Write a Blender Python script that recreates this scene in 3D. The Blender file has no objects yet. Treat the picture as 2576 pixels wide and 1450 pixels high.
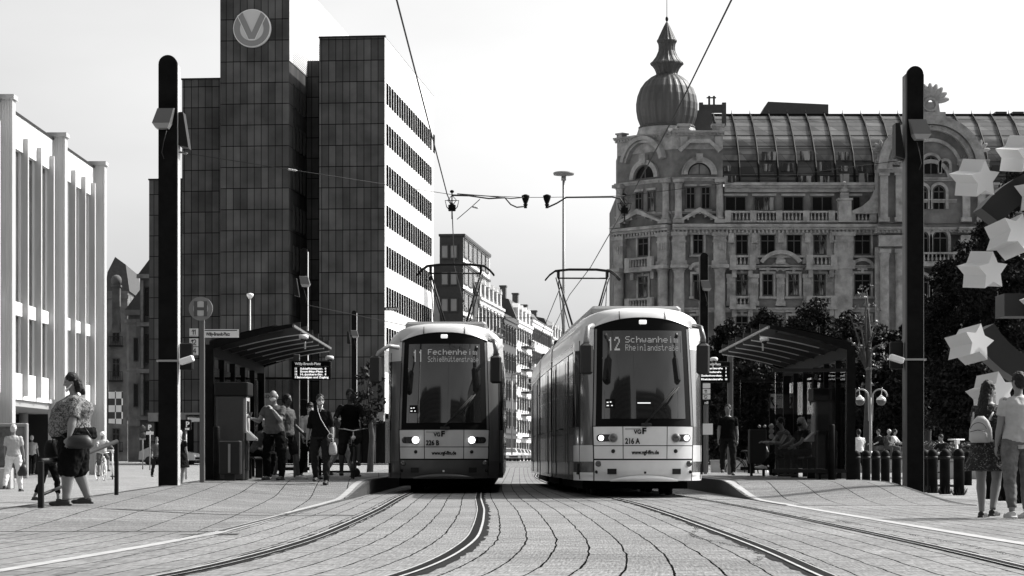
import bpy, math, random
import numpy as np
from mathutils import Matrix, Vector
random.seed(7); np.random.seed(7)
R = math.radians
S = bpy.context.scene
COL = S.collection
# ------------------------------------------------------------------ camera, sky, sun
CAMZ, FPX, CX, HY = 0.73, 5600.0, 1288.0, 1152.0          # picture measured on a 2576 x 1450 copy
cam_d = bpy.data.cameras.new('camera'); cam = bpy.data.objects.new('camera', cam_d); COL.objects.link(cam)
cam.location = (0, 0, CAMZ); cam.rotation_euler = (R(90), 0, 0)
cam_d.sensor_width = 36; cam_d.lens = FPX / 2576 * 36; cam_d.shift_y = (HY - 725) / 2576
cam_d.clip_start = .5; cam_d.clip_end = 5000
S.camera = cam
S.render.resolution_x = 1024; S.render.resolution_y = 576
SUN_AZ, SUN_EL = 26.0, 44.0                                # azimuth measured from +X towards +Y
W = bpy.data.worlds.new('World'); S.world = W; W.use_nodes = True
nt = W.node_tree; nt.nodes.clear()
sky = nt.nodes.new('ShaderNodeTexSky'); sky.sky_type = 'NISHITA'; sky.sun_disc = False
sky.sun_elevation = R(SUN_EL); sky.sun_rotation = R(90 - SUN_AZ); sky.air_density = 1.0; sky.dust_density = 4.0; sky.ozone_density = 1.0
bw = nt.nodes.new('ShaderNodeRGBToBW'); bg = nt.nodes.new('ShaderNodeBackground'); wo = nt.nodes.new('ShaderNodeOutputWorld')
nt.links.new(sky.outputs[0], bw.inputs[0]); cn = nt.nodes.new('ShaderNodeTexNoise'); cn.inputs['Scale'].default_value = 3.; cn.inputs['Detail'].default_value = 5
ctc = nt.nodes.new('ShaderNodeTexCoord'); cmp_ = nt.nodes.new('ShaderNodeMapping'); cmp_.inputs['Scale'].default_value = (1, 1, 3); nt.links.new(ctc.outputs['Generated'], cmp_.inputs[0]); nt.links.new(cmp_.outputs[0], cn.inputs['Vector'])
cr = nt.nodes.new('ShaderNodeMapRange'); cr.inputs[1].default_value = .3; cr.inputs[2].default_value = .7; cr.inputs[3].default_value = .88; cr.inputs[4].default_value = 1.12; nt.links.new(cn.outputs[0], cr.inputs[0])
cm = nt.nodes.new('ShaderNodeMath'); cm.operation = 'MULTIPLY'; nt.links.new(bw.outputs[0], cm.inputs[0]); nt.links.new(cr.outputs[0], cm.inputs[1])
nt.links.new(cm.outputs[0], bg.inputs[0]); nt.links.new(bg.outputs[0], wo.inputs[0])
bg.inputs[1].default_value = 0.138
sd = bpy.data.lights.new('sun', 'SUN'); sun = bpy.data.objects.new('sun', sd); COL.objects.link(sun)
sd.energy = 3.1; sd.angle = R(.5); sd.color = (1, .985, .96)
sv = Vector((math.cos(R(SUN_AZ)) * math.cos(R(SUN_EL)), math.sin(R(SUN_AZ)) * math.cos(R(SUN_EL)), math.sin(R(SUN_EL))))
sun.rotation_euler = sv.to_track_quat('Z', 'Y').to_euler(); sun.location = (60, 40, 80)
S.view_settings.view_transform = 'Standard'; S.view_settings.look = 'None'
S.view_settings.exposure = 0.9; S.view_settings.gamma = 1.0
# ------------------------------------------------------------------ pixel helpers
def X(px, D): return (px - CX) * D / FPX
def Z(py, D): return CAMZ + (HY - py) * D / FPX
# ------------------------------------------------------------------ materials (the photograph is black and white)
MATS = {}
def mat(name, g, rough=.7, metal=0., var=0., scale=3., spec=.5, emit=0., bump=0., streak=False, coat=0.):
    if name in MATS: return MATS[name]
    m = bpy.data.materials.new(name); m.use_nodes = True; n = m.node_tree; p = n.nodes['Principled BSDF']
    p.inputs['Base Color'].default_value = (g, g, g, 1); p.inputs['Roughness'].default_value = rough
    p.inputs['Metallic'].default_value = metal; p.inputs['Specular IOR Level'].default_value = spec
    if coat: p.inputs['Coat Weight'].default_value = coat; p.inputs['Coat Roughness'].default_value = .08
    if emit:
        p.inputs['Emission Color'].default_value = (1, 1, 1, 1); p.inputs['Emission Strength'].default_value = emit
    if var or bump:
        tc = n.nodes.new('ShaderNodeTexCoord'); no = n.nodes.new('ShaderNodeTexNoise')
        no.inputs['Scale'].default_value = scale; no.inputs['Detail'].default_value = 6; no.inputs['Roughness'].default_value = .62
        src = tc.outputs['Object']
        if streak:
            mp = n.nodes.new('ShaderNodeMapping'); mp.inputs['Scale'].default_value = (1, 1, .12); n.links.new(src, mp.inputs[0]); src = mp.outputs[0]
        n.links.new(src, no.inputs['Vector'])
        if var:
            mr = n.nodes.new('ShaderNodeMapRange'); mr.inputs[1].default_value = .3; mr.inputs[2].default_value = .7
            mr.inputs[3].default_value = g * (1 - var); mr.inputs[4].default_value = g * (1 + var)
            n.links.new(no.outputs[0], mr.inputs[0]); n.links.new(mr.outputs[0], p.inputs['Base Color'])
        if bump:
            b = n.nodes.new('ShaderNodeBump'); b.inputs['Strength'].default_value = bump; b.inputs['Distance'].default_value = .02
            n.links.new(no.outputs[0], b.inputs['Height']); n.links.new(b.outputs[0], p.inputs['Normal'])
    MATS[name] = m; return m
def nmath(n, op, a, b=None, clamp=False):
    q = n.nodes.new('ShaderNodeMath'); q.operation = op; q.use_clamp = clamp
    for i, v in enumerate((a, b)):
        if v is None: continue
        if isinstance(v, (int, float)): q.inputs[i].default_value = v
        else: n.links.new(v, q.inputs[i])
    return q.outputs[0]
def panel_mat(name, g, bw_, bh, gap, joint, var=.35, rough=.35, xo=0, zo=0, spec=.2):
    """stone or metal panels: grid joints and a tone per panel, laid out in the object's own metres"""
    m = bpy.data.materials.new(name); m.use_nodes = True; n = m.node_tree; p = n.nodes['Principled BSDF']
    tc = n.nodes.new('ShaderNodeTexCoord'); sp = n.nodes.new('ShaderNodeSeparateXYZ'); n.links.new(tc.outputs['Object'], sp.inputs[0])
    xy = nmath(n, 'ADD', sp.outputs[0], sp.outputs[1])
    u = nmath(n, 'DIVIDE', nmath(n, 'ADD', xy, xo), bw_); v = nmath(n, 'DIVIDE', nmath(n, 'ADD', sp.outputs[2], zo), bh)
    fu = nmath(n, 'FRACT', u); fv = nmath(n, 'FRACT', v)
    ju = nmath(n, 'LESS_THAN', fu, gap / bw_); jv = nmath(n, 'LESS_THAN', fv, gap * 1.3 / bh)
    j = nmath(n, 'MAXIMUM', ju, jv)
    cb = n.nodes.new('ShaderNodeCombineXYZ'); n.links.new(nmath(n, 'FLOOR', u), cb.inputs[0]); n.links.new(nmath(n, 'FLOOR', v), cb.inputs[1])
    wn = n.nodes.new('ShaderNodeTexWhiteNoise'); wn.noise_dimensions = '3D'; n.links.new(cb.outputs[0], wn.inputs[0])
    no = n.nodes.new('ShaderNodeTexNoise'); no.inputs['Scale'].default_value = .5; no.inputs['Detail'].default_value = 8; n.links.new(tc.outputs['Object'], no.inputs[0])
    mr = n.nodes.new('ShaderNodeMapRange'); mr.inputs[3].default_value = g * (1 - var); mr.inputs[4].default_value = g * (1 + var)
    n.links.new(wn.outputs[0], mr.inputs[0])
    m2 = n.nodes.new('ShaderNodeMapRange'); m2.inputs[1].default_value = .3; m2.inputs[2].default_value = .7; m2.inputs[3].default_value = .65; m2.inputs[4].default_value = 1.35
    n.links.new(no.outputs[0], m2.inputs[0])
    c = nmath(n, 'MULTIPLY', mr.outputs[0], m2.outputs[0])
    mx = n.nodes.new('ShaderNodeMix'); mx.data_type = 'FLOAT'; n.links.new(j, mx.inputs[0]); n.links.new(c, mx.inputs[2]); mx.inputs[3].default_value = joint
    n.links.new(mx.outputs[0], p.inputs['Base Color']); p.inputs['Roughness'].default_value = rough; p.inputs['Specular IOR Level'].default_value = spec
    MATS[name] = m; return m
M_STEEL = mat('dark_steel', .012, .5, spec=.2)
M_POLE = mat('pole_paint', .006, .6, var=.5, scale=5, spec=.08)
M_BLACK = mat('black', .005, .6, spec=.08)
M_CABLE = mat('cable_black', .015, .7)
M_GLASS = mat('window_glass', .02, .06, spec=.9)
M_GLASSD = mat('dark_glass', .006, .2, spec=.12)
M_WHITE = mat('white_paint', .8, .5)
M_CONC = mat('concrete', .38, .85, var=.15, scale=2)
M_METAL = mat('bright_metal', .6, .3, metal=1.)
M_GREYM = mat('grey_metal', .3, .45, metal=.3)
M_LAMPG = mat('lamp_glass', .8, .25)
M_STONE = mat('carved_stone', .27, .9, var=.42, scale=1.1, bump=.6)
M_STONE2 = mat('ashlar_stone', .135, .9, var=.5, scale=.6, bump=.5)
M_FRAME = mat('window_frame_paint', .05, .6)
# ------------------------------------------------------------------ mesh builder
class MB:
    def __init__(s): s.v = []; s.f = []; s.m = []; s.s = []; s.M = Matrix(); s.uv = None
    def add(s, vs, fs, mi=0, sm=False):
        o = len(s.v); M = s.M
        s.v += [tuple(M @ Vector(v)) for v in vs]
        for f in fs: s.f.append([i + o for i in f]); s.m.append(mi); s.s.append(sm)
        return s
    def box(s, x0, x1, y0, y1, z0, z1, mi=0):
        v = [(x0, y0, z0), (x1, y0, z0), (x1, y1, z0), (x0, y1, z0), (x0, y0, z1), (x1, y0, z1), (x1, y1, z1), (x0, y1, z1)]
        return s.add(v, [(0, 3, 2, 1), (4, 5, 6, 7), (0, 1, 5, 4), (1, 2, 6, 5), (2, 3, 7, 6), (3, 0, 4, 7)], mi)
    def bev(s, x0, x1, y0, y1, z0, z1, b=.02, mi=0):
        """box with chamfered vertical and top edges"""
        def ring(i, z): return [(x0 + i + b, y0 + i, z), (x1 - i - b, y0 + i, z), (x1 - i, y0 + i + b, z), (x1 - i, y1 - i - b, z), (x1 - i - b, y1 - i, z), (x0 + i + b, y1 - i, z), (x0 + i, y1 - i - b, z), (x0 + i, y0 + i + b, z)]
        v = ring(b, z0) + ring(0, z0 + b) + ring(0, z1 - b) + ring(b, z1)
        f = [list(range(7, -1, -1)), list(range(24, 32))]
        for k in range(3):
            for i in range(8): j = (i + 1) % 8; f.append((k * 8 + i, k * 8 + j, k * 8 + 8 + j, k * 8 + 8 + i))
        return s.add(v, f, mi)
    def prism(s, pts, y0, y1, mi=0, plane='xz'):
        n = len(pts)
        def P(p, y): return (p[0], y, p[1]) if plane == 'xz' else ((y, p[0], p[1]) if plane == 'yz' else (p[0], p[1], y))
        v = [P(p, y0) for p in pts] + [P(p, y1) for p in pts]
        f = [list(range(n)), list(range(2 * n - 1, n - 1, -1))] + [(i, n + i, n + (i + 1) % n, (i + 1) % n) for i in range(n)]
        return s.add(v, f, mi)
    def tube(s, pts, r, n=8, mi=0, sm=True, cap=True):
        pts = [Vector(p) for p in pts]; k = len(pts); rs = r if isinstance(r, (list, tuple)) else [r] * k
        v = []; f = []; pu = None
        for i, p in enumerate(pts):
            d = (pts[min(i + 1, k - 1)] - pts[max(i - 1, 0)]).normalized()
            if pu is None: pu = d.orthogonal().normalized()
            u = (pu - d * pu.dot(d)); u = u.normalized() if u.length > 1e-5 else d.orthogonal().normalized(); pu = u; w = d.cross(u)
            for j in range(n):
                a = 2 * math.pi * j / n; v.append(tuple(p + (u * math.cos(a) + w * math.sin(a)) * rs[i]))
        for i in range(k - 1):
            for j in range(n): f.append((i * n + j, i * n + (j + 1) % n, (i + 1) * n + (j + 1) % n, (i + 1) * n + j))
        if cap: f.append(list(range(n - 1, -1, -1))); f.append(list(range((k - 1) * n, k * n)))
        return s.add(v, f, mi, sm)
    def cyl(s, x, y, z0, z1, r, n=12, mi=0, r1=None):
        return s.lathe([(r, z0), (r if r1 is None else r1, z1)], x, y, n, mi, cap=True)
    def lathe(s, prof, x=0, y=0, n=16, mi=0, sm=True, cap=True, a0=0):
        v = []; f = []; k = len(prof)
        for (r, z) in prof:
            for j in range(n): a = a0 + 2 * math.pi * j / n; v.append((x + r * math.cos(a), y + r * math.sin(a), z))
        for i in range(k - 1):
            for j in range(n): f.append((i * n + j, i * n + (j + 1) % n, (i + 1) * n + (j + 1) % n, (i + 1) * n + j))
        if cap: f.append(list(range(n - 1, -1, -1))); f.append(list(range((k - 1) * n, k * n)))
        return s.add(v, f, mi, sm)
    def ell(s, c, r, n=12, m=8, mi=0, Mx=None):
        """closed ellipsoid; Mx optional rotation"""
        v = [(0, 0, -1)]; f = []
        for i in range(1, m):
            t = math.pi * i / m
            for j in range(n): a = 2 * math.pi * j / n; v.append((math.sin(t) * math.cos(a), math.sin(t) * math.sin(a), -math.cos(t)))
        v.append((0, 0, 1))
        vs = []
        for p in v:
            q = Vector((p[0] * r[0], p[1] * r[1], p[2] * r[2]))
            if Mx is not None: q = Mx @ q
            vs.append((q[0] + c[0], q[1] + c[1], q[2] + c[2]))
        for j in range(n):
            f.append((0, 1 + (j + 1) % n, 1 + j)); b = 1 + (m - 2) * n; f.append((len(v) - 1, b + j, b + (j + 1) % n))
        for i in range(m - 2):
            for j in range(n): f.append((1 + i * n + j, 1 + i * n + (j + 1) % n, 1 + (i + 1) * n + (j + 1) % n, 1 + (i + 1) * n + j))
        return s.add(vs, f, mi, True)
    def grid(s, rows, mi=0, sm=True):
        """rows of points -> surface"""
        a = len(rows); b = len(rows[0]); v = [p for r in rows for p in r]; f = []
        for i in range(a - 1):
            for j in range(b - 1): f.append((i * b + j, i * b + j + 1, (i + 1) * b + j + 1, (i + 1) * b + j))
        return s.add(v, f, mi, sm)
    def loft(s, rings, mi=0, sm=True):
        """closed rings, capped"""
        k = len(rings); n = len(rings[0]); v = [p for r in rings for p in r]; f = []
        for i in range(k - 1):
            for j in range(n): f.append((i * n + j, i * n + (j + 1) % n, (i + 1) * n + (j + 1) % n, (i + 1) * n + j))
        f.append(list(range(n - 1, -1, -1))); f.append(list(range((k - 1) * n, k * n)))
        return s.add(v, f, mi, sm)
    def mark(s):
        s.mk = getattr(s, 'mk', [0]); s.mk.append(len(s.f)); return s
    def build_split(s, name, mats, parent, world=False):
        """one object for each run of faces between marks"""
        cuts = sorted(set(getattr(s, 'mk', [0]) + [len(s.f)])); out = []
        for a, b in zip(cuts, cuts[1:]):
            if b <= a: continue
            q = MB(); ids = {}
            for fi in range(a, b):
                f = []
                for i in s.f[fi]:
                    if i not in ids: ids[i] = len(q.v); q.v.append(s.v[i])
                    f.append(ids[i])
                q.f.append(f); q.m.append(s.m[fi]); q.s.append(s.s[fi])
            out.append(q.build(name, mats, parent, world=world))
        return out
    def build(s, name, mats, parent=None, loc=None, world=False):
        me = bpy.data.meshes.new(name); v = s.v
        if world and parent is not None:
            Mi = PM[parent.name].inverted(); v = [tuple(Mi @ Vector(p)) for p in v]
        if loc is not None and parent is None: v = [(p[0] - loc[0], p[1] - loc[1], p[2] - loc[2]) for p in v]
        me.from_pydata(v, [], s.f)
        if not isinstance(mats, (list, tuple)): mats = [mats]
        for m in mats: me.materials.append(m)
        me.polygons.foreach_set('material_index', s.m); me.polygons.foreach_set('use_smooth', s.s)
        me.update()
        o = bpy.data.objects.new(name, me); COL.objects.link(o)
        if parent is not None: o.parent = parent
        elif loc is not None: o.location = loc
        return o
PM = {}
def tag(o, label=None, cat=None, group=None, kind=None):
    if label: o['label'] = label
    if cat: o['category'] = cat
    if group: o['group'] = group
    if kind: o['kind'] = kind
    return o
def thing(name, label, cat, loc=(0, 0, 0), rz=0., group=None):
    o = bpy.data.objects.new(name, None); COL.objects.link(o); o.empty_display_size = .2
    o.location = loc; o.rotation_euler = (0, 0, rz); PM[o.name] = Matrix.Translation(loc) @ Matrix.Rotation(rz, 4, 'Z')
    return tag(o, label, cat, group)
def inst(mesh_obj, parent, loc, rz=0., name=None):
    o = mesh_obj.copy(); COL.objects.link(o); o.parent = parent; o.location = loc; o.rotation_euler = (0, 0, rz); return o
KIDS = {}
def dup(root, loc, rz, label=None, scale=1.):
    r = root.copy(); COL.objects.link(r); r.location = loc; r.rotation_euler = (0, 0, rz); r.scale = (scale,) * 3
    if label: r['label'] = label
    def cp(a, b):
        for ch in [o for o in COL.objects if o.parent == a]:
            c = ch.copy(); COL.objects.link(c); c.parent = b; cp(ch, c)
    cp(root, r); return r
_tc = {}
def text(body, size, m, parent, loc, rot=(90, 0, 0), name='lettering', align='LEFT', bold=0., sx=1., world=False, width=None):
    cu = bpy.data.curves.new(name, 'FONT'); cu.body = body; cu.size = size; cu.align_x = align; cu.offset = bold
    cu.resolution_u = 3
    to = bpy.data.objects.new('t', cu); COL.objects.link(to)
    me = bpy.data.meshes.new_from_object(to.evaluated_get(bpy.context.evaluated_depsgraph_get()))
    bpy.data.objects.remove(to); bpy.data.curves.remove(cu)
    if width:
        xs = [v.co.x for v in me.vertices]; w = max(xs) - min(xs); sx = width / w
    me.name = name; me.materials.clear(); me.materials.append(m)
    o = bpy.data.objects.new(name, me); COL.objects.link(o)
    Ml = Matrix.Translation(loc) @ (Matrix.Rotation(R(rot[2]), 4, 'Z') @ Matrix.Rotation(R(rot[1]), 4, 'Y') @ Matrix.Rotation(R(rot[0]), 4, 'X')) @ Matrix.Diagonal((sx, 1, 1, 1))
    if parent is not None:
        if world: Ml = PM[parent.name].inverted() @ Ml
        o.parent = parent
    me.transform(Ml)
    return o
# ------------------------------------------------------------------ ground heights and track lines
def sstep(a, b, t):
    t = min(1., max(0., (t - a) / (b - a))); return t * t * (3 - 2 * t)
def lerp_tab(tab, t):
    if t <= tab[0][0]: return tab[0][1]
    for (a, b), (c, d) in zip(tab, tab[1:]):
        if t <= c: return b + (d - b) * (t - a) / (c - a)
    return tab[-1][1]
TL = [(4, -3.9), (8, -2.55), (10, -2.05), (12, -1.64), (13.8, -1.36), (16.5, -1.17), (20, -1.06), (25, -1.08), (31, -1.14), (40, -1.32), (49, -1.43), (60, -1.5), (120, -1.3), (300, 4)]
TR = [(4, 2.45), (8, 2.55), (14, 2.64), (17, 2.72), (21, 2.75), (28, 2.76), (34, 2.72), (42, 2.52), (50, 2.27), (57, 2.05), (64, 1.78), (80, 1.6), (120, 2.2), (300, 7)]
def smooth_tab(tab):
    ys = np.arange(4, 300.1, .25); xs = np.array([lerp_tab(tab, y) for y in ys])
    for _ in range(40): xs[1:-1] = (xs[:-2] + 2 * xs[1:-1] + xs[2:]) / 4
    return ys, xs
_l = smooth_tab(TL); _r = smooth_tab(TR)
def trackL(y): return float(np.interp(y, *_l))
def trackR(y): return float(np.interp(y, *_r))
def ground_z(x, y):
    z = .34 * sstep(60, 165, y)
    if x < -6.32: z -= .15 * sstep(16, 26, y)
    return z
PLAT_L = [(22, .004), (24, .03), (27.4, .10), (35, .17), (41, .23), (46, .28), (70, .28)]     # along the outer kerb
def plat_left(x, y):
    w = sstep(-6.0, -3.1, x); a = lerp_tab(PLAT_L, y); b = .004 + .276 * sstep(38, 46, y)
    return a * (1 - w) + b * w
def plat_right(x, y):
    w = sstep(4.3, 6.6, x); return .004 + .276 * (sstep(38, 44.5, y) * (1 - w) + sstep(34.5, 43., y) * w)
def surf(x, y):
    if -6.3 < x < -2.8 and 22 < y < 66: return plat_left(x, y)
    if 4.1 < x < 7.1 and 34 < y < 66: return plat_right(x, y)
    return ground_z(x, y)
# ------------------------------------------------------------------ the ground
def paving_mat(name, g, lsp, csp, lw, seed, dark=.008, cstr=.45, var=.16, wb=.05):
    """slabs: long joints follow the rails (UV x = distance from the track line), short joints across"""
    m = bpy.data.materials.new(name); m.use_nodes = True; n = m.node_tree; p = n.nodes['Principled BSDF']
    uv = n.nodes.new('ShaderNodeUVMap'); uv.uv_map = 'uv'; sp = n.nodes.new('ShaderNodeSeparateXYZ'); n.links.new(uv.outputs[0], sp.inputs[0])
    def noise(sc, det, vec, sx=1, sy=1):
        q = n.nodes.new('ShaderNodeTexNoise'); q.inputs['Scale'].default_value = sc; q.inputs['Detail'].default_value = det
        mp = n.nodes.new('ShaderNodeMapping'); mp.inputs['Scale'].default_value = (sx, sy, 1); mp.inputs['Location'].default_value = (seed, seed * .7, 0)
        n.links.new(vec, mp.inputs[0]); n.links.new(mp.outputs[0], q.inputs['Vector']); return q.outputs[0]
    wob = noise(1.1, 3, uv.outputs[0], 1, .8)
    u = nmath(n, 'ADD', sp.outputs[0], nmath(n, 'MULTIPLY', nmath(n, 'SUBTRACT', wob, .5), wb))
    wob3 = noise(9, 2, uv.outputs[0])
    u = nmath(n, 'ADD', u, nmath(n, 'MULTIPLY', nmath(n, 'SUBTRACT', wob3, .5), .012))
    ul = nmath(n, 'DIVIDE', u, lsp); fl = nmath(n, 'FRACT', ul); col = nmath(n, 'FLOOR', ul)
    wid = nmath(n, 'MULTIPLY', noise(1.3, 3, uv.outputs[0], 3, .8), 1.9)
    jl = nmath(n, 'LESS_THAN', fl, nmath(n, 'MULTIPLY', wid, lw / lsp))
    off = nmath(n, 'FRACT', nmath(n, 'MULTIPLY', col, .37))
    v = nmath(n, 'ADD', nmath(n, 'DIVIDE', sp.outputs[1], csp), off); fv = nmath(n, 'FRACT', v)
    jc = nmath(n, 'MULTIPLY', nmath(n, 'LESS_THAN', fv, .05 / csp), nmath(n, 'GREATER_THAN', noise(2.3, 2, uv.outputs[0]), .42))
    jc = nmath(n, 'MULTIPLY', jc, cstr)
    cb = n.nodes.new('ShaderNodeCombineXYZ'); n.links.new(col, cb.inputs[0]); n.links.new(nmath(n, 'FLOOR', v), cb.inputs[1])
    wn = n.nodes.new('ShaderNodeTexWhiteNoise'); n.links.new(cb.outputs[0], wn.inputs[0])
    t = nmath(n, 'ADD', nmath(n, 'MULTIPLY', nmath(n, 'SUBTRACT', wn.outputs[0], .5), .16), 1.)
    big = nmath(n, 'ADD', nmath(n, 'MULTIPLY', nmath(n, 'SUBTRACT', noise(.35, 5, uv.outputs[0]), .5), var * 5), 1.)
    fine = nmath(n, 'ADD', nmath(n, 'MULTIPLY', nmath(n, 'SUBTRACT', noise(60, 2, uv.outputs[0], 1, .07), .5), 1.7), 1.)
    mid = nmath(n, 'ADD', nmath(n, 'MULTIPLY', nmath(n, 'SUBTRACT', noise(7, 5, uv.outputs[0]), .5), .9), 1.)
    strk = nmath(n, 'ADD', nmath(n, 'MULTIPLY', nmath(n, 'SUBTRACT', noise(2.2, 5, uv.outputs[0], .3, 3), .5), .9), 1.)
    fine = nmath(n, 'MULTIPLY', fine, nmath(n, 'MULTIPLY', mid, strk))
    stn = noise(1.6, 6, uv.outputs[0], .25, 5); spots = nmath(n, 'MULTIPLY', nmath(n, 'GREATER_THAN', stn, .70), .45)
    c = nmath(n, 'MULTIPLY', nmath(n, 'MULTIPLY', nmath(n, 'MULTIPLY', t, big), fine), g)
    c = nmath(n, 'MULTIPLY', c, nmath(n, 'SUBTRACT', 1., spots))
    j = nmath(n, 'MAXIMUM', jl, jc)
    mx = n.nodes.new('ShaderNodeMix'); mx.data_type = 'FLOAT'; n.links.new(j, mx.inputs[0]); n.links.new(c, mx.inputs[2]); mx.inputs[3].default_value = dark
    n.links.new(mx.outputs[0], p.inputs['Base Color']); p.inputs['Roughness'].default_value = .8; n.links.new(nmath(n, 'MULTIPLY', nmath(n, 'SUBTRACT', 1., j), .2), p.inputs['Specular IOR Level'])
    b = n.nodes.new('ShaderNodeBump'); b.inputs['Strength'].default_value = .5; b.inputs['Distance'].default_value = .01
    n.links.new(nmath(n, 'SUBTRACT', fine, nmath(n, 'MULTIPLY', j, 2.)), b.inputs['Height']); n.links.new(b.outputs[0], p.inputs['Normal'])
    return m
M_PAVE = paving_mat('track_paving', .185, .262, 1.1, .015, 3., var=.2, cstr=.45)
M_PLAT = paving_mat('platform_paving', .165, .6, .62, .016, 9., cstr=.45, var=.2, wb=.012)
M_PLAZA = paving_mat('plaza_paving', .23, .5, .5, .012, 5., cstr=.3, var=.1)
M_STRIPE = mat('white_stripe_stone', .34, .8, var=.2, scale=5)
M_KERB = mat('kerb_stone', .03, .85, var=.2, scale=4)
M_TAR = mat('tar_joint', .025, .9, var=.5, scale=12, spec=.03)
M_RAIL = mat('worn_rail', .42, .4, var=.35, scale=3)
M_GROOVE = mat('rail_groove', .012, .9, spec=.05)
def set_uv(o, fn):
    me = o.data; uv = me.uv_layers.new(name='uv')
    co = [fn(v.co) for v in me.vertices]
    li = np.zeros(len(me.loops), dtype=np.int32); me.loops.foreach_get('vertex_index', li)
    uv.data.foreach_set('uv', np.array(co, dtype=np.float32)[li].ravel())
def curve_u(v):
    x, y = v[0], v[1]; yc = min(max(y, 4.), 300.)
    a, b = trackL(yc), trackR(yc)
    w = sstep(.1, 1.6, x)       # joints bend with the left track, then with the right one
    return (x - (a + 1.2) * (1 - w) - (b - 2.6) * w, y)
ys = list(np.concatenate([np.arange(-60, 4, 8), np.arange(4, 30, .4), np.arange(30, 70, 1.), np.arange(70, 300, 8), np.arange(300, 3200, 200)]))
def ground_sheet(name, xs, m, uvf, zf=ground_z):
    mb = MB(); rows = [[(x, y, zf(x, y)) for x in xs] for y in ys]
    mb.grid(rows, sm=False); o = mb.build(name, m); set_uv(o, uvf); tag(o, kind='structure'); return o
ground_sheet('track_pavement', list(np.arange(-6.3, 8.01, .22)), M_PAVE, curve_u)
ground_sheet('plaza', [-2500, -600, -200, -100, -60, -40, -30, -20, -15, -12, -10, -8, -7, -6.34], M_PLAZA, lambda v: (v[0], v[1]))
ground_sheet('square', [7.92, 9, 11, 14, 20, 30, 50, 100, 300, 2500], M_PLAZA, lambda v: (v[0], v[1]), lambda x, y: ground_z(x, y) - .003)
def ribbon(name, cx, w0, w1, y0, y1, m, z=.004, step=.3, surf_f=ground_z, jag=0., kind='structure', parent=None):
    mb = MB(); rows = []
    y = y0
    while y <= y1 + 1e-6:
        c = cx(y); j0 = jag * (random.random() - .5); j1 = jag * (random.random() - .5)
        x0, x1 = c + w0 + j0, c + w1 + j1
        rows.append([(x0, y, surf_f(x0, y) + z), (x1, y, surf_f(x1, y) + z)]); y += step
    mb.grid(rows, sm=False); o = mb.build(name, m)
    if kind: o['kind'] = kind
    return o
for nm, tr in (('left', trackL), ('right', trackR)):
    for sgn in (-1, 1):
        c = (lambda y, tr=tr, sgn=sgn: tr(y) + sgn * .7425)
        inn = -sgn
        ribbon('tar_strip', c, -.075, .11 if inn > 0 else .085, 5, 130, M_TAR, .004, jag=.05)
        a, b = sorted((inn * -.026, inn * -.002)); ribbon('rail', c, a, b, 5, 130, M_RAIL, .012)
        a, b = sorted((inn * -.002, inn * .075)); ribbon('rail_groove', c, a, b, 5, 130, M_GROOVE, .009)
        a, b = sorted((inn * .075, inn * .086)); ribbon('rail_lip', c, a, b, 5, 130, M_RAIL, .012)
# white edge stripes
ribbon('edge_stripe', lambda y: lerp_tab([(6, -4.1), (14.3, -3.30), (16.2, -3.16), (18.5, -3.0), (21.4, -2.86), (26, -2.88), (31.2, -2.95), (43, -3.05), (66, -3.02)], y), -.06, .06, 6, 66, M_STRIPE, .005, surf_f=surf)
ribbon('edge_stripe', lambda y: lerp_tab([(6, 4.5), (20, 4.3), (30, 4.25), (66, 4.25)], y), -.07, .07, 6, 66, M_STRIPE, .006, surf_f=surf)
ribbon('cross_drain', lambda y: -5.6, -3.5, 3.0, 21.0, 21.32, M_KERB, .0065, step=.3)
ribbon('cross_drain', lambda y: -4.2, -2.0, 2.2, 28.0, 28.2, M_KERB, .0065, step=.2, surf_f=surf)
def platform(name, x0, x1, y0, y1, f, kerb_side):
    mb = MB(); xs = list(np.linspace(x0, x1, 14)); yy = list(np.arange(y0, y1 + .01, .5))
    rows = [[(x, y, f(x, y)) for x in xs] for y in yy]; mb.grid(rows, sm=False)
    for xe in (x0, x1):
        r = [[(xe, y, f(xe, y) - .001), (xe, y, -.4)] for y in yy]
        if xe == x0: r = [a[::-1] for a in r]
        mb.grid(r, 1, sm=False)
    mb.grid([[(x, yy[0], f(x, yy[0])) for x in xs], [(x, yy[0], -.4) for x in xs]], 1, False); mb.grid([[(x, yy[-1], f(x, yy[-1])) for x in xs], [(x, yy[-1], -.4) for x in xs]], 1, False)
    o = mb.build(name, [M_PLAT, M_KERB]); set_uv(o, lambda v: (v[0] + (v[1] - 30) * .12 * .5 if v[0] < 0 else v[0] - (v[1] - 40) * .05, v[1])); tag(o, kind='structure')
    for xe, s in ((x0, 1), (x1, -1)):                    # kerb stone lying on the edge
        k = MB(); r1 = [[(xe - s * .002, y, f(xe, y) + .006), (xe + s * .06, y, f(xe + s * .06, y) + .006)] for y in yy]; k.grid(r1, sm=False)
        r2 = [[(xe - s * .004, y, f(xe, y) + .006), (xe - s * .004, y, -.3)] for y in yy]; k.grid(r2, sm=False)
        tag(k.build('kerb', M_KERB), kind='structure')
platform('platform', -6.3, -2.85, 22, 68, plat_left, 1)
platform('platform', 4.15, 7.1, 34, 68, plat_right, 1)
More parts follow.
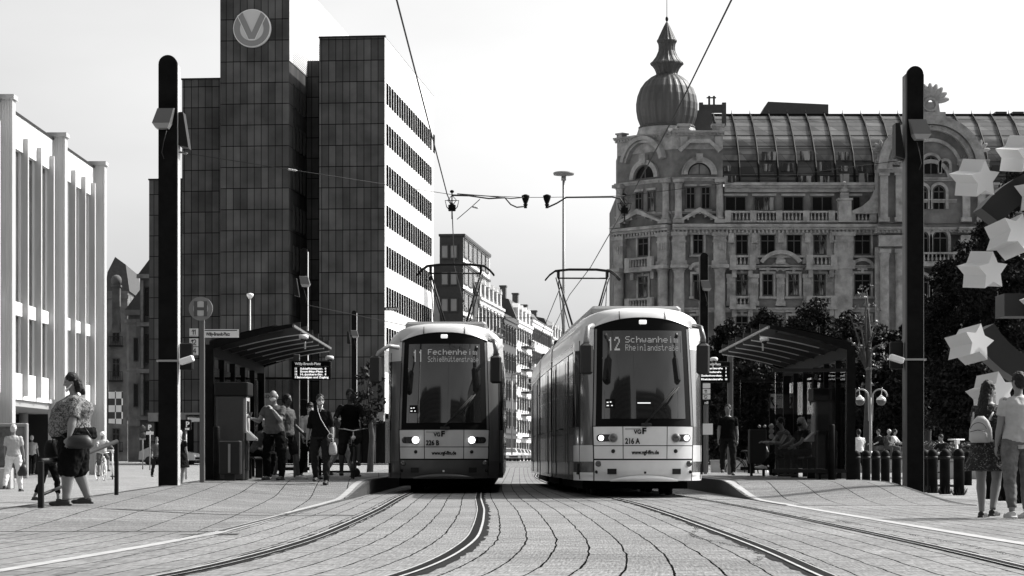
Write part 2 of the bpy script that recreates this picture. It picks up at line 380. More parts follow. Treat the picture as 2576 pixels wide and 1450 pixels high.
def weeds(name, label, cx, w, y0, y1, n, seed):
    random.seed(seed); mb = MB()
    for _ in range(n):
        y = random.uniform(y0, y1); x = cx(y) + random.gauss(0, w); a = random.uniform(0, 6.28); h = random.uniform(.003, .012); z = surf(x, y) + .004
        for k in range(3):
            b = a + k * 2.1; mb.add([(x, y, z), (x + .012 * math.cos(b), y + .012 * math.sin(b), z), (x + .03 * math.cos(b + .4), y + .03 * math.sin(b + .4), z + h)], [(0, 1, 2)])
    o = mb.build(name, mat('weed', .05, .8)); tag(o, label, 'weeds', kind='stuff')
weeds('joint_weeds', 'sparse weeds growing in the paving joints beside the right track', lambda y: trackR(y) - .95 - .12 * math.sin(y), .012, 15, 25, 150, 3)
weeds('joint_weeds', 'sparse weeds growing along the outer rail of the right track', lambda y: trackR(y) + 1.0, .015, 16, 26, 70, 4)
# low planted bank and far end of the street
# ------------------------------------------------------------------ buildings
M_GRAN = panel_mat('dark_granite_panels', .085, .545, 1.62, .05, .004, var=.3, rough=.5, spec=.12)
M_PLAST = mat('white_facade', .78, .7, var=.04, scale=.4)
M_PODIUM = mat('podium_stone', .22, .8, var=.2, scale=1)
def window_mesh(name, w, h, fr=.06, mull=1, trans=0., depth=.12, glass=None, m=None):
    """frame ring, mullion, transom and a recessed pane; origin at the sill's middle, faces -Y"""
    mb = MB(); 
    mb.box(-w / 2, -w / 2 + fr, -.10, depth, 0, h); mb.box(w / 2 - fr, w / 2, -.10, depth, 0, h)
    mb.box(-w / 2 + fr, w / 2 - fr, -.10, depth, 0, fr); mb.box(-w / 2 + fr, w / 2 - fr, -.10, depth, h - fr, h)
    for k in range(mull):
        x = -w / 2 + w * (k + 1) / (mull + 1); mb.box(x - fr * .4, x + fr * .4, -.085, depth - .01, fr, h - fr)
    if trans: mb.box(-w / 2 + fr, w / 2 - fr, -.08, depth - .02, h * trans - fr * .4, h * trans + fr * .4)
    o = mb.build(name, m or M_FRAME)
    p = MB(); p.box(-w / 2 + fr, w / 2 - fr, -.045, -.035, fr, h - fr); q = p.build('pane', glass or M_GLASS, o)
    return o, q
def put_window(proto, parent, loc, rz=0., first=[]):
    o, q = proto
    a = o.copy(); COL.objects.link(a); a.parent = parent; a.location = loc; a.rotation_euler = (0, 0, rz)
    b = q.copy(); COL.objects.link(b); b.parent = a
    return a
def kill(proto):
    for o in proto[::-1]: bpy.data.objects.remove(o)
# ---- V building
th = R(-5.55); s0 = FPX / 170
VB = thing('office_block', 'tall dark granite office block with a round white V emblem and white window-slotted flank', 'building', (X(968, 170), 170, .3), th)
def vu(px, w=0.):
    t = (px - CX) / FPX; c, q = math.cos(-th), math.sin(-th); x0, y0 = VB.location.x, 170.
    return (t * (y0 + w * c) - x0 - w * q) / (c + t * q)
def vz(py, px=968, w=0.): Y = 170 - vu(px, w) * math.sin(-th) + w * math.cos(th); return (HY - py) * Y / FPX + CAMZ - .3
def panel_box(name, px0, px1, w0, w1, ptop, side=None, zb=0.):
    mb = MB(); z1 = vz(ptop, px1, w0)
    mb.box(vu(px0, w0), vu(px1, w0), w0, w1, zb, z1); mb.m = [0] * 6
    mb.m[3] = 1 if side else 0
    o = mb.build(name, [M_GRAN, M_PLAST], VB); return o
panel_box('front_tower', 803, 968, 0, 28.3, 93, True, zb=vz(1040))
panel_box('main_tower', 554, 727, -.25, 31, -74, False, zb=vz(1040))
m_ = MB(); m_.box(vu(727, -.25) + .002, vu(727, -.25) + .05, -.2, 30.9, vz(150), vz(-74, 727) - .02); m_.build('sunlit_flank', M_PLAST, VB)  # white sunlit part only; shade on the flank below is put into dark granite
panel_box('stair_recess', 727.2, 802.8, 7, 28, 153, zb=vz(1040))
panel_box('side_wing', 458, 553.5, 1.2, 29, 200, True, zb=vz(1040))
panel_box('low_wing', 375, 457.7, 3, 28, 453, True, zb=vz(1040))
m_ = MB()
for (a, b, t, w0, w1) in ((803, 968, 93, 0, 28.3), (554, 727, -74, -.25, 31), (458, 553.5, 200, 1.2, 29), (375, 457.7, 453, 3, 28)):
    z = vz(t, b, w0); u0, u1 = vu(a, w0) - .06, vu(b, w0) + .06
    m_.box(u0, u1, w0 - .06, w0 + .3, z, z + .12); m_.box(u1 - .3, u1 - .05, w0 + .3, w1, z, z + .04)
m_.build('roof_edge', M_STEEL, VB)
# base storey: dark doors under a pale band
m_ = MB(); m_.box(vu(375), vu(968) - .02, .35, 27, 0, vz(1061)); m_.build('ground_floor', M_GLASSD, VB)
m_ = MB()
for a, b in ((376, 400), (428, 470), (560, 600), (628, 726), (727, 790), (803, 900), (905, 967)): m_.box(vu(a), vu(b), -.42, .3, vz(1060), vz(1043))
m_.box(vu(375), vu(968), -.38, .3, vz(1043) + .002, vz(1038)); m_.build('fascia', M_PODIUM, VB)
m_ = MB()
for px in range(378, 968, 37): m_.box(vu(px), vu(px) + .35, -.2, .34, 0, vz(1060.5)); m_.mark()
m_.build_split('column', M_GRAN, VB)
m_ = MB()
for px in (440, 700, 840): m_.box(vu(px), vu(px) + .9, .1, .345, .3, vz(1072)); m_.mark()
m_.build_split('door_panel', M_PODIUM, VB)
# slot windows on the lit flank: near rows as parts
wmb = MB(); wmb.box(-.05, .045, 0, .78, 0, 1.6)
slot = wmb.build('window', mat('slot_dark', .004, .9, spec=0.), VB)
slots = []
nW = 20; rest = MB(); k = 0
for r_, py in enumerate((205, 308, 411, 514, 617, 720, 823)):
    z = vz(py) - 1.6
    for i in range(nW):
        w = .75 + i * (27.2 - .75) / nW
        if k < 99: a = slot.copy(); COL.objects.link(a); a.parent = VB; a.location = (0.01, w, z)
        else: rest.box(-.04, .055, w, w + .78, z, z + 1.6)
        k += 1
slot.location = (.01, .75 + 27.2, vz(205) - 1.6)
tag(rest.build('window_strip', mat('slot_dark', .004), VB), kind='stuff')
m_ = MB(); m_.box(-.03, .04, 0.2, 28.2, vz(823) - 3.4, vz(823) - 1.75); m_.build('podium_band', M_PODIUM, VB)
# louvre field high on the main tower's flank, roof plant on the terrace
m_ = MB(); ua = vu(727)
for i in range(24):
    z = vz(152) + .1 + i * .145; m_.box(ua + .04, ua + .1, 1., 18, z, z + .055)
m_.build('louvre', M_STEEL, VB)
m_ = MB(); m_.tube([(ua + .3, 9, vz(120)), (ua + 1.2, 8.2, vz(118)), (vu(803), 8.2, vz(121))], .32, 10); m_.bev(ua + .3, ua + 1.2, 8, 10, vz(152), vz(132), .05); m_.tube([(ua + 1.0, 8.5, vz(152)), (ua + 1.0, 8.5, vz(120))], .06, 6); m_.build('roof_duct', M_STEEL, VB)
# windows inside the recess
pr = window_mesh('window', 1.0, 1.9, .09, 0)
for i, py in enumerate((262, 365, 468, 571, 674, 777, 880)): put_window(pr, VB, (vu(785), 6.95, vz(py)))
pr2 = window_mesh('window', .5, 1.9, .07, 0)
for py in (262, 365, 468, 571, 674):
    for w in (1.6, 3., 4.4, 5.8): put_window(pr2, VB, (ua + .03, w, vz(py)), R(90))
kill(pr); kill(pr2)
# emblem
EM = MB(); ex, ez, er = vu(636, -.25), vz(75, 636), 1.46; EM.M = Matrix.Translation((ex, -.3, ez)) @ Matrix.Rotation(R(90), 4, 'X')
EM.lathe([(er, 0), (er, .28), (er - .04, .32)], n=64, sm=False)
disc = EM.build('emblem', [mat('emblem_rim', .8, .4)], VB)
def flat(mb, pts, y0, y1, mi=0): mb.prism([(ex + a * er / 100, ez + b * er / 100) for a, b in pts], y0, y1, mi)
m1 = MB(); flat(m1, [(95 * math.cos(t * math.pi / 32), 95 * math.sin(t * math.pi / 32)) for t in range(64)], -.635, -.62); m1.build('emblem_face', mat('emblem_pale', .62, .5), disc).parent = VB
m2 = MB()
ring = []
aR = [math.radians(-220 + i * (260 / 40)) for i in range(41)]
out = [(95 * math.cos(a), 95 * math.sin(a)) for a in aR]; inn = [(63 * math.cos(a), 63 * math.sin(a) - 4) for a in aR]
for i in range(40): flat(m2, [inn[i], out[i], out[i + 1], inn[i + 1]], -.652, -.637)
m2.build('emblem_ring', mat('emblem_grey', .26, .5), VB)
m3 = MB()
flat(m3, [(-78, 64), (-18, -63), (18, -63), (78, 64), (70, 70), (14, -56), (-14, -56), (-70, 70)][::-1], -.664, -.66); m3.build('emblem_outline', mat('emblem_rim', .8), VB)
m3 = MB(); flat(m3, [(-72, 60), (-16, -58), (16, -58), (72, 60), (50, 82), (0, -24), (-50, 82)][::-1], -.676, -.669); m3.build('emblem_letter', mat('emblem_grey', .26), VB)
# ---- glass corner office
GB = thing('corner_office', 'pale banded glass office with a dark front beyond the dark granite block', 'building', (X(1106, 242), 242, .34), R(-6))
s1 = FPX / 242
def gz_(py): return (HY - py) / s1 + CAMZ - .34
m_ = MB(); m_.box(0, 60 / s1, 0, 25, 0, gz_(595)); m_.m = [0] * 6; m_.m[3] = 1
M_BANDD = mat('dark_cladding', .04, .5, var=.2)
m_.build('wall', [M_BANDD, M_PLAST], GB)
wn_ = []
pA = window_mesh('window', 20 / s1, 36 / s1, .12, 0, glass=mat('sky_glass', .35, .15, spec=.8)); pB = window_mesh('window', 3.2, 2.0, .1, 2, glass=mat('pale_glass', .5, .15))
for r_ in range(7):
    py = 652 + 67 * r_
    for px in (13, 36, 54): 
        if px < 50: put_window(pA, GB, (px / s1, -.03, gz_(py)))
    for k in range(6): put_window(pB, GB, (60 / s1 + .03, 1.8 + k * 4, gz_(py) + .2), R(90))
kill(pA); kill(pB)
m_ = MB()
for r_ in range(7): z = gz_(652 + 67 * r_) + 2.45; m_.box(60 / s1 + .002, 60 / s1 + .16, .02, 24.9, z - .12, z + .1)
m_.box(-.1, 60 / s1 + .2, -.12, 25, gz_(595), gz_(595) + .25); m_.build('cornice', M_BANDD, GB)
# ---- street row on the left side of the far street
def row_house(x0, y0, ln, dep, h, floors, nwin, roof, m_wall, label, wdark=True, heading=-6.9, balc=False, z0=.34, frame=True):
    T = thing('row_house', label, 'building', (x0, y0, z0), R(heading), 'row of old town houses along the far street')
    b = MB(); b.box(-dep, 0, 0, ln, 0, h); b.build('wall', m_wall, T)
    c = MB(); c.box(-dep, .35, -.05, ln + .02, h, h + .3); c.box(-.1, .2, 0, ln, h - .5, h - .002)
    fh = h / floors
    c.box(0.002, .18, .0, ln - .01, fh * .98, fh * 1.08); c.build('cornice', m_wall, T)
    if roof == 'mansard':
        r = MB(); r.prism([(0.1, h + .3), (-1., h + 3.0), (-dep / 2, h + 4.0), (-dep, h + .3)], 0.05, ln - .05, plane='xz'); o = r.build('roof', mat('slate_roof', .06, .7, var=.3), T)
        d = MB(); n = max(2, int(ln / 3.5))
        for i in range(n): y = ln * (i + .5) / n; d.box(-1.6, .05, y - .55, y + .55, h + .35, h + 2.0); d.prism([(y - .7, h + 2.003), (y + .7, h + 2.003), (y, h + 2.6)], -1.6, .12, plane='yz'); d.mark()
        d.build_split('dormer', m_wall, T)
    else:
        r = MB(); r.box(-dep, .1, 0.1, ln - .1, h + .305, h + .7); r.prism([(-1, h + .7), (-2.5, h + 2.6), (-dep + 1, h + .7)], .2, ln - .2, plane='xz'); r.build('roof', mat('slate_roof', .06), T)
    ch = MB()
    for y in (ln * .2, ln * .75): ch.box(-dep * .45, -dep * .45 + .8, y, y + 1.2, h + .5, h + 5.2); ch.box(-dep * .45 - .1, -dep * .45 + .9, y - .1, y + 1.3, h + 5.2, h + 5.4); ch.mark()
    ch.build_split('chimney', mat('brick', .1, .9, var=.3), T)
    ww = ln / nwin * .45; pr = window_mesh('window', ww, fh * .56, .1, 1, .7)
    for f in range(1, floors):
        for i in range(nwin): put_window(pr, T, (.04, ln * (i + .5) / nwin, f * fh + fh * .22), R(90))
        
    kill(pr)
    g = MB()
    for i in range(nwin): y = ln * (i + .5) / nwin; g.box(-.02, .03, y - ww * .9, y + ww * .9, .1, fh * .8); g.mark()
    g.build_split('shop_front', M_GLASSD, T)
    if frame:
        e = MB(); e.box(.002, .2, -ww * .7, ww * .7, fh * .58, fh * .66); l0 = e.build('lintel', m_wall, T)
        e = MB(); e.box(.002, .18, -ww * .6, ww * .6, -.16, -.03); s0_ = e.build('sill', m_wall, T)
        for f in range(1, floors):
            for i in range(nwin):
                y = ln * (i + .5) / nwin; z = f * fh + fh * .22
                inst(l0, T, (0, y, z)); inst(s0_, T, (0, y, z))
        bpy.data.objects.remove(l0); bpy.data.objects.remove(s0_)
    if balc:
        for f in range(1, floors):
            q = MB(); z = f * fh; q.box(0.01, 1.1, ln * .3, ln * .7, z, z + .15)
            for k in range(15): y = ln * (.3 + .4 * k / 14); q.box(1.02, 1.06, y, y + .04, z + .15, z + 1.0)
            q.box(1.0, 1.08, ln * .3, ln * .7, z + 1.0, z + 1.06); q.build('balcony', M_STEEL, T)
    return T
M_RW1 = mat('pale_render', .72, .85, var=.12, scale=.7); M_RW2 = mat('sandstone_house', .45, .9, var=.3, scale=.8, bump=.3)
base = (X(1203, 250), 250.)
rows_ = [(0, 22, 18.2, 5, 7, 'mansard', M_RW2, 'stucco town house with attic dormers next to the glass office', True),
         (22.1, 14, 17.4, 5, 5, 'flat', M_BANDD, 'dark framed bay-window house in the middle of the far street row', False),
         (36.2, 17, 17.8, 6, 6, 'mansard', M_RW1, 'white house with small square windows in the far street row', True),
         (53.3, 26, 18.9, 6, 11, 'flat', M_RW1, 'white house with tall narrow window strips in the far street row', False),
         (79.4, 24, 18.0, 5, 8, 'mansard', M_RW2, 'house with a curved dark gable roof and balcony at the far end of the row', True),
         (103.5, 22, 16.5, 5, 7, 'mansard', M_RW1, 'last pale house closing the far street row', False)]
a6 = R(6.9)
for (d, ln, h, fl, nw, rf, m, lab, bl) in rows_:
    row_house(base[0] + d * math.sin(a6), base[1] + d * math.cos(a6), ln, 11, h, fl, nw, rf, m, lab, balc=bl)
row_house(26.5, 392, 30, 34, 17, 5, 9, 'mansard', M_RW2, 'pale stone house closing the view at the end of the street', heading=-97)
# ---- theatre on the left
TH = thing('theatre_facade', 'white modern theatre with tall ribbed pillars and glass slots at the left edge', 'building', (-18.4, 72, 0), 0)
M_RIB = mat('ribbed_concrete', .42, .8, var=.12, scale=3, streak=True)
def yq(px): return FPX * 18.4 / (CX - px)
def thb(name, fn, m): mb = MB(); fn(mb); return mb.build(name, m, TH, world=True)
ypil = [yq(-60) - 4, yq(25), yq(158), yq(258)]; ypil[0] = ypil[1] - 9.5
for i, y in enumerate(ypil):
    def f(mb, y=y):
        for k in range(7): x = -19. + .1 * k; mb.box(x, x + .085, y - .02, y + .5, -.15, 13.9)
        mb.box(-18.99, -18.31, y + .0, y + .52, -.15, 13.88); mb.box(-19.05, -18.24, y - .08, y + .62, 13.88, 14.05)
    thb('pillar', f, M_RIB)
def f(mb):
    mb.box(-21, -18.8, 60, 101.2, 12.45, 13.75)
thb('parapet', f, M_PLAST)
thb('coping', lambda mb: mb.box(-21, -18.75, 60, 101.2, 13.752, 13.83), M_STEEL)
def f(mb): mb.box(-21, -18.82, 60, 101.2, 6.15, 6.66); mb.box(-21, -18.82, 60, 101.2, 2.95, 3.95)
thb('spandrel', f, M_PLAST)
def f(mb): mb.box(-26, -18.92, 60, 101.2, 2.7, 2.948); 
thb('soffit', f, mat('soffit_paint', .3, .8))
def f(mb): mb.box(-19.9, -19.35, 60, 101, 3.96, 6.14); mb.box(-19.9, -19.35, 60, 101, 6.67, 12.44)
M_THG = mat('theatre_glass', .05, .25, spec=.05, var=.8, scale=.35)
# fins and the window panes between them, bay by bay
for bi in range(3):
    y0, y1 = ypil[bi] + .52, ypil[bi + 1]
    n = 3
    for k in range(n + 1):
        yy = y0 + (y1 - y0) * (k + .45) / (n + .75)
        def f(mb, yy=yy): mb.box(-18.9, -18.62, yy, yy + .2, 3.1, 13.0)
        thb('fin', f, M_RIB)
        def f(mb, yy=yy): mb.box(-19.0, -18.9, yy - .05, yy + .4, 3.96, 12.44)
        thb('mullion', f, M_WHITE)
    for k in range(n + 1):
        a = y0 + (y1 - y0) * k / (n + 1)
        def f(mb, a=a, b=a + (y1 - y0) / (n + 1)): mb.box(-19.06, -18.98, a, b - .01, 6.6, 12.5); mb.box(-19.06, -18.98, a, b - .01, 3.9, 6.3)
        thb('window', f, M_THG)
def f(mb): mb.box(-30, -25, 60, 101, -.1, 12.4); mb.box(-26, -21, 100.9, 101.2, -.1, 13.7)
thb('rear_wall', f, mat('dark_lobby', .02, .8))
for y in (74, 80, 86, 92, 98): thb('lobby_column', lambda mb, y=y: mb.cyl(-21.5, y, -.15, 2.7, .2, 16), M_CONC)
# ---- old houses between the theatre and the granite block
OH = thing('turreted_house', 'dark old stone house with stacked bay turret left of the granite block', 'building', (X(322, 205), 205, .34), R(2))
m_ = MB(); m_.box(0, 4, 0, 14, 0, 13.5); m_.box(-.3, 4, -.3, .2, 13.5, 14); m_.box(-.15, 4, -.15, 0, 3.8, 4.1); m_.box(-.15, 4, -.15, 0, 8.5, 8.75); m_.build('wall', M_STONE2, OH)
m_ = MB(); m_.lathe([(.75, 3.3), (1.0, 4.2), (1.0, 8.3), (1.1, 8.4), (1., 8.6), (1., 12.6), (1.2, 12.8), (1.2, 13.1)], .9, -.1, 8, sm=False); m_.build('turret', M_STONE2, OH)
m_ = MB(); m_.prism([(-.3, 14), (4, 14), (4, 19.6), (2.5, 18.0), (1.2, 16.0)], .0, 12); m_.build('roof', mat('slate_roof', .06), OH)
m_ = MB(); m_.box(-1.6, -.9, 1, 1.7, 12, 16.2); m_.ell((-1.25, 1.35, 16.8), (.5, .5, .55)); m_.box(-1.7, -.8, .9, 1.8, 16.2, 16.4); m_.build('ball_finial', M_STONE2, OH)
pr = window_mesh('window', .5, 2.2, .08, 0)
for z in (5., 9.2): put_window(pr, OH, (.9, -1.16, z)); 
for z in (1., 5., 9.4):
    for x in (2.4, 3.3): put_window(pr, OH, (x, -.03, z))
kill(pr)
O2 = thing('balcony_house', 'narrow dark old house with iron balconies just right of the theatre', 'building', (X(268, 235), 235, .34), R(4))
m_ = MB(); m_.box(0, 2.2, 0, 14, 0, 18); m_.box(-.2, 2.3, -.2, 0, 17.2, 17.6); m_.build('wall', M_STONE2, O2)
m_ = MB(); m_.prism([(-.2, 18), (2.4, 18), (2.0, 20.8), (.9, 21.6), (.1, 20)], 0, 14); m_.build('roof', mat('slate_roof', .06), O2)
pr = window_mesh('window', .8, 2., .08, 1, .7)
for z in (1.5, 5.2, 8.9, 12.6):
    put_window(pr, O2, (1.0, -.03, z))
    q = MB(); q.box(.3, 1.8, -.9, -.01, z - .5, z - .35)
    for k in range(9): q.box(.3 + k * .18, .34 + k * .18, -.88, -.84, z - .35, z + .5)
    q.box(.3, 1.8, -.9, -.84, z + .5, z + .56); q.build('balcony', M_STEEL, O2)
kill(pr)
O3 = thing('lit_corner_house', 'old house with lit window piers hard against the granite block', 'building', (X(352, 190), 190, .34), R(3))
m_ = MB(); m_.box(0, 3, 0, 8, 0, 16.0); m_.build('wall', M_STONE2, O3)
m_ = MB(); m_.prism([(-.2, 16.0), (3.2, 16.0), (3.2, 19.5), (1.6, 18.4)], 0, 8); m_.build('roof', mat('slate_roof', .06), O3)
m_ = MB()
for z in (3.6, 7.6, 11.6, 15.7): m_.box(-.25, 3.1, -.35, -.002, z, z + .35)
for x in (.1, .9, 1.7, 2.5):
    for z in (4, 8, 12): m_.box(x, x + .22, -.25, -.004, z, z + 3.5)
m_.build('window_pier', M_STONE, O3)
pr = window_mesh('window', .5, 2.6, .07, 0)
for x in (.6, 1.4, 2.2):
    for z in (.4, 4.4, 8.4, 12.4): put_window(pr, O3, (x, -.03, z))
kill(pr)
# ------------------------------------------------------------------ the ornate corner building on the right
GP = 200.; PS = FPX / GP
PAL = thing('ornate_stone_building', 'ornate old stone building with an onion-domed corner tower and curved glass roof', 'building', ((1690 - CX) / PS, GP, .34), 0)
def pzd(p, d): return (HY - p) * (GP + d) / FPX + CAMZ - .34
def pxd(p, d): return (p - CX) * (GP + d) / FPX - (1690 - CX) / PS
def px_(p): return (p - 1690) / PS
def pz(p): return (HY - p) / PS + CAMZ - .34
m_ = MB()
m_.box(px_(1690), px_(2720), 0, 22, 0, pz(470))
cm = -(px_(1690) - px_(1560))               # chamfer width
cw = (1690 - 1560) / PS
m_.prism([(0.001, 0), (0.001, 22), (-cw, 22), (-cw, cw)], 0, pz(470), plane='xy')
m_.box(px_(1690), px_(1818), -.06, 6, pz(470), pz(375)); m_.prism([(.001, -.05), (.001, 8), (-cw, 8), (-cw, cw)], pz(470), pz(375), plane='xy')
m_.build('wall', M_STONE2, PAL)
# two frames of reference: front (plain) and chamfer (rotated 45 deg); u runs along the face
FR = Matrix()
CH = Matrix.Translation((-cw, cw, 0)) @ Matrix.Rotation(R(-45), 4, 'Z')
CL = cw * math.sqrt(2)
def pc(p): return (p - 1560) / 130 * CL       # pixel on the chamfer -> along its face
def faces():
    return MB()
def arc_pts(cx, cz, r, a0, a1, n): return [(cx + r * math.cos(R(a0 + (a1 - a0) * i / n)), cz + r * math.sin(R(a0 + (a1 - a0) * i / n))) for i in range(n + 1)]
def arch(mb, cx, cz, r0, r1, y0, y1, a0=0, a1=180, n=18, sz=1.):
    o = arc_pts(cx, cz, r1, a0, a1, n); i = arc_pts(cx, cz, r0, a0, a1, n)
    for k in range(n): mb.prism([i[k], o[k], o[k + 1], i[k + 1]], y0, y1)
def pediment(mb, x0, x1, z, h, d=.5):
    mb.mark()
    xm = (x0 + x1) / 2; t = .35
    mb.prism([(x0 - .15, z), (x0 + .2, z), (xm, z + h - .1), (xm, z + h + t)], -d, .0); mb.prism([(xm, z + h + t), (xm, z + h - .1), (x1 - .2, z), (x1 + .15, z)], -d, 0)
    n = 8
    for k in range(1, n):
        x = x0 + (x1 - x0) * k / n; zz = z + h * (1 - abs(x - xm) / ((x1 - x0) / 2)) - .12
        mb.box(x - .09, x + .09, -d * .75, -.002, zz - .14, zz + .1)
def cornice(mb, x0, x1, z, d=.7, h=.5, dent=True):
    mb.box(x0, x1, -d, -.001, z - h * .3, z); mb.box(x0, x1, -d * .75, -.002, z - h * .55, z - h * .3 - .003); mb.box(x0, x1, -d * .4, -.003, z - h, z - h * .55 - .003)
    if dent:
        n = int((x1 - x0) / .36)
        for k in range(n): x = x0 + .1 + k * .36; mb.box(x, x + .18, -d * .62, -d * .4 - .003, z - h * .85, z - h * .56)
def column(mb, x, z0, z1, r, fl=True):
    mb.mark()
    mb.box(x - r * 1.5, x + r * 1.5, -r * 2.2, 0, z0, z0 + .35)
    mb.lathe([(r * 1.35, z0 + .35), (r * 1.35, z0 + .5), (r * 1.1, z0 + .6), (r, z0 + .8), (r * .9, z1 - .7), (r * 1.0, z1 - .6), (r * .95, z1 - .5), (r * 1.35, z1 - .3)], x, -r * .7, 12)
    mb.box(x - r * 1.5, x + r * 1.5, -r * 2.3, 0, z1 - .3, z1)
def pilaster(mb, x, w, z0, z1, d=.3):
    mb.mark()
    mb.box(x - w / 2, x + w / 2, -d, -.001, z0, z1); mb.box(x - w * .62, x + w * .62, -d - .08, -.002, z0, z0 + .4)
    mb.box(x - w * .62, x + w * .62, -d - .1, -.002, z1 - .35, z1); mb.box(x - w * .56, x + w * .56, -d - .05, -.003, z1 - .9, z1 - .75)
    for k in range(3): mb.box(x - w * .32 + k * w * .26, x - w * .2 + k * w * .26, -d - .05, -d, z1 - 1.6, z1 - .95)
def balustrade(mb, x0, x1, z0, z1, y=-.7, piers=None):
    mb.mark()
    mb.box(x0, x1, y - .12, y + .14, z1 - .16, z1); mb.box(x0, x1, y - .14, y + .16, z0, z0 + .18)
    n = max(2, int((x1 - x0) / .33)); 
    for k in range(n):
        x = x0 + (k + .5) * (x1 - x0) / n
        mb.lathe([(.05, z0 + .18), (.11, z0 + .35), (.05, z1 - .4), (.08, z1 - .16)], x, y, 6)
    for p in (piers or (x0 + .2, x1 - .2)): mb.box(p - .28, p + .28, y - .17, y + .18, z0 + .001, z1 + .03)
def surround(mb, x, w, z0, z1, t=.22, head='flat'):
    mb.box(x - w / 2 - t, x - w / 2, -.16, -.001, z0 - .05, z1 + t); mb.box(x + w / 2, x + w / 2 + t, -.16, -.001, z0 - .05, z1 + t)
    mb.box(x - w / 2, x + w / 2, -.16, -.001, z1, z1 + t); mb.box(x - w / 2 - t * 1.5, x + w / 2 + t * 1.5, -.28, -.002, z0 - .25, z0 - .055)
    if head == 'flat': mb.box(x - w / 2 - t * 1.4, x + w / 2 + t * 1.4, -.3, -.003, z1 + t + .12, z1 + t + .28)
    if head == 'arch': arch(mb, x, z1 + t, w * .62, w * .62 + .28, -.35, -.002, 15, 165, 10); mb.box(x - w * .3, x + w * .3, -.14, -.004, z1 + t + .1, z1 + t + .5)
    mb.box(x - .14, x + .14, -.24, -.17, z1 + .02, z1 + t + .35)
# ground walls pieces per storey
g = MB()
for M, x0, x1 in ((FR, 0.02, px_(2720)), (CH, 0, CL - .02)):
    g.M = M
    cornice(g, x0 - .2 * (M is CH), x1, pz(566), .9, .9)
    cornice(g, x0, x1, pz(668), .3, .25, False); cornice(g, x0, x1, pz(775), .4, .4, False); cornice(g, x0, x1, pz(880), .4, .4, False)
g.M = FR; cornice(g, px_(1822), px_(2720), pz(462), .8, .8, False)
for M, x0, x1 in ((FR, 0.0, px_(1822)), (CH, -.2, CL)):
    g.M = M; cornice(g, x0, x1, pz(330), .45, .45); cornice(g, x0, x1, pz(447), .3, .3, False); cornice(g, x0, x1, pz(532), .25, .25, False)
g.build('cornice', M_STONE, PAL)
# corner attic
g = MB()
g.M = FR; g.box(0, px_(1818), -.1, 5, pz(376), pz(332)); g.M = Matrix(); g.prism([(.001, -.09), (.001, 6), (-cw, 6), (-cw, cw)], pz(376), pz(332), plane='xy')
g.build('attic_wall', M_STONE, PAL)
g = MB(); g.M = FR
for p in (1720, 1806): g.mark(); g.box(px_(p) - .45, px_(p) + .45, -.3, .5, pz(335), pz(320)); g.box(px_(p) - .6, px_(p) + .6, -.45, .65, pz(320), pz(313)); g.box(px_(p) - .3, px_(p) + .3, -.35, -.1, pz(372), pz(345))
g.mark()
for k in range(10):     # sagging rail between the posts
    t0, t1 = k / 10, (k + 1) / 10; x0 = px_(1730) + t0 * 2.4; x1 = px_(1730) + t1 * 2.4
    h = lambda t: pz(324) - .55 * math.sin(math.pi * t); g.prism([(x0, pz(334)), (x1, pz(334)), (x1, h(t1)), (x0, h(t0))], -.2, .15)
g.mark(); g.M = CH; g.box(.05, .7, -.2, .5, pz(333), pz(322)); g.box(-.05, .85, -.3, .6, pz(322), pz(318)); g.box(CL - .8, CL - .2, -.3, .4, pz(335), pz(322))
g.build_split('attic_post', M_STONE, PAL)
# arches of the top storey
g = MB(); g.M = FR; xc = px_(1759)
arch(g, xc, pz(440), 1.05, 1.42, -.35, 0); arch(g, xc, pz(440), 1.42, 1.6, -.22, -.003); g.box(xc - .3, xc + .3, -.5, -.001, pz(408), pz(388))
g.prism([(px_(1712), pz(385)), (px_(1735), pz(362)), (px_(1735), pz(352)), (px_(1705), pz(378))], -.6, 0); g.prism([(px_(1735), pz(352)), (px_(1735), pz(362)), (px_(1783), pz(362)), (px_(1783), pz(352))], -.6, 0); g.prism([(px_(1783), pz(352)), (px_(1783), pz(362)), (px_(1806), pz(385)), (px_(1815), pz(378))], -.6, 0)
g.mark(); g.M = CH; xm = pc(1628)
arch(g, xm, pz(442), 1.25, 1.7, -.35, 0); arch(g, xm, pz(408), 2.25, 2.6, -.7, 0, 10, 170); arch(g, xm, pz(408), 2.0, 2.22, -.5, -.002, 10, 170); g.box(xm - .35, xm + .35, -.55, -.001, pz(405), pz(380))
g.build_split('arch', M_STONE, PAL)
def lunette(M, x, z, r):
    a = MB(); a.M = M; a.prism([(x - r, z)] + arc_pts(x, z, r, 180, 0, 14)[1:-1] + [(x + r, z)], -.03, .02)
    o = a.build('arched_window', M_GLASSD, PAL)
    b = MB(); b.M = M; b.box(x - .06, x + .06, -.07, -.031, z, z + r); b.box(x - r, x + r, -.075, -.031, z - .04, z + .06); arch(b, x, z, r - .1, r, -.06, -.031, n=14); b.build('frame', M_FRAME, o)
lunette(FR, px_(1759), pz(440), 1.05); lunette(CH, pc(1628), pz(442), 1.25)
# pediments over the main cornice
g = MB(); g.M = FR; pediment(g, px_(1700), px_(1818), pz(578) + .55, 1.05, .75); g.M = CH; pediment(g, -.3, CL - .3, pz(578) + .55, 1.2, .75); g.build_split('pediment', M_STONE, PAL)
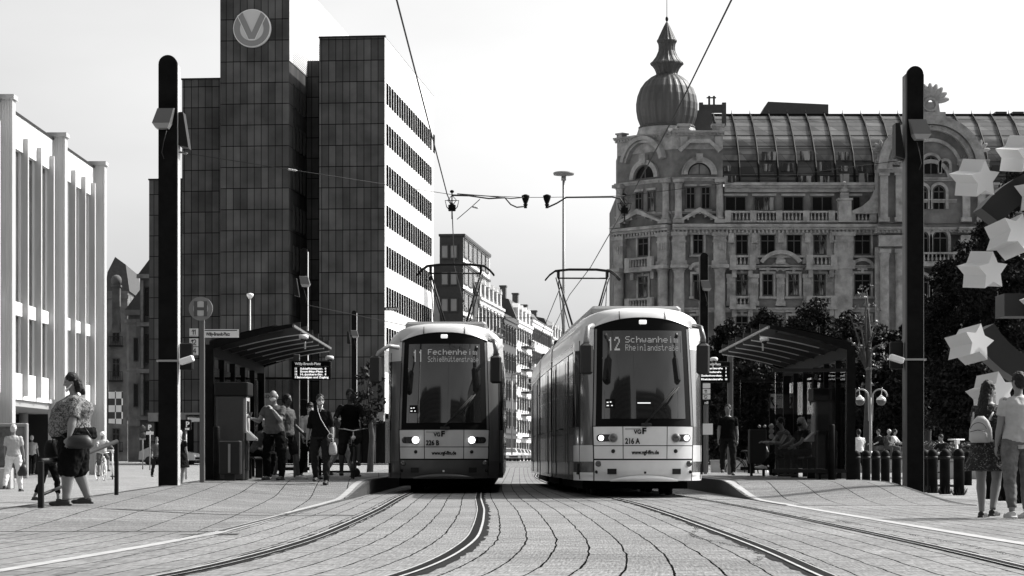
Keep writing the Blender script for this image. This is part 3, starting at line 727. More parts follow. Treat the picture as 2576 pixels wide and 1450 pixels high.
# columns
g = MB(); g.M = FR
for p in (1706, 1810): column(g, px_(p), pz(563), pz(452), .33); g.M = FR
g.M = CH
for u in (.45, CL - .5): column(g, u, pz(563), pz(452), .33)
g.build_split('upper_column', M_STONE, PAL)
g = MB(); g.M = FR
for p in (1707, 1810): pilaster(g, px_(p), 1.15, pz(668), pz(585), .5); column(g, px_(p), pz(880), pz(668), .52)
g.M = CH
for u in (.5, CL - .75): pilaster(g, u, 1.1, pz(668), pz(585), .5); column(g, u, pz(880), pz(668), .52)
g.build_split('giant_column', M_STONE, PAL)
# windows: (frame, pixel centre, pixel width, top, bottom, kind)
wins = []
def W_(M, c, w, t, b, k='flat'): wins.append((M, c, w, t, b, k))
for c in (1613, 1642): W_(CH, c, 18, 474, 528, 'none')
W_(CH, 1624, 26, 592, 640); W_(CH, 1624, 24, 690, 745)
for c in (1737, 1775): W_(FR, c, 24, 470, 527, 'none')
W_(FR, 1756, 27, 588, 640, 'flat'); W_(FR, 1755, 27, 690, 745, 'arch'); W_(FR, 1755, 30, 795, 850)
for c, w in ((1850, 54), (1922, 54), (1995, 54), (2068, 54), (2145, 40)): W_(FR, c, w, 494, 532, 'none')
for c, w in ((1866, 32), (1931, 38), (1997, 38), (2062, 34), (2169, 42)): W_(FR, c, w, 590, 642)
for c, w in ((1866, 32), (1931, 28), (1996, 28), (2061, 32), (2169, 42)): W_(FR, c, w, 689, 745, 'arch' if w == 42 else 'flat')
for c, w in ((1866, 32), (1931, 28), (1996, 28), (2061, 32), (2169, 42)): W_(FR, c, w, 795, 850)
for c in (2510, 2575, 2640): W_(FR, c, 36, 494, 532, 'none'); W_(FR, c, 34, 590, 642); W_(FR, c, 34, 689, 745)
protos = {}
mp_ = mat('pane_painted_reflection', .16, .12, spec=.6, var=.8, scale=1.3, streak=True)      # curtains, and reflected facades painted into the colour as hard-edged light patches
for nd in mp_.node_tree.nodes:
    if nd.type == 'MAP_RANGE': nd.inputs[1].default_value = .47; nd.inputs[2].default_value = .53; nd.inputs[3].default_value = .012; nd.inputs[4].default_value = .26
sg = MB()
for i, (M, c, w, t, b, k) in enumerate(wins):
    ch_ = M is CH
    if ch_: w = w * CL / cw
    W0, H0 = w / PS, (b - t) / PS; key = (round(W0, 2), round(H0, 2), i % 3)
    if key not in protos:
        gl = (M_GLASSD, mat('pane_painted_reflection', .16, .12, spec=.8, var=.8, scale=1.3), M_GLASSD)[(i * 7 + i // 3) % 3]
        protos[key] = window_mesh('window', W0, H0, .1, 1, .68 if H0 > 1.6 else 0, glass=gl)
    u = pc(c) if ch_ else px_(c)
    loc = M @ Vector((u, -.02, pz(b)))
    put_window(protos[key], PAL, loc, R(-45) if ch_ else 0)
    sg.mark(); sg.M = M
    if k != 'none': surround(sg, u, W0, pz(b), pz(t), .2, k)
    else: sg.box(u - W0 / 2 - .12, u + W0 / 2 + .12, -.14, -.003, pz(t) + .02, pz(t) + .22); sg.box(u - W0 / 2 - .12, u + W0 / 2 + .12, -.2, -.004, pz(b) - .2, pz(b) - .02)
for p in protos.values(): kill(p)
sg.build_split('window_surround', M_STONE, PAL)
# brackets and pilasters between the bays, balconies, balustrade
g = MB(); g.M = FR
for p in (1838, 1897, 1963, 2030, 2092): pilaster(g, px_(p), .7, pz(665), pz(588), .22); pilaster(g, px_(p), .7, pz(770), pz(690), .22); g.box(px_(p) - .25, px_(p) + .25, -.55, -.22, pz(612), pz(588))
for p in (2120,): pilaster(g, px_(p), 1.7, pz(668), pz(585), .55); pilaster(g, px_(p), 1.6, pz(880), pz(668), .5)
for p in (2222, 2262, 2410, 2450): column(g, px_(p), pz(668), pz(583) - .1, .4) if False else None
g.build_split('pilaster', M_STONE, PAL)
def balcony(M, x0, x1, z0, z1, d=1.):
    b = MB(); b.M = M; b.box(x0 - .1, x1 + .1, -d - .15, -.001, z0 - .25, z0); balustrade(b, x0, x1, z0 + .001, z1, -d + .05)
    for x in (x0 + .35, x1 - .35): b.prism([(x - .2, z0 - .25), (x + .2, z0 - .25), (x + .2, z0 - .9), (x - .2, z0 - .9)], -.6, -.002)
    b.build('balcony', M_STONE, PAL)
balcony(CH, pc(1598), pc(1660), pz(674), pz(645)); balcony(CH, pc(1598), pc(1660), pz(775), pz(748))
for a, b in ((1836, 1896), (2028, 2100)): balcony(FR, px_(a), px_(b), pz(674), pz(645), .9); balcony(FR, px_(a), px_(b), pz(773), pz(747), .9)
g = MB(); g.M = FR; balustrade(g, px_(1826), px_(2110), pz(562), pz(533), -.55, [px_(p) for p in (1830, 1893, 1958, 2026, 2090)]); balustrade(g, px_(2135), px_(2200), pz(562), pz(536), -.55)
g.mark(); g.box(px_(2106), px_(2138), -1., -.001, pz(562), pz(505)); g.box(px_(2103), px_(2141), -1.1, 0.02, pz(507), pz(502)); g.box(px_(2112), px_(2132), -.9, -.1, pz(502), pz(488)); g.lathe([(.3, pz(488)), (.45, pz(480)), (.2, pz(474)), (.33, pz(466)), (.05, pz(458))], px_(2122), -.5, 10)
g.build_split('balustrade', M_STONE, PAL)
# segmental pediment between two bays
g = MB(); g.M = FR; arch(g, px_(1963), pz(695), 1.95, 2.3, -.6, 0, 35, 145, 14); arch(g, px_(1963), pz(688), .3, 1.1, -.12, -.002, 30, 150, 7); g.build('segmental_pediment', M_STONE, PAL)
# central gable with its great arch
xc = px_(2335); zc = pz(432)
g = MB(); g.M = FR
g.prism([(px_(2205), pz(566)), (px_(2470), pz(566)), (px_(2470), zc)] + arc_pts(xc, zc, 132 / PS, 0, 180, 24) + [(px_(2205), zc)], -1.2, 1.5)
o = g.build('gable', M_STONE2, PAL)
g = MB(); g.M = FR
for (a, b, d) in ((112, 134, -2.0), (98, 110, -1.7), (70, 78, -1.45)): g.mark(); arch(g, xc, zc, a / PS, b / PS, d, -1.201, 0, 180, 30)
g.mark()
for k in range(40):
    a = R(4 + k * 172 / 39); g.box(xc + 105 / PS * math.cos(a) - .06, xc + 105 / PS * math.cos(a) + .06, -1.8, -1.2, zc + 105 / PS * math.sin(a) - .06, zc + 105 / PS * math.sin(a) + .06)
g.mark(); arch(g, xc, pz(458), 1.5, 1.85, -1.42, -1.202, 0, 180, 20)
g.build_split('great_arch', M_STONE, PAL)
g = MB(); g.M = FR; g.M = Matrix.Translation((0, -1.2, 0))
for x0, x1 in ((2195, 2275), (2400, 2480)):
    g.mark()
    cornice(g, px_(x0), px_(x1), pz(408), .6, .45); g.box(px_(x0 + 5), px_(x1 - 5), -.35, -.001, pz(440), pz(426))
    for p in (x0 + 22, x1 - 20): g.box(px_(p) - .33, px_(p) + .33, -.5, -.002, pz(560), pz(440)); g.box(px_(p) - .45, px_(p) + .45, -.6, -.003, pz(448), pz(441)); g.box(px_(p) - .45, px_(p) + .45, -.6, -.003, pz(563), pz(552))
    cornice(g, px_(x0 + 2), px_(x1 + 2), pz(577), .9, .5); g.box(px_(x0 + 8), px_(x1 - 6), -.6, -.004, pz(625), pz(597))
    for p in (x0 + 22, x1 - 20): g.box(px_(p) - .5, px_(p) + .5, -1., -.005, pz(642), pz(632)); g.lathe([(.5, pz(880)), (.42, pz(860)), (.4, pz(660)), (.5, pz(642))], px_(p), -.6, 14)
    g.box(px_(x0), px_(x1), -.15, -.006, pz(880), pz(626))
g.mark(); cornice(g, px_(2276), px_(2399), pz(506), .3, .3, False); cornice(g, px_(2276), px_(2399), pz(452), .3, .3, False); cornice(g, px_(2276), px_(2399), pz(577), .5, .4)
g.build_split('gable_pier', M_STONE, PAL)
# palmettes
g = MB(); g.M = Matrix.Translation((0, -1.0, 0))
def palmette(cx, z, r, n=9):
    g.mark()
    for k in range(n):
        a = R(10 + 160 * k / (n - 1)); p = Matrix.Rotation(-(a - math.pi / 2), 3, 'Y'); g.ell((cx + r * .6 * math.cos(a), 0, z + r * .6 * math.sin(a)), (.23 * r / 1.3, .22, r * .5), 8, 6, Mx=p)
    arch(g, cx, z - r * .15, r * .28, r * .42, -.3, .1, 0, 360, 16); g.prism([(cx - r * .6, z - r), (cx + r * .6, z - r), (cx + r * .45, z), (cx - r * .45, z)], -.1, .1)
palmette(xc, pz(262), 1.6); palmette(px_(2218), pz(385), 1.0, 6); palmette(px_(2455), pz(385), 1.0, 6); palmette(px_(2262), pz(412) + .1, .7, 6); palmette(px_(2415), pz(412) + .1, .7, 6)
g.box(xc - 1.3, xc + 1.3, -.4, .5, pz(302), pz(288)); g.build_split('palmette', M_STONE, PAL)
def arched(M, x, w, zt, zb, dy=-1.22):
    r = w / 2; a = MB(); a.M = Matrix.Translation((0, dy, 0)) @ M; pts = [(x - r, zb)] + arc_pts(x, zt - r, r, 180, 0, 12) + [(x + r, zb)]
    a.prism(pts, -.02, .1); o = a.build('arched_window', M_GLASSD, PAL)
    b = MB(); b.M = Matrix.Translation((0, dy, 0)) @ M; b.box(x - .05, x + .05, -.07, -.021, zb, zt); arch(b, x, zt - r, r - .09, r + .02, -.07, -.021); b.box(x - r, x - r + .09, -.07, -.021, zb, zt - r); b.box(x + r - .09, x + r, -.07, -.021, zb, zt - r); b.box(x - r, x + r, -.068, -.021, zt - r - .05, zt - r + .05); b.build('frame', M_FRAME, o)
    c = MB(); c.M = b.M; arch(c, x, zt - r, r + .05, r + .3, -.22, -.001); c.box(x - r - .3, x - r - .05, -.22, -.002, zb, zt - r); c.box(x + r + .05, x + r + .3, -.22, -.002, zb, zt - r); c.build('arch_surround', M_STONE, PAL)
for p, w, t, b in ((2335, 36, 398, 442), (2300, 17, 412, 440), (2370, 17, 412, 440), (2311, 30, 472, 530), (2355, 30, 472, 530), (2311, 36, 585, 650), (2358, 36, 585, 650), (2311, 36, 695, 760), (2358, 36, 695, 760)): arched(FR, px_(p), w / PS, pz(t), pz(b))
balcony(Matrix.Translation((0, -1.2, 0)), px_(2290), px_(2400), pz(668), pz(640), .8)
# sweeping scroll between balustrade and gable
g = MB(); g.prism([(px_(2140), pz(533)), (px_(2165), pz(522)), (px_(2185), pz(505)), (px_(2197), pz(480)), (px_(2200), pz(430)), (px_(2208), pz(430)), (px_(2208), pz(540)), (px_(2140), pz(540))], -.9, -.3); g.build('scroll', M_STONE, PAL)
# curved glass roof
M_MANS = panel_mat('roof_glass', .045, 1.75, .62, .05, .01, var=.5, rough=.3, spec=.3)
g = MB(); prof = [(.9, pz(461)), (1.3, pz(420)), (2.2, pz(380)), (3.8, pz(338)), (6.0, pz(305) + .5), (8.6, pz(281) + 1.0), (12, pz(281) + 1.1), (22, pz(281) + .5)]
xs = [px_(1800), px_(2720)]
g.grid([[(x, y, z) for x in xs] for y, z in prof[:4]]); g.grid([[(x, y, z) for x in xs] for y, z in prof[3:]], 1); g.add([(px_(1800), y, z) for y, z in prof] + [(px_(1800), 22, pz(461)), ], [list(range(9))]); g.build('glass_roof', [M_MANS, panel_mat('roof_metal_courses', .1, 1.75, .5, .05, .03, var=.35, rough=.5)], PAL)
g = MB()
for k in range(20):
    x = px_(1815 + 48.5 * k); pts = [(x, y - .12, z + .08) for y, z in prof[:6]]
    g.mark(); g.tube(pts, .09, 5, sm=False); g.tube([(x, 8.6, prof[5][1]), (x, 8.6, prof[5][1] + .5)], [.07, .01], 4)
g.mark()
for (y, z) in ((1.1, pz(440)), (1.75, pz(400)), (2.9, pz(358)), (4.5, pz(325)), (5.6, pz(308)), (7.2, pz(292) + .7)): g.tube([(xs[0], y - .06, z + .03), (xs[1], y - .06, z + .03)], .04, 4)
g.box(xs[0], xs[1], 8.4, 8.8, prof[5][1] - .1, prof[5][1] + .1)
g.build_split('roof_rib', M_BLACK, PAL)
wn = MB()
for k in range(18):                      # sloped attic panes
    x = px_(1818 + 48.5 * k)
    for j, (a, b) in enumerate(((.12, .30), (.36, .52), (.56, .74))):
        if random.random() < .72:
            zz = pz(461) + 1.05 * j + .15; y = .9 + .4 * (zz - pz(461)) / (pz(420) - pz(461)) ; w = random.uniform(.6, 1.35)
            wn.box(x + .2, x + .2 + w, y - .12, y - .02, zz, zz + random.uniform(.5, .85)); wn.mark()
wn.build_split('roof_light', mp_, PAL)  # roof panes carry the same painted reflections
g = MB(); g.prism([(pxd(1912, 12), pzd(290, 12)), (pxd(1932, 12), pzd(256, 12)), (pxd(2084, 12), pzd(263, 12)), (pxd(2084, 12), pzd(290, 12))], 12, 16); g.build('roof_plant', M_BANDD, PAL)
g = MB()
for p in (1759, 1817): g.box(pxd(p, 6), pxd(p + 10, 6), 6, 6.6, pz(330), pzd(258, 6))
g.box(pxd(1769, 6), pxd(1817, 6), 6.05, 6.5, pzd(283, 6), pzd(263, 6)); g.box(pxd(1782, 6), pxd(1787, 6), 6.1, 6.3, pzd(263, 6), pzd(241, 6)); g.box(pxd(1794, 6), pxd(1799, 6), 6.1, 6.3, pzd(263, 6), pzd(241, 6)); g.box(pxd(1778, 6), pxd(1802, 6), 6.12, 6.28, pzd(247, 6), pzd(244, 6)); g.box(px_(1748), px_(1800), 3.5, 5.9, pz(330), pzd(280, 4)); g.build('roof_gear', M_BANDD, PAL)
g = MB()
for p in (2505, 2548, 2600): g.box(pxd(p, 10), pxd(p + 28, 10), 10, 12, pzd(295, 10), pzd(281, 10))
g.build('roof_box', M_BANDD, PAL)
# onion dome
cxp, cyp = px_(1684), 3.3; dome = MB(); q = lambda py: pz(py) + .35
prof = [(2.45, 322), (2.55, 318), (2.38, 314), (2.42, 310), (2.62, 295), (2.73, 275), (2.74, 258), (2.62, 238), (2.35, 218), (1.95, 202), (1.45, 190), (1.05, 184)]
n = 96
def ribbed(mb, prof, n=96, ribs=24, amp=.03):
    v = []; f = []
    for (r, py) in prof:
        for j in range(n):
            a = 2 * math.pi * j / n; rr = r * (1 + amp * (1. if (j * ribs * 1. / n) % 1 < .26 else 0.)); v.append((cxp + rr * math.cos(a), cyp + rr * math.sin(a), q(py)))
    for i in range(len(prof) - 1):
        for j in range(n): f.append((i * n + j, i * n + (j + 1) % n, (i + 1) * n + (j + 1) % n, (i + 1) * n + j))
    f.append(list(range((len(prof) - 1) * n, len(prof) * n))); mb.add(v, f, 0, False)
M_DOME = mat('dome_metal', .065, .5, spec=.3, var=.35, scale=.9, streak=True, bump=.3)
ribbed(dome, prof); dome.build('dome', M_DOME, PAL)
sp = MB(); ribbed(sp, [(1.0, 184), (.93, 181), (.98, 176), (1.1, 168), (1.3, 160), (1.46, 156), (1.46, 153), (1.25, 148), (.95, 136), (.75, 122), (.72, 112), (.76, 104), (.88, 98), (.88, 95), (.8, 92), (.55, 76), (.3, 60), (.1, 49), (.03, 46)], amp=.05, ribs=16); sp.build('spire', M_DOME, PAL)
fi = MB(); fi.ell((cxp, cyp, q(40)), (.14, .14, .24)); fi.tube([(cxp, cyp, q(48)), (cxp, cyp, q(-20))], .03, 6); fi.build('finial', M_STEEL, PAL)
dr = MB(); dr.lathe([(2.75, pz(335)), (2.75, pz(326)), (2.6, pz(322) + .35), (1, pz(321) + .36)], cxp, cyp, 48); dr.build('drum', M_STONE, PAL)
# ------------------------------------------------------------------ trams
M_SCREEN = mat('windscreen_glass', .012, .05, spec=1., coat=.3)
M_LED = mat('led_text', .28, .5, emit=.10)
M_LEDW = mat('led_white', .6, .5, emit=.45)
M_HEAD = mat('headlight_on', .9, .3, emit=3.)
M_LENS = mat('headlight_off', .12, .12, spec=1., metal=.5)
M_RUB = mat('rubber', .015, .7)
M_SEAM = mat('seam', .01, .8)
GL = {'F': '1111110000100001111010000100001000', 'S': '0111110000100000111000001000011111', 'R': '1111010001100011111010100100101000 1', 'e': '00000000000111010001111111000001110', 'c': '00000000000111010000100001000001110',
 'h': '10000100001011011001100011000110001', 'n': '00000000001011011001100011000110001', 'i': '00100000000010000100001000010000100', 'm': '00000000001101010101101011010110101', 'ß': '01100100101001010110100011000110110', 'ü': '01010000001000110001100011001101101',
 't': '01000010001110001000010000100100110', 's': '00000000000111110000011100000111110', 'r': '00000000001011011001100001000010000', 'a': '00000000000111000001011111000101111', 'w': '00000000001000110001101011010101010', 'l': '01100001000010000100001000010001110', 'd': '00001000010110110011100011000101111',
 '1': '00100011000010000100001000010000100', '2': '01110100010000100010001000100011111'}
def dots(T, body, x0, z0, w, h, fy, fill, name='destination_text'):
    mb = MB(); pw = w / (len(body) * 6 - 1); ph = h / 7; up = 0
    for i, ch in enumerate(body):
        g = GL[ch].replace(' ', '')[:35].ljust(35, '0')
        if ch == 'S': g = '01111100001000001110000010000111110'
        if ch == 'F': g = '11111100001000011110100001000010000'
        if ch == 'R': g = '11110100011000111110101001001010001'
        for k in range(35):
            if g[k] == '1':
                c, r = k % 5, k // 5; xx = x0 + (i * 6 + c) * pw; zz = z0 + (6 - r) * ph; y = fy(xx, zz) - .032
                a, b = pw * .5 * fill, ph * .42 * fill; xm, zm = xx + pw / 2, zz + ph / 2
                mb.add([(xm - a, y, zm - b), (xm + a, y, zm - b), (xm + a, y + .1 * b, zm + b), (xm - a, y + .1 * b, zm + b)], [(0, 1, 2, 3)])
    return mb.build(name, M_LED, T)
def superell(a, hw, z0, z1, ex=.62, ez=.55):
    t = a * math.pi / 2; c = math.cos(t); s_ = math.sin(t)
    return (hw * math.copysign(abs(s_) ** ex, s_), z0 + (z1 - z0) * abs(c) ** ez)
def make_tram(label, x, y, rz, path, length, m_face, m_bump, m_side, m_side2, m_roof, no, lines, route, head_on, mirror_arm, panto_y, m_stripe):
    T = thing('tram', label, 'tram', (x, y, 0), rz, 'trams waiting side by side at the stop')
    def hw(z): return .905 + .025 * min(1, max(0, (z - .3) / 1.)) - max(0, z - 1.3) * .03
    def fy(x_, z):
        t = min(1.05, abs(x_) / .92); v = .34 * t ** 2.8
        if z > 1.3: v += (z - 1.3) * .12 + .045 * (z - 1.3) ** 2
        if z < .69: v += (.69 - z) * .1 + (.04 if z < .4 else 0)
        return v
    def patch(nm, x0, x1, z0, z1, m, nx=10, nz=4, out=0., th=.05, par=None, zf=None):
        mb = MB(); rows = []
        for k in range(nz + 1):
            row = []
            for i in range(nx + 1):
                z = z0 + (z1 - z0) * k / nz; xx = (x0 + (x1 - x0) * i / nx) * hw(z) / .92
                if zf: z = z0 + (zf(xx) - z0) * k / nz
                row.append((xx, fy(xx, z) - out, z))
            rows.append(row)
        mb.grid(rows)
        # rim so that the panel has thickness
        loop = rows[0] + [r[-1] for r in rows[1:]] + rows[-1][::-1][1:] + [r[0] for r in rows[::-1][1:-1]]
        n = len(loop); vs = loop + [(p[0], p[1] + th, p[2]) for p in loop]; mb.add(vs, [(i, (i + 1) % n, n + (i + 1) % n, n + i) for i in range(n)], 0, False)
        return mb.build(nm, m, par or T)
    # dark carcass right behind the panels shows in the gaps
    mb = MB(); rows = [[(xx * hw(z) / .92 * .985, fy(xx, z) + .03, z) for xx in np.linspace(-.92, .92, 17)] for z in np.linspace(.36, 3.2, 16)]; mb.grid(rows); mb.build('nose_frame', M_SEAM, T)
    bmp = patch('bumper', -.90, .90, .31, .685, m_bump, 20, 5, out=.03)
    lip = MB(); rows = []
    for k in range(5):
        rows.append([(xx, fy(xx, .4) - .035 - .05 * math.sin(math.pi * k / 4) * (1 - (abs(xx) / .62) ** 2), .30 + .11 * k / 4 * (1 - (xx / .62) ** 2 * .7)) for xx in np.linspace(-.62, .62, 17)])
    lip.grid(rows); lip.build('bumper_lip', m_bump, T)
    def decal(nm, x0, x1, z0, z1, m, out=.034, par=None, th=.02):
        mb = MB(); ys_ = min(fy(x0, (z0 + z1) / 2), fy(x1, (z0 + z1) / 2)); a = fy(x0, z0) - out; b = fy(x1, z0) - out; c = fy(x1, z1) - out; d = fy(x0, z1) - out
        mb.add([(x0, a, z0), (x1, b, z0), (x1, c, z1), (x0, d, z1), (x0, a + th, z0), (x1, b + th, z0), (x1, c + th, z1), (x0, d + th, z1)], [(0, 1, 2, 3), (0, 4, 5, 1), (1, 5, 6, 2), (2, 6, 7, 3), (3, 7, 4, 0)]); return mb.build(nm, m, par or T)
    decal('coupler_flap', -.67, -.51, .43, .53, M_SEAM, .042); decal('coupler_flap', .51, .67, .43, .53, M_SEAM, .042)
    for s in (-1, 1):
        g = MB(); yy = fy(.84, .62) - .055
        g.M = Matrix.Translation((s * .83, yy, .62)) @ Matrix.Rotation(R(90), 4, 'X'); g.lathe([(.055, -.02), (.055, .02), (.03, .03)], n=16); g.build('indicator_lamp', M_LENS, T)
        g = MB(); g.M = Matrix.Translation((s * .86, fy(.86, .46) - .04, .47)) @ Matrix.Rotation(R(90), 4, 'X'); g.lathe([(.03, -.02), (.03, .01)], n=12); g.build('reflector', M_SEAM, T)
    for a, b in ((-.90, -.40), (-.385, .40), (.415, .90)):
        patch('lower_panel', a, b, .712, .942, m_face, 8, 3, out=.02); patch('upper_panel', a, b, .957, 1.295, m_face, 8, 3, out=.02)
    for s in (-1, 1):
        g = MB(); g.M = Matrix.Translation((s * .57, fy(.57, .85) - .032, .85)) @ Matrix.Rotation(R(90), 4, 'X'); g.lathe([(.036, -.01), (.036, .004)], n=16); g.build('round_port', M_SEAM, T)
        # headlight group: dark stadium recess, round lamp inboard, small lamp outboard
        g = MB(); x0, x1 = sorted((s * .56, s * .80)); cols = []
        for xx in np.linspace(x0 - .062, x1 + .062, 33):
            e = max(0, x0 - xx, xx - x1) / .062; hh = .064 * math.sqrt(max(0, 1 - e * e)) + .001; cols.append([(xx, fy(xx, 1.09) - .030, 1.09 - hh), (xx, fy(xx, 1.09) - .030, 1.09 + hh)])
        g.grid(cols); hl = g.build('headlight', M_SCREEN, T)
        for (dx, r, on, nm) in ((.57, .083, head_on == 'in', 'main_lamp'), (.78, .056, head_on == 'out', 'side_lamp')):
            if nm == 'side_lamp' and not on: continue
            b = MB(); b.M = Matrix.Translation((s * dx, fy(dx, 1.09) - .042, 1.09)) @ Matrix.Rotation(R(90), 4, 'X'); b.lathe([(r, -.02), (r, .012), (r * .85, .016)], n=24); b.build(nm, M_GREYM if not on else M_WHITE, hl)
            c = MB(); c.M = Matrix.Translation((s * dx, fy(dx, 1.09) - .059, 1.09)) @ Matrix.Rotation(R(90), 4, 'X'); c.lathe([(r * .84, -.006), (r * .8, .006), (r * .45, .018), (0.002, .02)], n=24); c.build('lens', M_HEAD if on else M_LENS, hl)
    # windscreen and its black surround with an arched top
    arcz = lambda xx: 3.30 - .17 * (abs(xx) / .88) ** 2.2
    patch('windscreen_surround', -.865, .865, 1.31, 3.3, M_BLACK, 24, 22, out=.012, zf=lambda xx: arcz(xx))
    patch('windscreen', -.76, .76, 1.44, 3.06, M_SCREEN, 16, 14, out=.022)
    for s in (-1, 1): patch('edge_strip', s * .885 - .02, s * .885 + .02, 1.31, 3.10, m_side, 2, 20, out=.02)
    # details behind and on the glass
    decal('sun_blind_edge', -.74, .74, 2.545, 2.565, M_GREYM, .026, th=.003)
    decal('sign_field', -.66, .70, 2.66, 2.97, mat('sign_matrix', .05, .4), .026, th=.003)
    decal('dash_light_field', -.70, -.54, 1.64, 1.8, M_BLACK, .028, th=.003)
    for dx, dz, w in ((.02, .09, .035), (.075, .095, .03), (.02, .03, .04), (.1, .03, .025)): decal('dash_symbol', -.70 + dx, -.70 + dx + w, 1.64 + dz, 1.64 + dz + .02, M_LEDW, .034, th=.002)
    decal('driver_desk', -.72, .62, 1.45, 1.95, mat('desk_grey', .06, .5, var=.3), .0245, th=.002)
    if head_on == 'out': decal('cab_strip_light', -.13, .11, 1.715, 1.735, M_LEDW, .03, th=.003)
    def tx(body, size, xx, z, m, width=None, out=.036, name='lettering', tilt=None, bold=0.):
        ang = 90 - math.degrees(math.atan((fy(xx, z + .1) - fy(xx, z)) / .1)) if tilt is None else tilt
        return text(body, size, m, T, (xx, (min(fy(xx, z), fy(xx + (width or 0), z)) if xx * (xx + (width or 0)) > 0 else fy(0, z)) - out, z), (ang, 0, 0), name, width=width, bold=bold)
    dots(T, lines[0], -.33, 2.835, lines[2], .115, fy, 1.0); dots(T, lines[1], -.33, 2.685, lines[3], .115, fy, .9)
    dots(T, route, -.64, 2.69, .21, .25, fy, 1.15, 'route_number')
    tx('VG', .105, -.20, 1.165, M_BLACK, width=.135, bold=.004); tx('F', .15, -.055, 1.165, M_BLACK, width=.075, bold=.006); decal('logo_bar', -.36, -.08, 1.245, 1.26, M_GREYM, .03, th=.003)
    tx(no, .14, -.36, .985, M_BLACK, width=.27, bold=.005); tx('www.vgf-ffm.de', .1, -.24, .795, M_BLACK, width=.50, bold=.004)
    decal('warning_mark', -.02, .02, .44, .48, M_BLACK if m_bump is m_face else M_WHITE, .09, th=.003)
    # wiper
    g = MB(); a = (.02, fy(.02, 1.33) - .06, 1.36); b = (.62, fy(.62, 1.95) - .07, 2.0); g.tube([a, b], .012, 6); g.tube([(.0, a[1], 1.36), (.58, b[1], 2.0)], .01, 6); g.tube([(.36, fy(.3, 1.7) - .05, 1.62), (.64, fy(.6, 2.) - .05, 2.02)], .014, 5); g.bev(-.07, .12, a[1] - .01, a[1] + .06, 1.3, 1.36, .015); g.build('wiper', M_RUB, T)
    # cowl above the windscreen, rounded back to the full body
    Y1 = 1.5; zt = lambda t: 3.13 - .28 * t
    def C0(a): xx = .885 * a; return (xx, fy(xx, arcz(xx)) - .02, arcz(xx) + .005)
    def C1(a): xx = .90 * a; z = 3.44 - .30 * abs(a) ** 3.2; return (xx, fy(xx, z) + .02, z)
    def C1b(a): p = superell(a, .93, 3.12, 3.50, .8, .5); return (p[0], .75, p[1])
    def C2(a): p = superell(a, 1.10, zt(.55), 3.49, .66, .55); return (p[0], 1.05, p[1])
    def C3(a): p = superell(a, 1.2, zt(1.), 3.47, .62, .55); return (p[0], Y1, p[1])
    A = np.linspace(-1, 1, 33)
    mb = MB(); c0 = [C0(a) for a in A]; c1 = [C1(a) for a in A]; c1 = [(p[0], p[1] + .06, p[2]) for p in c1]; mid = [((p[0] + q[0]) / 2 * 1.004, (p[1] + q[1]) / 2 - .02, (p[2] + q[2]) / 2 + .01) for p, q in zip(c0, c1)]
    mb.grid([c0, mid, c1, [C1b(a) for a in A], [C2(a) for a in A], [C3(a) for a in A]]); mb.build('roof_cowl', m_roof, T)
    for s in (-.42, .42): g = MB(); g.tube([(s, C0(s / .9)[1] - .012, arcz(s) + .01), (s, fy(s, 3.4) + .045, 3.42)], .008, 5); g.build('cowl_seam', M_SEAM, T)
    g = MB(); g.bev(-.07, .07, fy(0, 3.22) - .045, fy(0, 3.22) + .02, 3.175, 3.255, .012); g.build('top_lamp', mat('top_lamp', .8, .3, emit=.35), T)
    # flared corner fairings
    for s in (-1, 1):
        def FP(t, z, s=s):
            t2 = math.sin(t * math.pi / 2) ** .8; xa = hw(min(z, 3.1)); xx = xa + (1.2 - xa) * t2; y0 = fy(xa, z) - .0
            return (s * xx, y0 + (Y1 - y0) * t, z)
        bands = ((.31, .46, m_face if m_stripe else m_side2, 'skirt'), (.46, .66, m_side2, 'skirt'), (.66, .96, m_stripe or m_side, 'flank_panel'), (.96, 1.3, m_side, 'flank_panel'), (1.3, 2.72, None, 'cab_side_window'), (2.72, 3.13, m_roof, 'flank_top'))
        for z0, z1, mm, nm in bands:
            mb = MB(); ts = np.linspace(0, 1, 13); n = 6; rows = []
            for k in range(n + 1):
                row = []
                for t in ts:
                    za, zb = z0, z1
                    if nm == 'flank_top': zb = zt(t)
                    row.append(FP(t, za + (zb - za) * k / n))
                rows.append(row)
            if nm == 'cab_side_window':
                mb.grid([r[:6] for r in rows], 1); mb.grid([r[5:] for r in rows], 0); mb.build(nm, [M_SCREEN, m_side], T)
            else: mb.grid(rows); mb.build(nm, mm, T)
        g = MB(); p0, p1 = FP(.52, .35), FP(.52, 3.0); g.tube([FP(.46, .33), FP(.46, 1.3), FP(.46, 2.9)], .012, 5); g.build('panel_seam', M_SEAM, T)
        g = MB(); q = FP(.6, .42); g.box(q[0] - .12 if s > 0 else q[0] - .015, q[0] + .015 if s > 0 else q[0] + .12, q[1] - .14, q[1] + .14, .42, .62); g.build('foot_grille', M_SEAM, T)
        # mirror
        mg = MB(); xm = s * 1.06
        if s < 0 and mirror_arm == 'long': xm = -1.38
        if s < 0 and mirror_arm == 'long': mg.tube([(-.93, .2, 2.98), (-1.12, .02, 3.0), (-1.32, -.05, 2.86), (-1.38, -.05, 2.72)], [.05, .045, .04, .035], 8)
        else: mg.tube([(s * .93, .3, 3.14), (xm * .97, .08, 3.1), (xm, .0, 2.92), (xm, .0, 2.8)], [.05, .045, .05, .06], 8)
        mo = mg.build('mirror_arm', m_side if s > 0 else M_GREYM, T)
        mb = MB(); w = .115; mb.bev(xm - w, xm + w, -.12, .08, 2.24, 2.8, .04); b = mb.build('mirror_housing', M_RUB, mo)
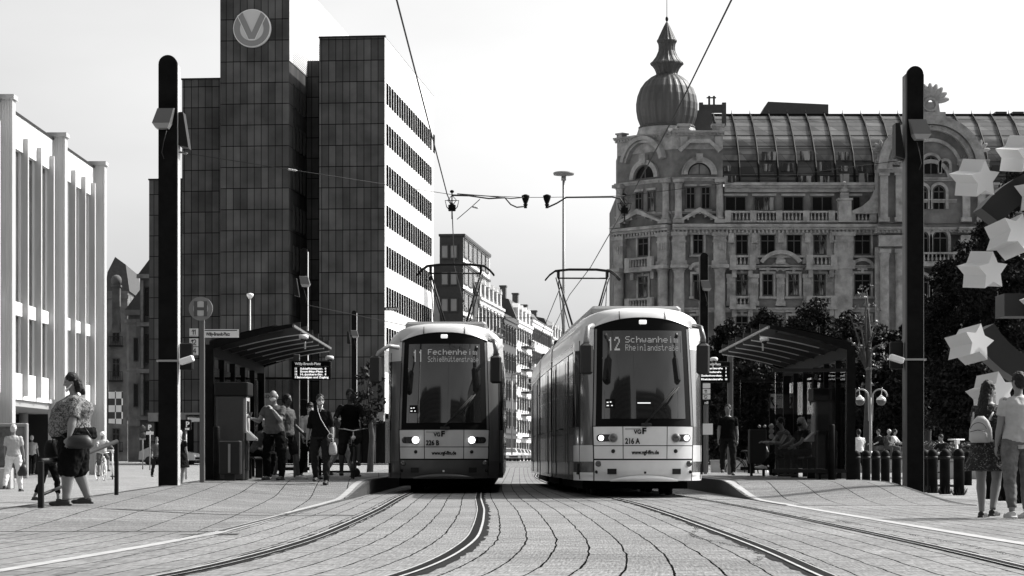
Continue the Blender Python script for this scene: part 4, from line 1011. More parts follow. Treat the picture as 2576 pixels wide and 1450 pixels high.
        c = MB(); c.box(xm - w + .03, xm + w - .03, .082, .09, 2.29, 2.75); c.build('mirror_glass', M_GLASS, mo)
    # car bodies along the path (offset, heading) behind the nose
    secs = path; pos = Matrix.Translation((0, Y1, 0))
    for si, (ln, turn) in enumerate(secs):
        pos = pos @ Matrix.Rotation(R(turn), 4, 'Z')
        prof = [superell(a, 1.2, 2.85, 3.47, .62, .55) for a in np.linspace(-1, 1, 25)]
        def strip(nm, z0, z1, hwid, m, y0=0., y1=ln):
            mb = MB(); mb.M = pos.copy(); mb.box(-hwid, hwid, y0, y1, z0, z1); return mb.build(nm, m, T)
        mb = MB(); mb.M = pos.copy(); mb.grid([[(p[0], y_, p[1]) for p in prof] for y_ in np.linspace(0, ln, 5)])
        for y_ in (0, ln): mb.add([(p[0], y_, p[1]) for p in prof], [list(range(len(prof)))])
        mb.build('roof_shell', m_roof, T)
        strip('skirt', .31, .66, 1.195, m_side2); strip('flank_panel', .662, .96, 1.2, m_side); strip('flank_panel', .962, 1.3, 1.2, m_side); strip('flank_top', 2.72, 2.849, 1.2, m_side)
        strip('interior_core', 1.301, 2.719, 1.12, M_BLACK)
        # bays: windows and door pairs
        for s in (-1, 1):
            y_ = .1; k = 0
            while y_ + 1.2 <= ln:
                w = 1.32 if k % 3 != 1 else 1.5
                if y_ + w > ln: w = ln - y_ - .05
                if k % 3 == 1:
                    for q in range(2):
                        d = MB(); d.M = pos.copy(); xa, xb = sorted((s * 1.13, s * 1.21)); a = y_ + q * w / 2; d.box(xa, xb, a + .02, a + w / 2 - .02, .36, 2.7); dd = d.build('door', m_side, T)
                        e = MB(); e.M = pos.copy(); xa, xb = sorted((s * 1.205, s * 1.216)); e.box(xa, xb, a + .09, a + w / 2 - .09, .62, 2.6); e.build('door_glass', M_SCREEN, dd)
                else:
                    d = MB(); d.M = pos.copy(); xa, xb = sorted((s * 1.14, s * 1.2)); d.box(xa, xb, y_ + .03, y_ + w - .03, 1.32, 2.7); d.build('side_window', M_SCREEN, T)
                    d = MB(); d.M = pos.copy(); d.box(*sorted((s * 1.2, s * 1.206)), y_ + .05, y_ + w - .05, 2.28, 2.3); d.build('window_bar', m_side, T)
                y_ += w; k += 1
        strip('underframe', .14, .309, 1.0, M_BLACK, .4, ln - .3)
        rb = MB(); rb.M = pos.copy(); rb.bev(-.86, .86, .2, ln - .2, 3.42, 3.60, .05); rb.build('roof_equipment', M_GREYM, T)
        bo = MB(); bo.M = pos.copy()
        for yb in (ln * .25, ln * .8):
            for s in (-1, 1):
                for dy in (-.55, .55): bo.M = pos @ Matrix.Translation((s * .72, yb + dy, .3)) @ Matrix.Rotation(R(90), 4, 'Y'); bo.lathe([(.29, -.06), (.29, .06)], n=20)
        bo.build('wheel_set', M_STEEL, T)
        pos = pos @ Matrix.Translation((0, ln, 0))
        if si < len(secs) - 1:
            be = MB(); be.M = pos @ Matrix.Translation((0, -.06, 0))
            for k in range(7): be.box(-1.12 - .03 * (k % 2), 1.12 + .03 * (k % 2), k * .09, k * .09 + .085, .4, 3.3)
            be.build('bellows', M_RUB, T); pos = pos @ Matrix.Translation((0, .55, 0))
    # pantograph
    P = MB(); zb, zt_ = 3.62, 5.50; y0 = panto_y
    P.box(-.55, .55, y0 - .5, y0 + .7, zb - .04, zb + .06)
    for s in (-1, 1):
        P.tube([(s * .16, y0, zb + .08), (s * .62, y0 + .15, zt_ - .2)], [.03, .02], 6); P.tube([(s * .22, y0 + .5, zb + .06), (s * .68, y0 + .2, zt_ - .2)], .014, 5)
        P.tube([(s * .5, y0 - .3, zb), (s * .62, y0 + .15, zt_ - .3)], .012, 5)
    P.tube([(-.64, y0 + .15, zt_ - .22), (.64, y0 + .15, zt_ - .22)], .02, 6)
    pn = P.build('pantograph', M_STEEL, T)
    H = MB()
    for dy in (0, .3): H.tube([(-.95, y0 + dy, zt_ - .27), (-.84, y0 + dy, zt_ - .14), (-.70, y0 + dy, zt_ - .04), (-.35, y0 + dy, zt_), (.35, y0 + dy, zt_), (.70, y0 + dy, zt_ - .04), (.84, y0 + dy, zt_ - .14), (.95, y0 + dy, zt_ - .27)], .021, 6)
    for s in (-1, 1): H.box(s * .62 - .03, s * .62 + .03, y0, y0 + .3, zt_ - .2, zt_ - .03)
    H.build('contact_bow', M_STEEL, pn)
    Q = MB(); 
    for s in (-.3, 0, .3): Q.lathe([(.05, zb - .2), (.09, zb - .1), (.05, zb - .02)], s, y0 - .45, 8)
    Q.box(-.5, .5, y0 - .3, y0 + .6, zb - .15, zb - .041); Q.build('insulator', M_STEEL, pn)
    return T
M_T11 = mat('tram_paint_pale', .6, .32, var=.12, scale=1.5, coat=.5)
M_T11B = mat('tram_paint_dark', .07, .4, var=.15, scale=2, coat=.3)
M_T11S = mat('tram_flank_dark', .11, .28, var=.3, scale=3, streak=True, coat=.5)
M_T12 = mat('tram_paint_white', .8, .34, var=.08, scale=1.6, coat=.5)
M_T12S = mat('tram_flank_grey', .09, .22, var=.3, scale=3, streak=True, coat=.7)
M_T12W = mat('tram_flank_white', .62, .28, var=.06, coat=.5)
tram11 = make_tram('pale grey tram with dark bumper showing route 11 Fechenheim', X(1116, 45.2), 45.2, 0, [(7., 0), (7.4, 0), (5.8, 0)], 28, M_T11, M_T11B, M_T11S, M_T11B, mat('tram_roof', .55, .35, coat=.4), '226 B', ('Fechenheim', 'Schießhüttenstraße', 1.0, 1.03), '11', 'in', 'long', 9.6, None)
tram12 = make_tram('white fronted tram showing route 12 Schwanheim', X(1622, 40.4), 40.4, R(2.2), [(6.9, 0.), (5.6, -.5), (7.4, -.6)], 28, M_T12, M_T12, M_T12S, M_T12S, mat('tram_roof_white', .68, .3, coat=.4), '216 A', ('Schwanheim', 'Rheinlandstraße', .98, .98), '12', 'out', 'short', 15.9, M_T12W)
# ------------------------------------------------------------------ street furniture
POLES = 'dark steel masts carrying the tram wires'
def mast(label, px, D, ztop, w=.33, lamp=0, bz=None):
    x = X(px, D); z0 = surf(x, D) if bz is None else bz
    T = thing('overhead_mast', label, 'mast', (x, D, z0), 0, POLES); h = ztop - z0; r = w / 2
    m = MB(); pts = [(-r, -.05), (r, -.05)] + [(r * math.cos(R(k * 15)), h - r + r * math.sin(R(k * 15))) for k in range(13)]
    m.prism(pts, -.1, .02); m.box(-r * .8, r * .8, .02, .2, -.05, h - r * 1.1); m.build('shaft', M_POLE, T)
    m = MB(); m.box(r + .001, r + .012, -.08, .22, -.05, h - r); m.build('edge_flange', mat('mast_flange_sunlit', .45, .5), T)  # pale colour paints in the sunlit rim on the mast's right side
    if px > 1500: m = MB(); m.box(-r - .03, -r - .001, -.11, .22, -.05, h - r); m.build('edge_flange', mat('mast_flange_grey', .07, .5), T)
    if lamp:
        s = lamp
        f = MB(); zc = h - 1.28
        f.add([(s * -.02 + s * .0 - .0, 0, 0)] * 0, [])
        xs = sorted((s * .0, s * .36))
        a, b = xs; f.M = Matrix.Translation((-(s) * .05, -.3, zc)) @ Matrix.Scale(.72, 4)
        top = [(-.14, -.05, .38), (.26, -.05, .38), (.26, .22, .42), (-.14, .22, .42)]; bot = [(-.26, -.16, 0), (.18, -.16, 0), (.18, .25, 0), (-.26, .25, 0)]; low = [(-.18, -.1, -.12), (.12, -.1, -.12), (.12, .2, -.12), (-.18, .2, -.12)]
        if s < 0: top, bot, low = [[(-p[0], p[1], p[2]) for p in L][::-1] for L in (top, bot, low)]
        f.loft([bot, top], sm=False); fl = f.build('floodlight', mat('lamp_housing', .12, .45, metal=.2), T)
        g = MB(); g.M = f.M.copy(); g.loft([low, [(p[0], p[1], -.002) for p in bot]], sm=False); g.build('lamp_glass', mat('prism_glass', .3, .25), fl)
        f2 = MB(); f2.M = Matrix.Translation((s * .27, .1, zc - .1)); f2.loft([[(-.08, -.15, -.25), (.1, -.15, -.3), (.1, .2, -.3), (-.08, .2, -.25)], [(-.08, -.15, .35), (.0, -.15, .35), (.0, .2, .35), (-.08, .2, .35)]], sm=False); f2.build('floodlight', M_STEEL, T)
        c = MB(); c.tube([(0, -.25, zc - .12), (-.05 * s, -.22, zc - .3), (-.1 * s, -.16, zc - .5), (-.06 * s, -.16, zc - .62)], .008, 5); c.build('loose_cable', M_CABLE, T)
    return T
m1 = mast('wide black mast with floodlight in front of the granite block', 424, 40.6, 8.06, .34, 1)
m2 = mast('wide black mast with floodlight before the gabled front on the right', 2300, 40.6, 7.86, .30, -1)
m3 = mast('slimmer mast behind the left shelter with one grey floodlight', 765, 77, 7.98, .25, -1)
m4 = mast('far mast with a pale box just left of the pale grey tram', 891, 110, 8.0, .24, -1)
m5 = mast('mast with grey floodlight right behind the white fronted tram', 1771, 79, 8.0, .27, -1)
for T, s, z in ((m1, 1, 2.25), (m2, -1, 2.5)):
    g = MB(); g.box(-.2, .2, -.14, .24, z, z + .035); g.build('clamp_band', M_METAL, T)
    g = MB(); g.bev(s * .2 if s > 0 else -.44, .44 if s > 0 else -.2, 0, .12, z - .15, z + .35, .02); g.tube([(s * .2, .0, z + .02), (s * .4, -.1, z - .02)], .02, 6); g.build('control_box', M_STEEL, T)
    g = MB(); g.M = Matrix.Translation((s * .36, -.2, z + .02)) @ Matrix.Rotation(R(-s * 18), 4, 'Y'); g.bev(-.13, .13, -.1, .1, -.05, .06, .015); g.build('camera', M_WHITE, T)
# tall high-mast light
T = thing('high_mast_light', 'tall thin mast with a flat round lamp head between the trams', 'street light', (X(1418, 150), 150, .3))
g = MB(); g.tube([(0, 0, 0), (0, 0, Z(440, 150) - .3)], [.13, .09], 12); g.build('pole', M_GREYM, T)
g = MB(); h = Z(437, 150) - .3; g.lathe([(.12, h - .25), (.2, h - .14), (.68, h - .1), (.72, h + .04), (.6, h + .1), (.05, h + .12)], n=24); g.build('lamp_head', mat('lamp_head', .25, .5), T)
g = MB(); g.tube([(-.16, 0, h - .35), (.16, 0, h - .35)], .14, 10); g.build('collar', M_GREYM, T)
# ---- wires
def wire(name, pts, r, label=None, cat=None, group=None, sag=0.):
    P = []
    for a, b in zip(pts, pts[1:]):
        a, b = Vector(a), Vector(b); n = 8 if sag else 1
        for k in range(n): t = k / n; P.append(a.lerp(b, t) - Vector((0, 0, sag * 4 * t * (1 - t))))
    P.append(Vector(pts[-1])); mb = MB(); mb.tube(P, r, 5); o = mb.build(name, M_CABLE, loc=tuple(P[0])); return tag(o, label, cat, group)
def wx(px, py, D): return (X(px, D), D, Z(py, D))
wire('contact_wire', [(-1.75, 4, 5.62), wx(998, 0, 23.8), wx(1125, 490, 41.5), (X(1137, 43), 43, 5.6), (-1.45, 56, 5.56), (-1.5, 70, 5.55), (-1.2, 100, 5.6), (1.2, 180, 5.8), (4., 260, 6)], .011, 'overhead contact wire over the pale grey tram', 'wire', 'tram contact wires')
wire('contact_wire', [(2.5, 4, 5.62), wx(1840, 0, 23.8), wx(1700, 285, 31.5), wx(1570, 525, 43.), (1.99, 56.5, 5.56), (1.7, 66, 5.55), (1.5, 90, 5.6), (3.0, 180, 5.8), (6, 260, 6)], .011, 'overhead contact wire over the white fronted tram', 'wire', 'tram contact wires')
sp1 = [(m1.location.x + .17, 40.6, Z(383, 40.6)), (X(735, 41), 41, Z(428, 41)), (X(1137, 41.5), 41.5, Z(490, 41.5))]
wire('span_wire', sp1, .006, 'span wire from the left black mast to the wire knot above the pale grey tram', 'wire', None, .0)
wire('span_wire', [(X(1137, 41.5), 41.5, Z(490, 41.5)), (X(1322, 41.6), 41.6, Z(497, 41.6)), (X(1375, 41.8), 41.8, Z(497, 41.8)), (X(1572, 42), 42, Z(493, 42))], .006, 'span wire between the two black wire knots above the trams', 'wire')
wire('span_wire', [(X(1572, 42), 42, Z(493, 42)), (X(2000, 41.3), 41.3, Z(440, 41.3)), (m2.location.x - .15, 40.6, Z(402, 40.6))], .006, 'span wire from the right wire knot to the right black mast', 'wire')
wire('feeder_cable', [wx(1137, 492, 41.4), wx(1180, 493, 41.4), wx(1230, 500, 41.4), wx(1270, 498, 41.4), wx(1285, 515, 41.4), wx(1300, 522, 41.4), wx(1318, 520, 41.4)], .014, 'thick black feeder cable leading to the left hanging section insulator', 'cable')
wire('feeder_cable', [wx(1318, 497, 41.5), wx(1285, 500, 41.5), wx(1230, 494, 41.5), wx(1150, 488, 41.5)], .010, 'upper black cable along the left half of the span', 'cable')
wire('feeder_cable', [wx(1378, 522, 41.7), wx(1400, 512, 41.7), wx(1425, 497, 41.7), wx(1540, 496, 41.7), wx(1560, 500, 41.7), wx(1570, 515, 41.7)], .016, 'thick black feeder cable leading to the right hanging section insulator', 'cable')
wire('stay_wire', [wx(1150, 552, 43.5), wx(1185, 522, 42.5), wx(1207, 502, 41.6)], .008, 'short slanting stay below the left wire knot', 'wire')
for px, lab in ((1322, 'black hanging insulator at the left of the gap in the span'), (1376, 'black hanging insulator at the right of the gap in the span')):
    g = MB(); D = 41.6; z = Z(492, D); g.lathe([(.02, z - .22), (.045, z - .17), (.03, z - .16), (.06, z - .08), (.075, z - .02), (.07, z), (.02, z + .02)], X(px, D), D, 10); g.tube([(X(px, D), D, z - .21), (X(px, D), D, z - .24)], .03, 6); tag(g.build('section_insulator', M_BLACK, loc=(X(px, D), D, z)), lab, 'insulator')
for px, py, D, lab in ((1137, 505, 42, 'tangle of clamps and loops where the wire crosses the span, left'), (1571, 512, 42.5, 'tangle of clamps and loops where the wire crosses the span, right')):
    g = MB(); x, z = X(px, D), Z(py, D)
    g.tube([(x, D, z + .2), (x, D, z - .35)], .012, 6); g.ell((x, D, z + .17), (.04, .04, .03)); g.ell((x, D, z - .12), (.05, .05, .08)); g.bev(x - .07, x + .07, D - .04, D + .04, z - .2, z - .08, .01)
    for s in (-1, 1): g.tube([(x, D, z), (x + s * .13, D, z + .0), (x + s * .1, D, z - .12), (x + s * .03, D, z - .2)], .009, 5); g.tube([(x, D, z + .1), (x + s * .08, D + .1, z + .02), (x, D + .1, z - .1)], .008, 5)
    tag(g.build('wire_clamp', M_BLACK, loc=(x, D, z)), lab, 'wire clamp')
for px, py, D, dx, lab in ((735, 428, 41, .12, 'pale strain insulator on the left span wire'), (462, 385, 40.8, .1, 'insulated wire fitting beside the left black mast'), (1195, 522, 42.3, .08, 'strain insulator on the short stay'), (2262, 404, 40.8, .1, 'insulated wire fitting beside the right black mast')):
    g = MB(); x, z = X(px, D), Z(py, D)
    for k in range(5): g.ell((x + (k - 2) * dx / 4, D, z - (k - 2) * .005), (.016, .02, .022), 8, 5)
    g.tube([(x - dx * .8, D, z + .012), (x + dx * .8, D, z - .012)], .008, 5); tag(g.build('strain_insulator', mat('pale_insulator', .45, .4), loc=(x, D, z)), lab, 'insulator')
wire('span_wire', [(m3.location.x + .12, 77, Z(768, 77)), (X(985, 70), 70, Z(812, 70)), (X(1070, 66), 66, Z(830, 66))], .012, 'bright span wire from the middle mast down behind the pale grey tram', 'wire')
for py, D, lab in ((800, 130, 'highest of the cross wires over the far street'), (905, 155, 'second cross wire over the far street'), (950, 170, 'third cross wire over the far street'), (982, 185, 'fourth cross wire over the far street')):
    wire('cross_wire', [wx(1195, py, D), wx(1345, py + (2 if py > 850 else 0), D)], .02, lab, 'wire')
wire('cross_wire', [wx(1300, 918, 100), wx(1365, 901, 100), wx(1440, 870, 90)], .012, 'sloping wire above the parked cars', 'wire')
wire('cross_wire', [wx(1410, 722, 60), wx(1335, 905, 110)], .012, 'sloping wire left of the white fronted tram', 'wire')
# ---- shelters (near end frame, curved louvred canopy, glass, machines)
def shelter(label, side, x_back, x_front, y0, y1, lean_back):
    """side=+1: opens towards +X; x_back is the rear post line"""
    z0 = .28
    T = thing('tram_shelter', label, 'shelter', (x_back, y0, z0), 0)
    L = y1 - y0; wd = x_front - x_back
    def roofz(t): return 2.80 + (.20 * t + .16 * math.sin(t * math.pi * .5))         # t 0 rear .. 1 front
    f = MB()
    for yy in (0, L): 
        f.box(-.085, .085, yy, yy + .16, 0, roofz(0) - .06)
        n = 10
        for k in range(n):
            t0, t1 = k / n, (k + 1) / n; h = .17 - .1 * t0
            f.prism([(wd * t0, roofz(t0) - h), (wd * t1, roofz(t1) - .17 + .1 * t1), (wd * t1, roofz(t1)), (wd * t0, roofz(t0))], yy + .003, yy + .14)
    n = int(L / 1.6)
    for k in range(1, n): f.box(-.06, .06, L * k / n, L * k / n + .09, 0, roofz(0) - .2)
    f.box(-.08, .08, .16, L, roofz(0) - .3, roofz(0) - .06)
    f.build('frame', M_POLE, T)
    r = MB(); rows = [[(wd * t, yy, roofz(t) - .02) for t in np.linspace(0, .8, 8)] for yy in (0.02, L + .1)]; r.grid(rows)
    rows = [[(wd * t, yy, roofz(t) + .02) for t in np.linspace(0, .8, 8)] for yy in (0.0, L + .1)]; r.grid(rows)
    r.build('roof_sheet', mat('roof_sheet', .06, .5), T)
    m = MB()
    for k in range(1, 7):                                  # deep fins running across, lit along their upper edge
        yy = L * k / 6.3
        q = 8
        for j in range(q):
            t0, t1 = j / q, (j + 1) / q; m.prism([(wd * t0, roofz(t0) - .13), (wd * t1, roofz(t1) - .13), (wd * t1, roofz(t1) + .035 + .09 * t1), (wd * t0, roofz(t0) + .035 + .09 * t0)], yy, yy + .05)
        m.mark()
    m.build_split('canopy_fin', mat('canopy_fin', .05, .35, metal=.3), T)
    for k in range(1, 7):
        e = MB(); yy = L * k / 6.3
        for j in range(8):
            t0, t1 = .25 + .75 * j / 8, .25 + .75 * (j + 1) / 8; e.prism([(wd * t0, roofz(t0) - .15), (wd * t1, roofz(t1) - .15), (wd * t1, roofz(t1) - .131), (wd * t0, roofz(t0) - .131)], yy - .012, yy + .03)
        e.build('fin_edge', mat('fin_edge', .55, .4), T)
    m = MB(); m.box(wd - .02 * side, wd + .02 * side, 0, L + .1, roofz(1) - .07, roofz(1) - .02) if side > 0 else m.box(wd + .02 * side, wd - .02 * side, 0, L + .1, roofz(1) - .07, roofz(1) - .02); m.build('front_rail', mat('canopy_edge', .2, .4, metal=.3), T)
    M_CLEAR = clear_glass()
    g = MB(); g.box(-.012, .012, .2, L, .2, 2.3); g.build('rear_glass', M_CLEAR, T)
    a, b = sorted((0.12 * side, wd * .70)); g = MB(); g.box(a, b, L - .02, L, .22, 2.35); g.build('end_glass', M_CLEAR, T)
    g = MB(); 
    g.box(a, b, L - .05, L + .03, .14, .22); g.box(a, b, L - .05, L + .03, 2.351, 2.41); g.build('glass_rail', M_STEEL, T)
    # bench
    bn = MB(); xb = sorted((.28 * side, .68 * side)); bn.bev(xb[0], xb[1], 2.2, L - 2.4, .42, .47, .015)
    for yy in (2.5, L / 2, L - 2.8): bn.box(xb[0] + .12, xb[1] - .12, yy, yy + .08, 0, .419)
    bn.build('bench', M_STEEL, T)
    return T
def clear_glass():
    if 'clear_glass' in MATS: return MATS['clear_glass']
    m = bpy.data.materials.new('clear_glass'); m.use_nodes = True; n = m.node_tree; n.nodes.clear()
    tr = n.nodes.new('ShaderNodeBsdfTransparent'); gl = n.nodes.new('ShaderNodeBsdfGlossy'); gl.inputs['Roughness'].default_value = 0.; mx = n.nodes.new('ShaderNodeMixShader'); fr = n.nodes.new('ShaderNodeFresnel'); o = n.nodes.new('ShaderNodeOutputMaterial')
    tr.inputs[0].default_value = (.75, .75, .75, 1); fr.inputs[0].default_value = 1.5
    n.links.new(fr.outputs[0], mx.inputs[0]); n.links.new(tr.outputs[0], mx.inputs[1]); n.links.new(gl.outputs[0], mx.inputs[2]); n.links.new(mx.outputs[0], o.inputs[0]); MATS['clear_glass'] = m; return m
sl = shelter('dark tram shelter with louvred canopy on the left platform', 1, -6.12, -4.42, 45.0, 54.2, 0)
sr = shelter('dark glazed tram shelter with louvred canopy on the right platform', -1, 6.92, 5.24, 45.4, 56.0, 0)
g = MB(); g.box(-1.55, -.1, .0, .03, .22, 2.2); g.build('end_glass', clear_glass(), sr)
g = MB(); g.box(-1.6, -.09, -.02, .05, .14, .22); g.box(-1.6, -.09, -.02, .05, 2.201, 2.27); g.build('glass_rail', M_STEEL, sr)
# ticket machines
def machine(label, x, y, rz, w=.56, d=.85, h=1.98):
    T = thing('ticket_machine', label, 'ticket machine', (x, y, .28), rz)
    M_MC = mat('machine_shell', .035, .5, var=.3, scale=2)
    b = MB(); b.bev(-w / 2, w / 2, 0, d, 0, h - .28, .02); b.build('body', M_MC, T)
    b = MB(); b.bev(-w / 2 - .04, w / 2 + .08, -.02, d + .04, h - .28, h, .02); b.build('hood', M_STEEL, T)
    b = MB(); b.box(w / 2, w / 2 + .03, .12, d - .12, .95, h - .3); p = b.build('front_panel', mat('machine_panel', .5, .4), T)
    b = MB(); b.box(w / 2 + .031, w / 2 + .04, .2, d - .25, 1.35, 1.6); b.build('screen', M_SCREEN, p)
    b = MB(); b.prism([(w / 2 + .03, 1.0), (w / 2 + .2, .84), (w / 2 + .2, .80), (w / 2 + .03, .80)], .15, d - .15); b.build('shelf', mat('machine_panel', .5), T)
    b = MB(); b.box(w / 2, w / 2 + .02, .15, d - .15, .2, .75); b.build('service_door', M_MC, T)
    return T
machine('tall ticket machine at the near end of the left shelter', X(590, 45.6), 44.9, 0)
machine('ticket machine seen through the glass end of the right shelter', X(2090, 48.5), 48.6, R(180), .8, .8, 1.95)
T = thing('litter_bin', 'dark litter bin with a pale strip in front of the left ticket machine', 'bin', (X(578, 43.5), 43.4, .28))
b = MB(); b.bev(-.2, .22, 0, .3, .12, .78, .02); b.box(-.1, .1, .06, .22, 0, .12); b.build('body', mat('bin_shell', .02, .6, spec=.2), T); b = MB(); b.box(-.02, .025, -.012, -.002, .16, .72); b.build('pale_strip', mat('strip_grey', .2, .5), T)
T = thing('litter_bin', 'dark square bin inside the glass end of the right shelter', 'bin', (X(2076, 47), 46.6, .28))
b = MB(); b.bev(-.2, .2, 0, .4, .1, 1.02, .02); b.build('body', mat('bin_shell', .035), T); b = MB(); b.box(-.19, -.14, .05, .35, 0, .1); b.box(.14, .19, .05, .35, 0, .1); b.build('foot', M_STEEL, T)
T = thing('litter_bin', 'dark box bin at the far end of the right shelter', 'bin', (X(1905, 55), 54.8, .28)); b = MB(); b.bev(-.21, .21, 0, .4, .3, 1.15, .02); b.build('body', mat('bin_shell', .035), T); b = MB(); b.box(-.18, -.12, .1, .2, 0, .3); b.box(.12, .18, .1, .2, 0, .3); b.build('foot', M_STEEL, T)
for px, D, lab, h in ((545, 44.6, 'short dark post beside the left ticket machine', 1.05), (2092, 45.2, 'short dark post at the near end of the right shelter', 1.1), (1968, 55, 'short dark post beside the bench of the right shelter', 1.05)):
    T = thing('guard_post', lab, 'post', (X(px, D), D, .28)); b = MB(); b.lathe([(.07, 0), (.07, h), (.05, h + .03), (.01, h + .04)], n=14); b.build('shaft', M_POLE, T)
# emergency telephones
for px, D, lab in ((667, 56, 'grey emergency phone pillar behind the people in the left shelter'), (1958, 57, 'dark emergency phone pillar behind the bench of the right shelter')):
    T = thing('emergency_phone', lab, 'phone pillar', (X(px, D), D, .28)); b = MB(); b.bev(-.22, .22, 0, .2, 0, 2.1, .02); b.build('body', M_POLE, T)
    c = MB(); c.box(-.20, .20, -.012, -.002, 1.72, 2.08); c.build('sign_plate', mat('sign_grey', .4, .5), T)
    e = MB(); e.tube([(-.15, -.03, 2.0), (-.17, -.03, 1.9), (-.12, -.03, 1.8), (-.03, -.03, 1.76)], [.04, .022, .022, .04], 8); e.build('handset_symbol', M_BLACK, T); text('SOS', .12, M_BLACK, T, (-.04, -.02, 1.95))
# ---- stop signs
DG = {'1': [[(0, .7), (.3, 1), (.3, 0)]], '2': [[(0, .8), (.15, 1), (.45, 1), (.6, .8), (.55, .5), (0, 0), (.62, 0)]], '4': [[(.45, 0), (.45, 1), (0, .3), (.62, .3)]]}
def numerals(T, body, xc, y, z, h):
    mb = MB(); w = [(.45 if c == '1' else .8) * h for c in body]; x = xc - sum(w) / 2 + .04 * h
    for c, ww in zip(body, w):
        for pl in DG[c]:
            for (a, b), (d, e) in zip(pl, pl[1:]):
                L = math.hypot(d - a, e - b); nx, nz = -(e - b) / L * .075 * h, (d - a) / L * .075 * h; ex, ez = (d - a) / L * .05 * h, (e - b) / L * .05 * h
                p = [(x + a * h + nx - ex, z + b * h + nz - ez), (x + a * h - nx - ex, z + b * h - nz - ez), (x + d * h - nx + ex, z + e * h - nz + ez), (x + d * h + nx + ex, z + e * h + nz + ez)]; mb.prism(p, y, y + .003)
        x += ww
    return mb.build('route_number', M_BLACK, T)
def plate(T, x0, x1, z0, z1, y=-.03, m=None, name='sign_plate'): b = MB(); b.box(x0, x1, y, y + .012, z0, z1); return b.build(name, m or mat('sign_white', .72, .5), T)
T = thing('stop_sign', 'round tram stop sign with H above route plates on a grey pole', 'sign', (X(508, 41.5), 41.5, .27)); D = 41.5; q = lambda py: Z(py, D) - .27; e_ = D / FPX
b = MB(); b.bev(-.045, .045, 0, .09, 0, q(800), .01); b.build('pole', mat('sign_pole', .1, .5), T)
b = MB(); b.M = Matrix.Translation((-.02, -.01, q(777))) @ Matrix.Rotation(R(90), 4, 'X'); r = 30 * e_; b.lathe([(r, -.02), (r, .02)], n=40, sm=False); dsk = b.build('disc', mat('sign_outer', .2, .5), T)
b = MB(); b.M = Matrix.Translation((-.02, -.035, q(777))) @ Matrix.Rotation(R(90), 4, 'X'); b.lathe([(r * .62, -.005), (r * .62, .005)], n=40, sm=False); b.build('disc_face', mat('sign_inner', .45, .5), T)
text('H', .38, mat('sign_letter', .08), T, (-.02, -.045, q(777) - .135), align='CENTER', bold=.012)
def plate(T, x0, x1, z0, z1, y=-.03, m=None, name='sign_plate'): b = MB(); b.box(x0, x1, y, y + .012, z0, z1); return b.build(name, m or mat('sign_white', .72, .5), T)
for t, py in (('11', 837), ('12', 862), ('14', 884)):
    plate(T, -.23, -.065, q(py + 10), q(py - 10)); numerals(T, t, -.1475, -.034, q(py + 5), .085); plate(T, -.22, -.09, q(py + 8.5), q(py + 8), -.033, M_BLACK, 'small_print')
    text('————', .03, M_BLACK, T, (-.15, -.032, q(py + 9)), align='CENTER') if False else None
plate(T, .05, .69, q(850), q(829)); text('Willy-Brandt-Platz', .085, M_BLACK, T, (.08, -.032, q(845)), width=.45, bold=.003); plate(T, .055, .66, q(833), q(831), -.034, M_BLACK, 'header_line')
T = thing('stop_sign', 'stop pole with small route plates right behind the white fronted tram', 'sign', (X(1775, 62), 62, .28)); D = 62; q = lambda py: Z(py, D) - .28
b = MB(); b.bev(-.05, .05, 0, .1, 0, q(960), .01); b.build('pole', mat('sign_pole', .1), T)
for t, py in (('', 971), ('11', 985), ('12', 999), ('n8', 1013)):
    plate(T, -.08, .13, q(py + 6), q(py - 6), m=M_BLACK if t == 'n8' else None); 
    if t in ('11', '12'): numerals(T, t, -.0, -.034, q(py + 4), .085)
    elif t: text(t, .11, M_WHITE if t == 'n8' else M_BLACK, T, (.02, -.032, q(py + 4)), align='CENTER', bold=.004)
plate(T, -.08, .2, q(1094), q(1066), name='timetable')
# departure boards
def board(label, px, py0, py1, D, w, lines, pole_px):
    z0 = .28; T = thing('departure_board', label, 'display', (X(pole_px, D), D, z0)); q = lambda py: Z(py, D) - z0; x0 = X(px, D) - X(pole_px, D)
    b = MB(); b.bev(-.07, .07, .05, .19, 0, q(py0) + .15, .01); b.build('pole', mat('sign_pole', .1), T)
    b = MB(); b.bev(x0, x0 + w, -.08, .08, q(py1), q(py0), .02); b.build('housing', M_BLACK, T)
    h = q(py0) - q(py1); text('Willy-Brandt-Platz', .085, mat('board_white', .5, emit=.2), T, (x0 + .08, -.09, q(py0) - .10), width=w * .66, bold=.002)
    text('Linie Ziel           Abfahrt/Min', .035, mat('board_dim', .2), T, (x0 + .08, -.09, q(py0) - .145), width=w * .85)
    for i, (a, c, d) in enumerate(lines):
        z = q(py0) - .205 - i * (h - .175) / len(lines); s = .062
        text(a, s, M_LEDW, T, (x0 + .07, -.09, z), bold=.003) if a else None
        text(c, s, M_LEDW, T, (x0 + (.2 if a else .08), -.09, z), bold=.003, width=min(w * .58, .038 * len(c)) if a else w * .86); text(d, s, M_LEDW, T, (x0 + w - .12, -.09, z), bold=.003, align='CENTER') if d else None
    return T
board('black departure board under the left canopy listing lines 11, 14 and 12', 734, 908, 956, 51, .9, [('11', 'Schießhüttenstr.', '0'), ('14', 'Ernst-May-Platz', '4'), ('12', 'H.-Junkers-Str.', '8'), ('', 'f Bahnsteigen und Zugäng', '')], 745)
board('black departure board beside the white fronted tram listing Rheinlandstraße', 1744, 910, 963, 59, .98, [('12', 'Rheinlandstraße', '5'), ('11', 'Mönchhofstraße', '5'), ('14', 'Zuckschwerdtstr.', '8'), ('12', 'Rheinlandstraße', '10')], 1838)
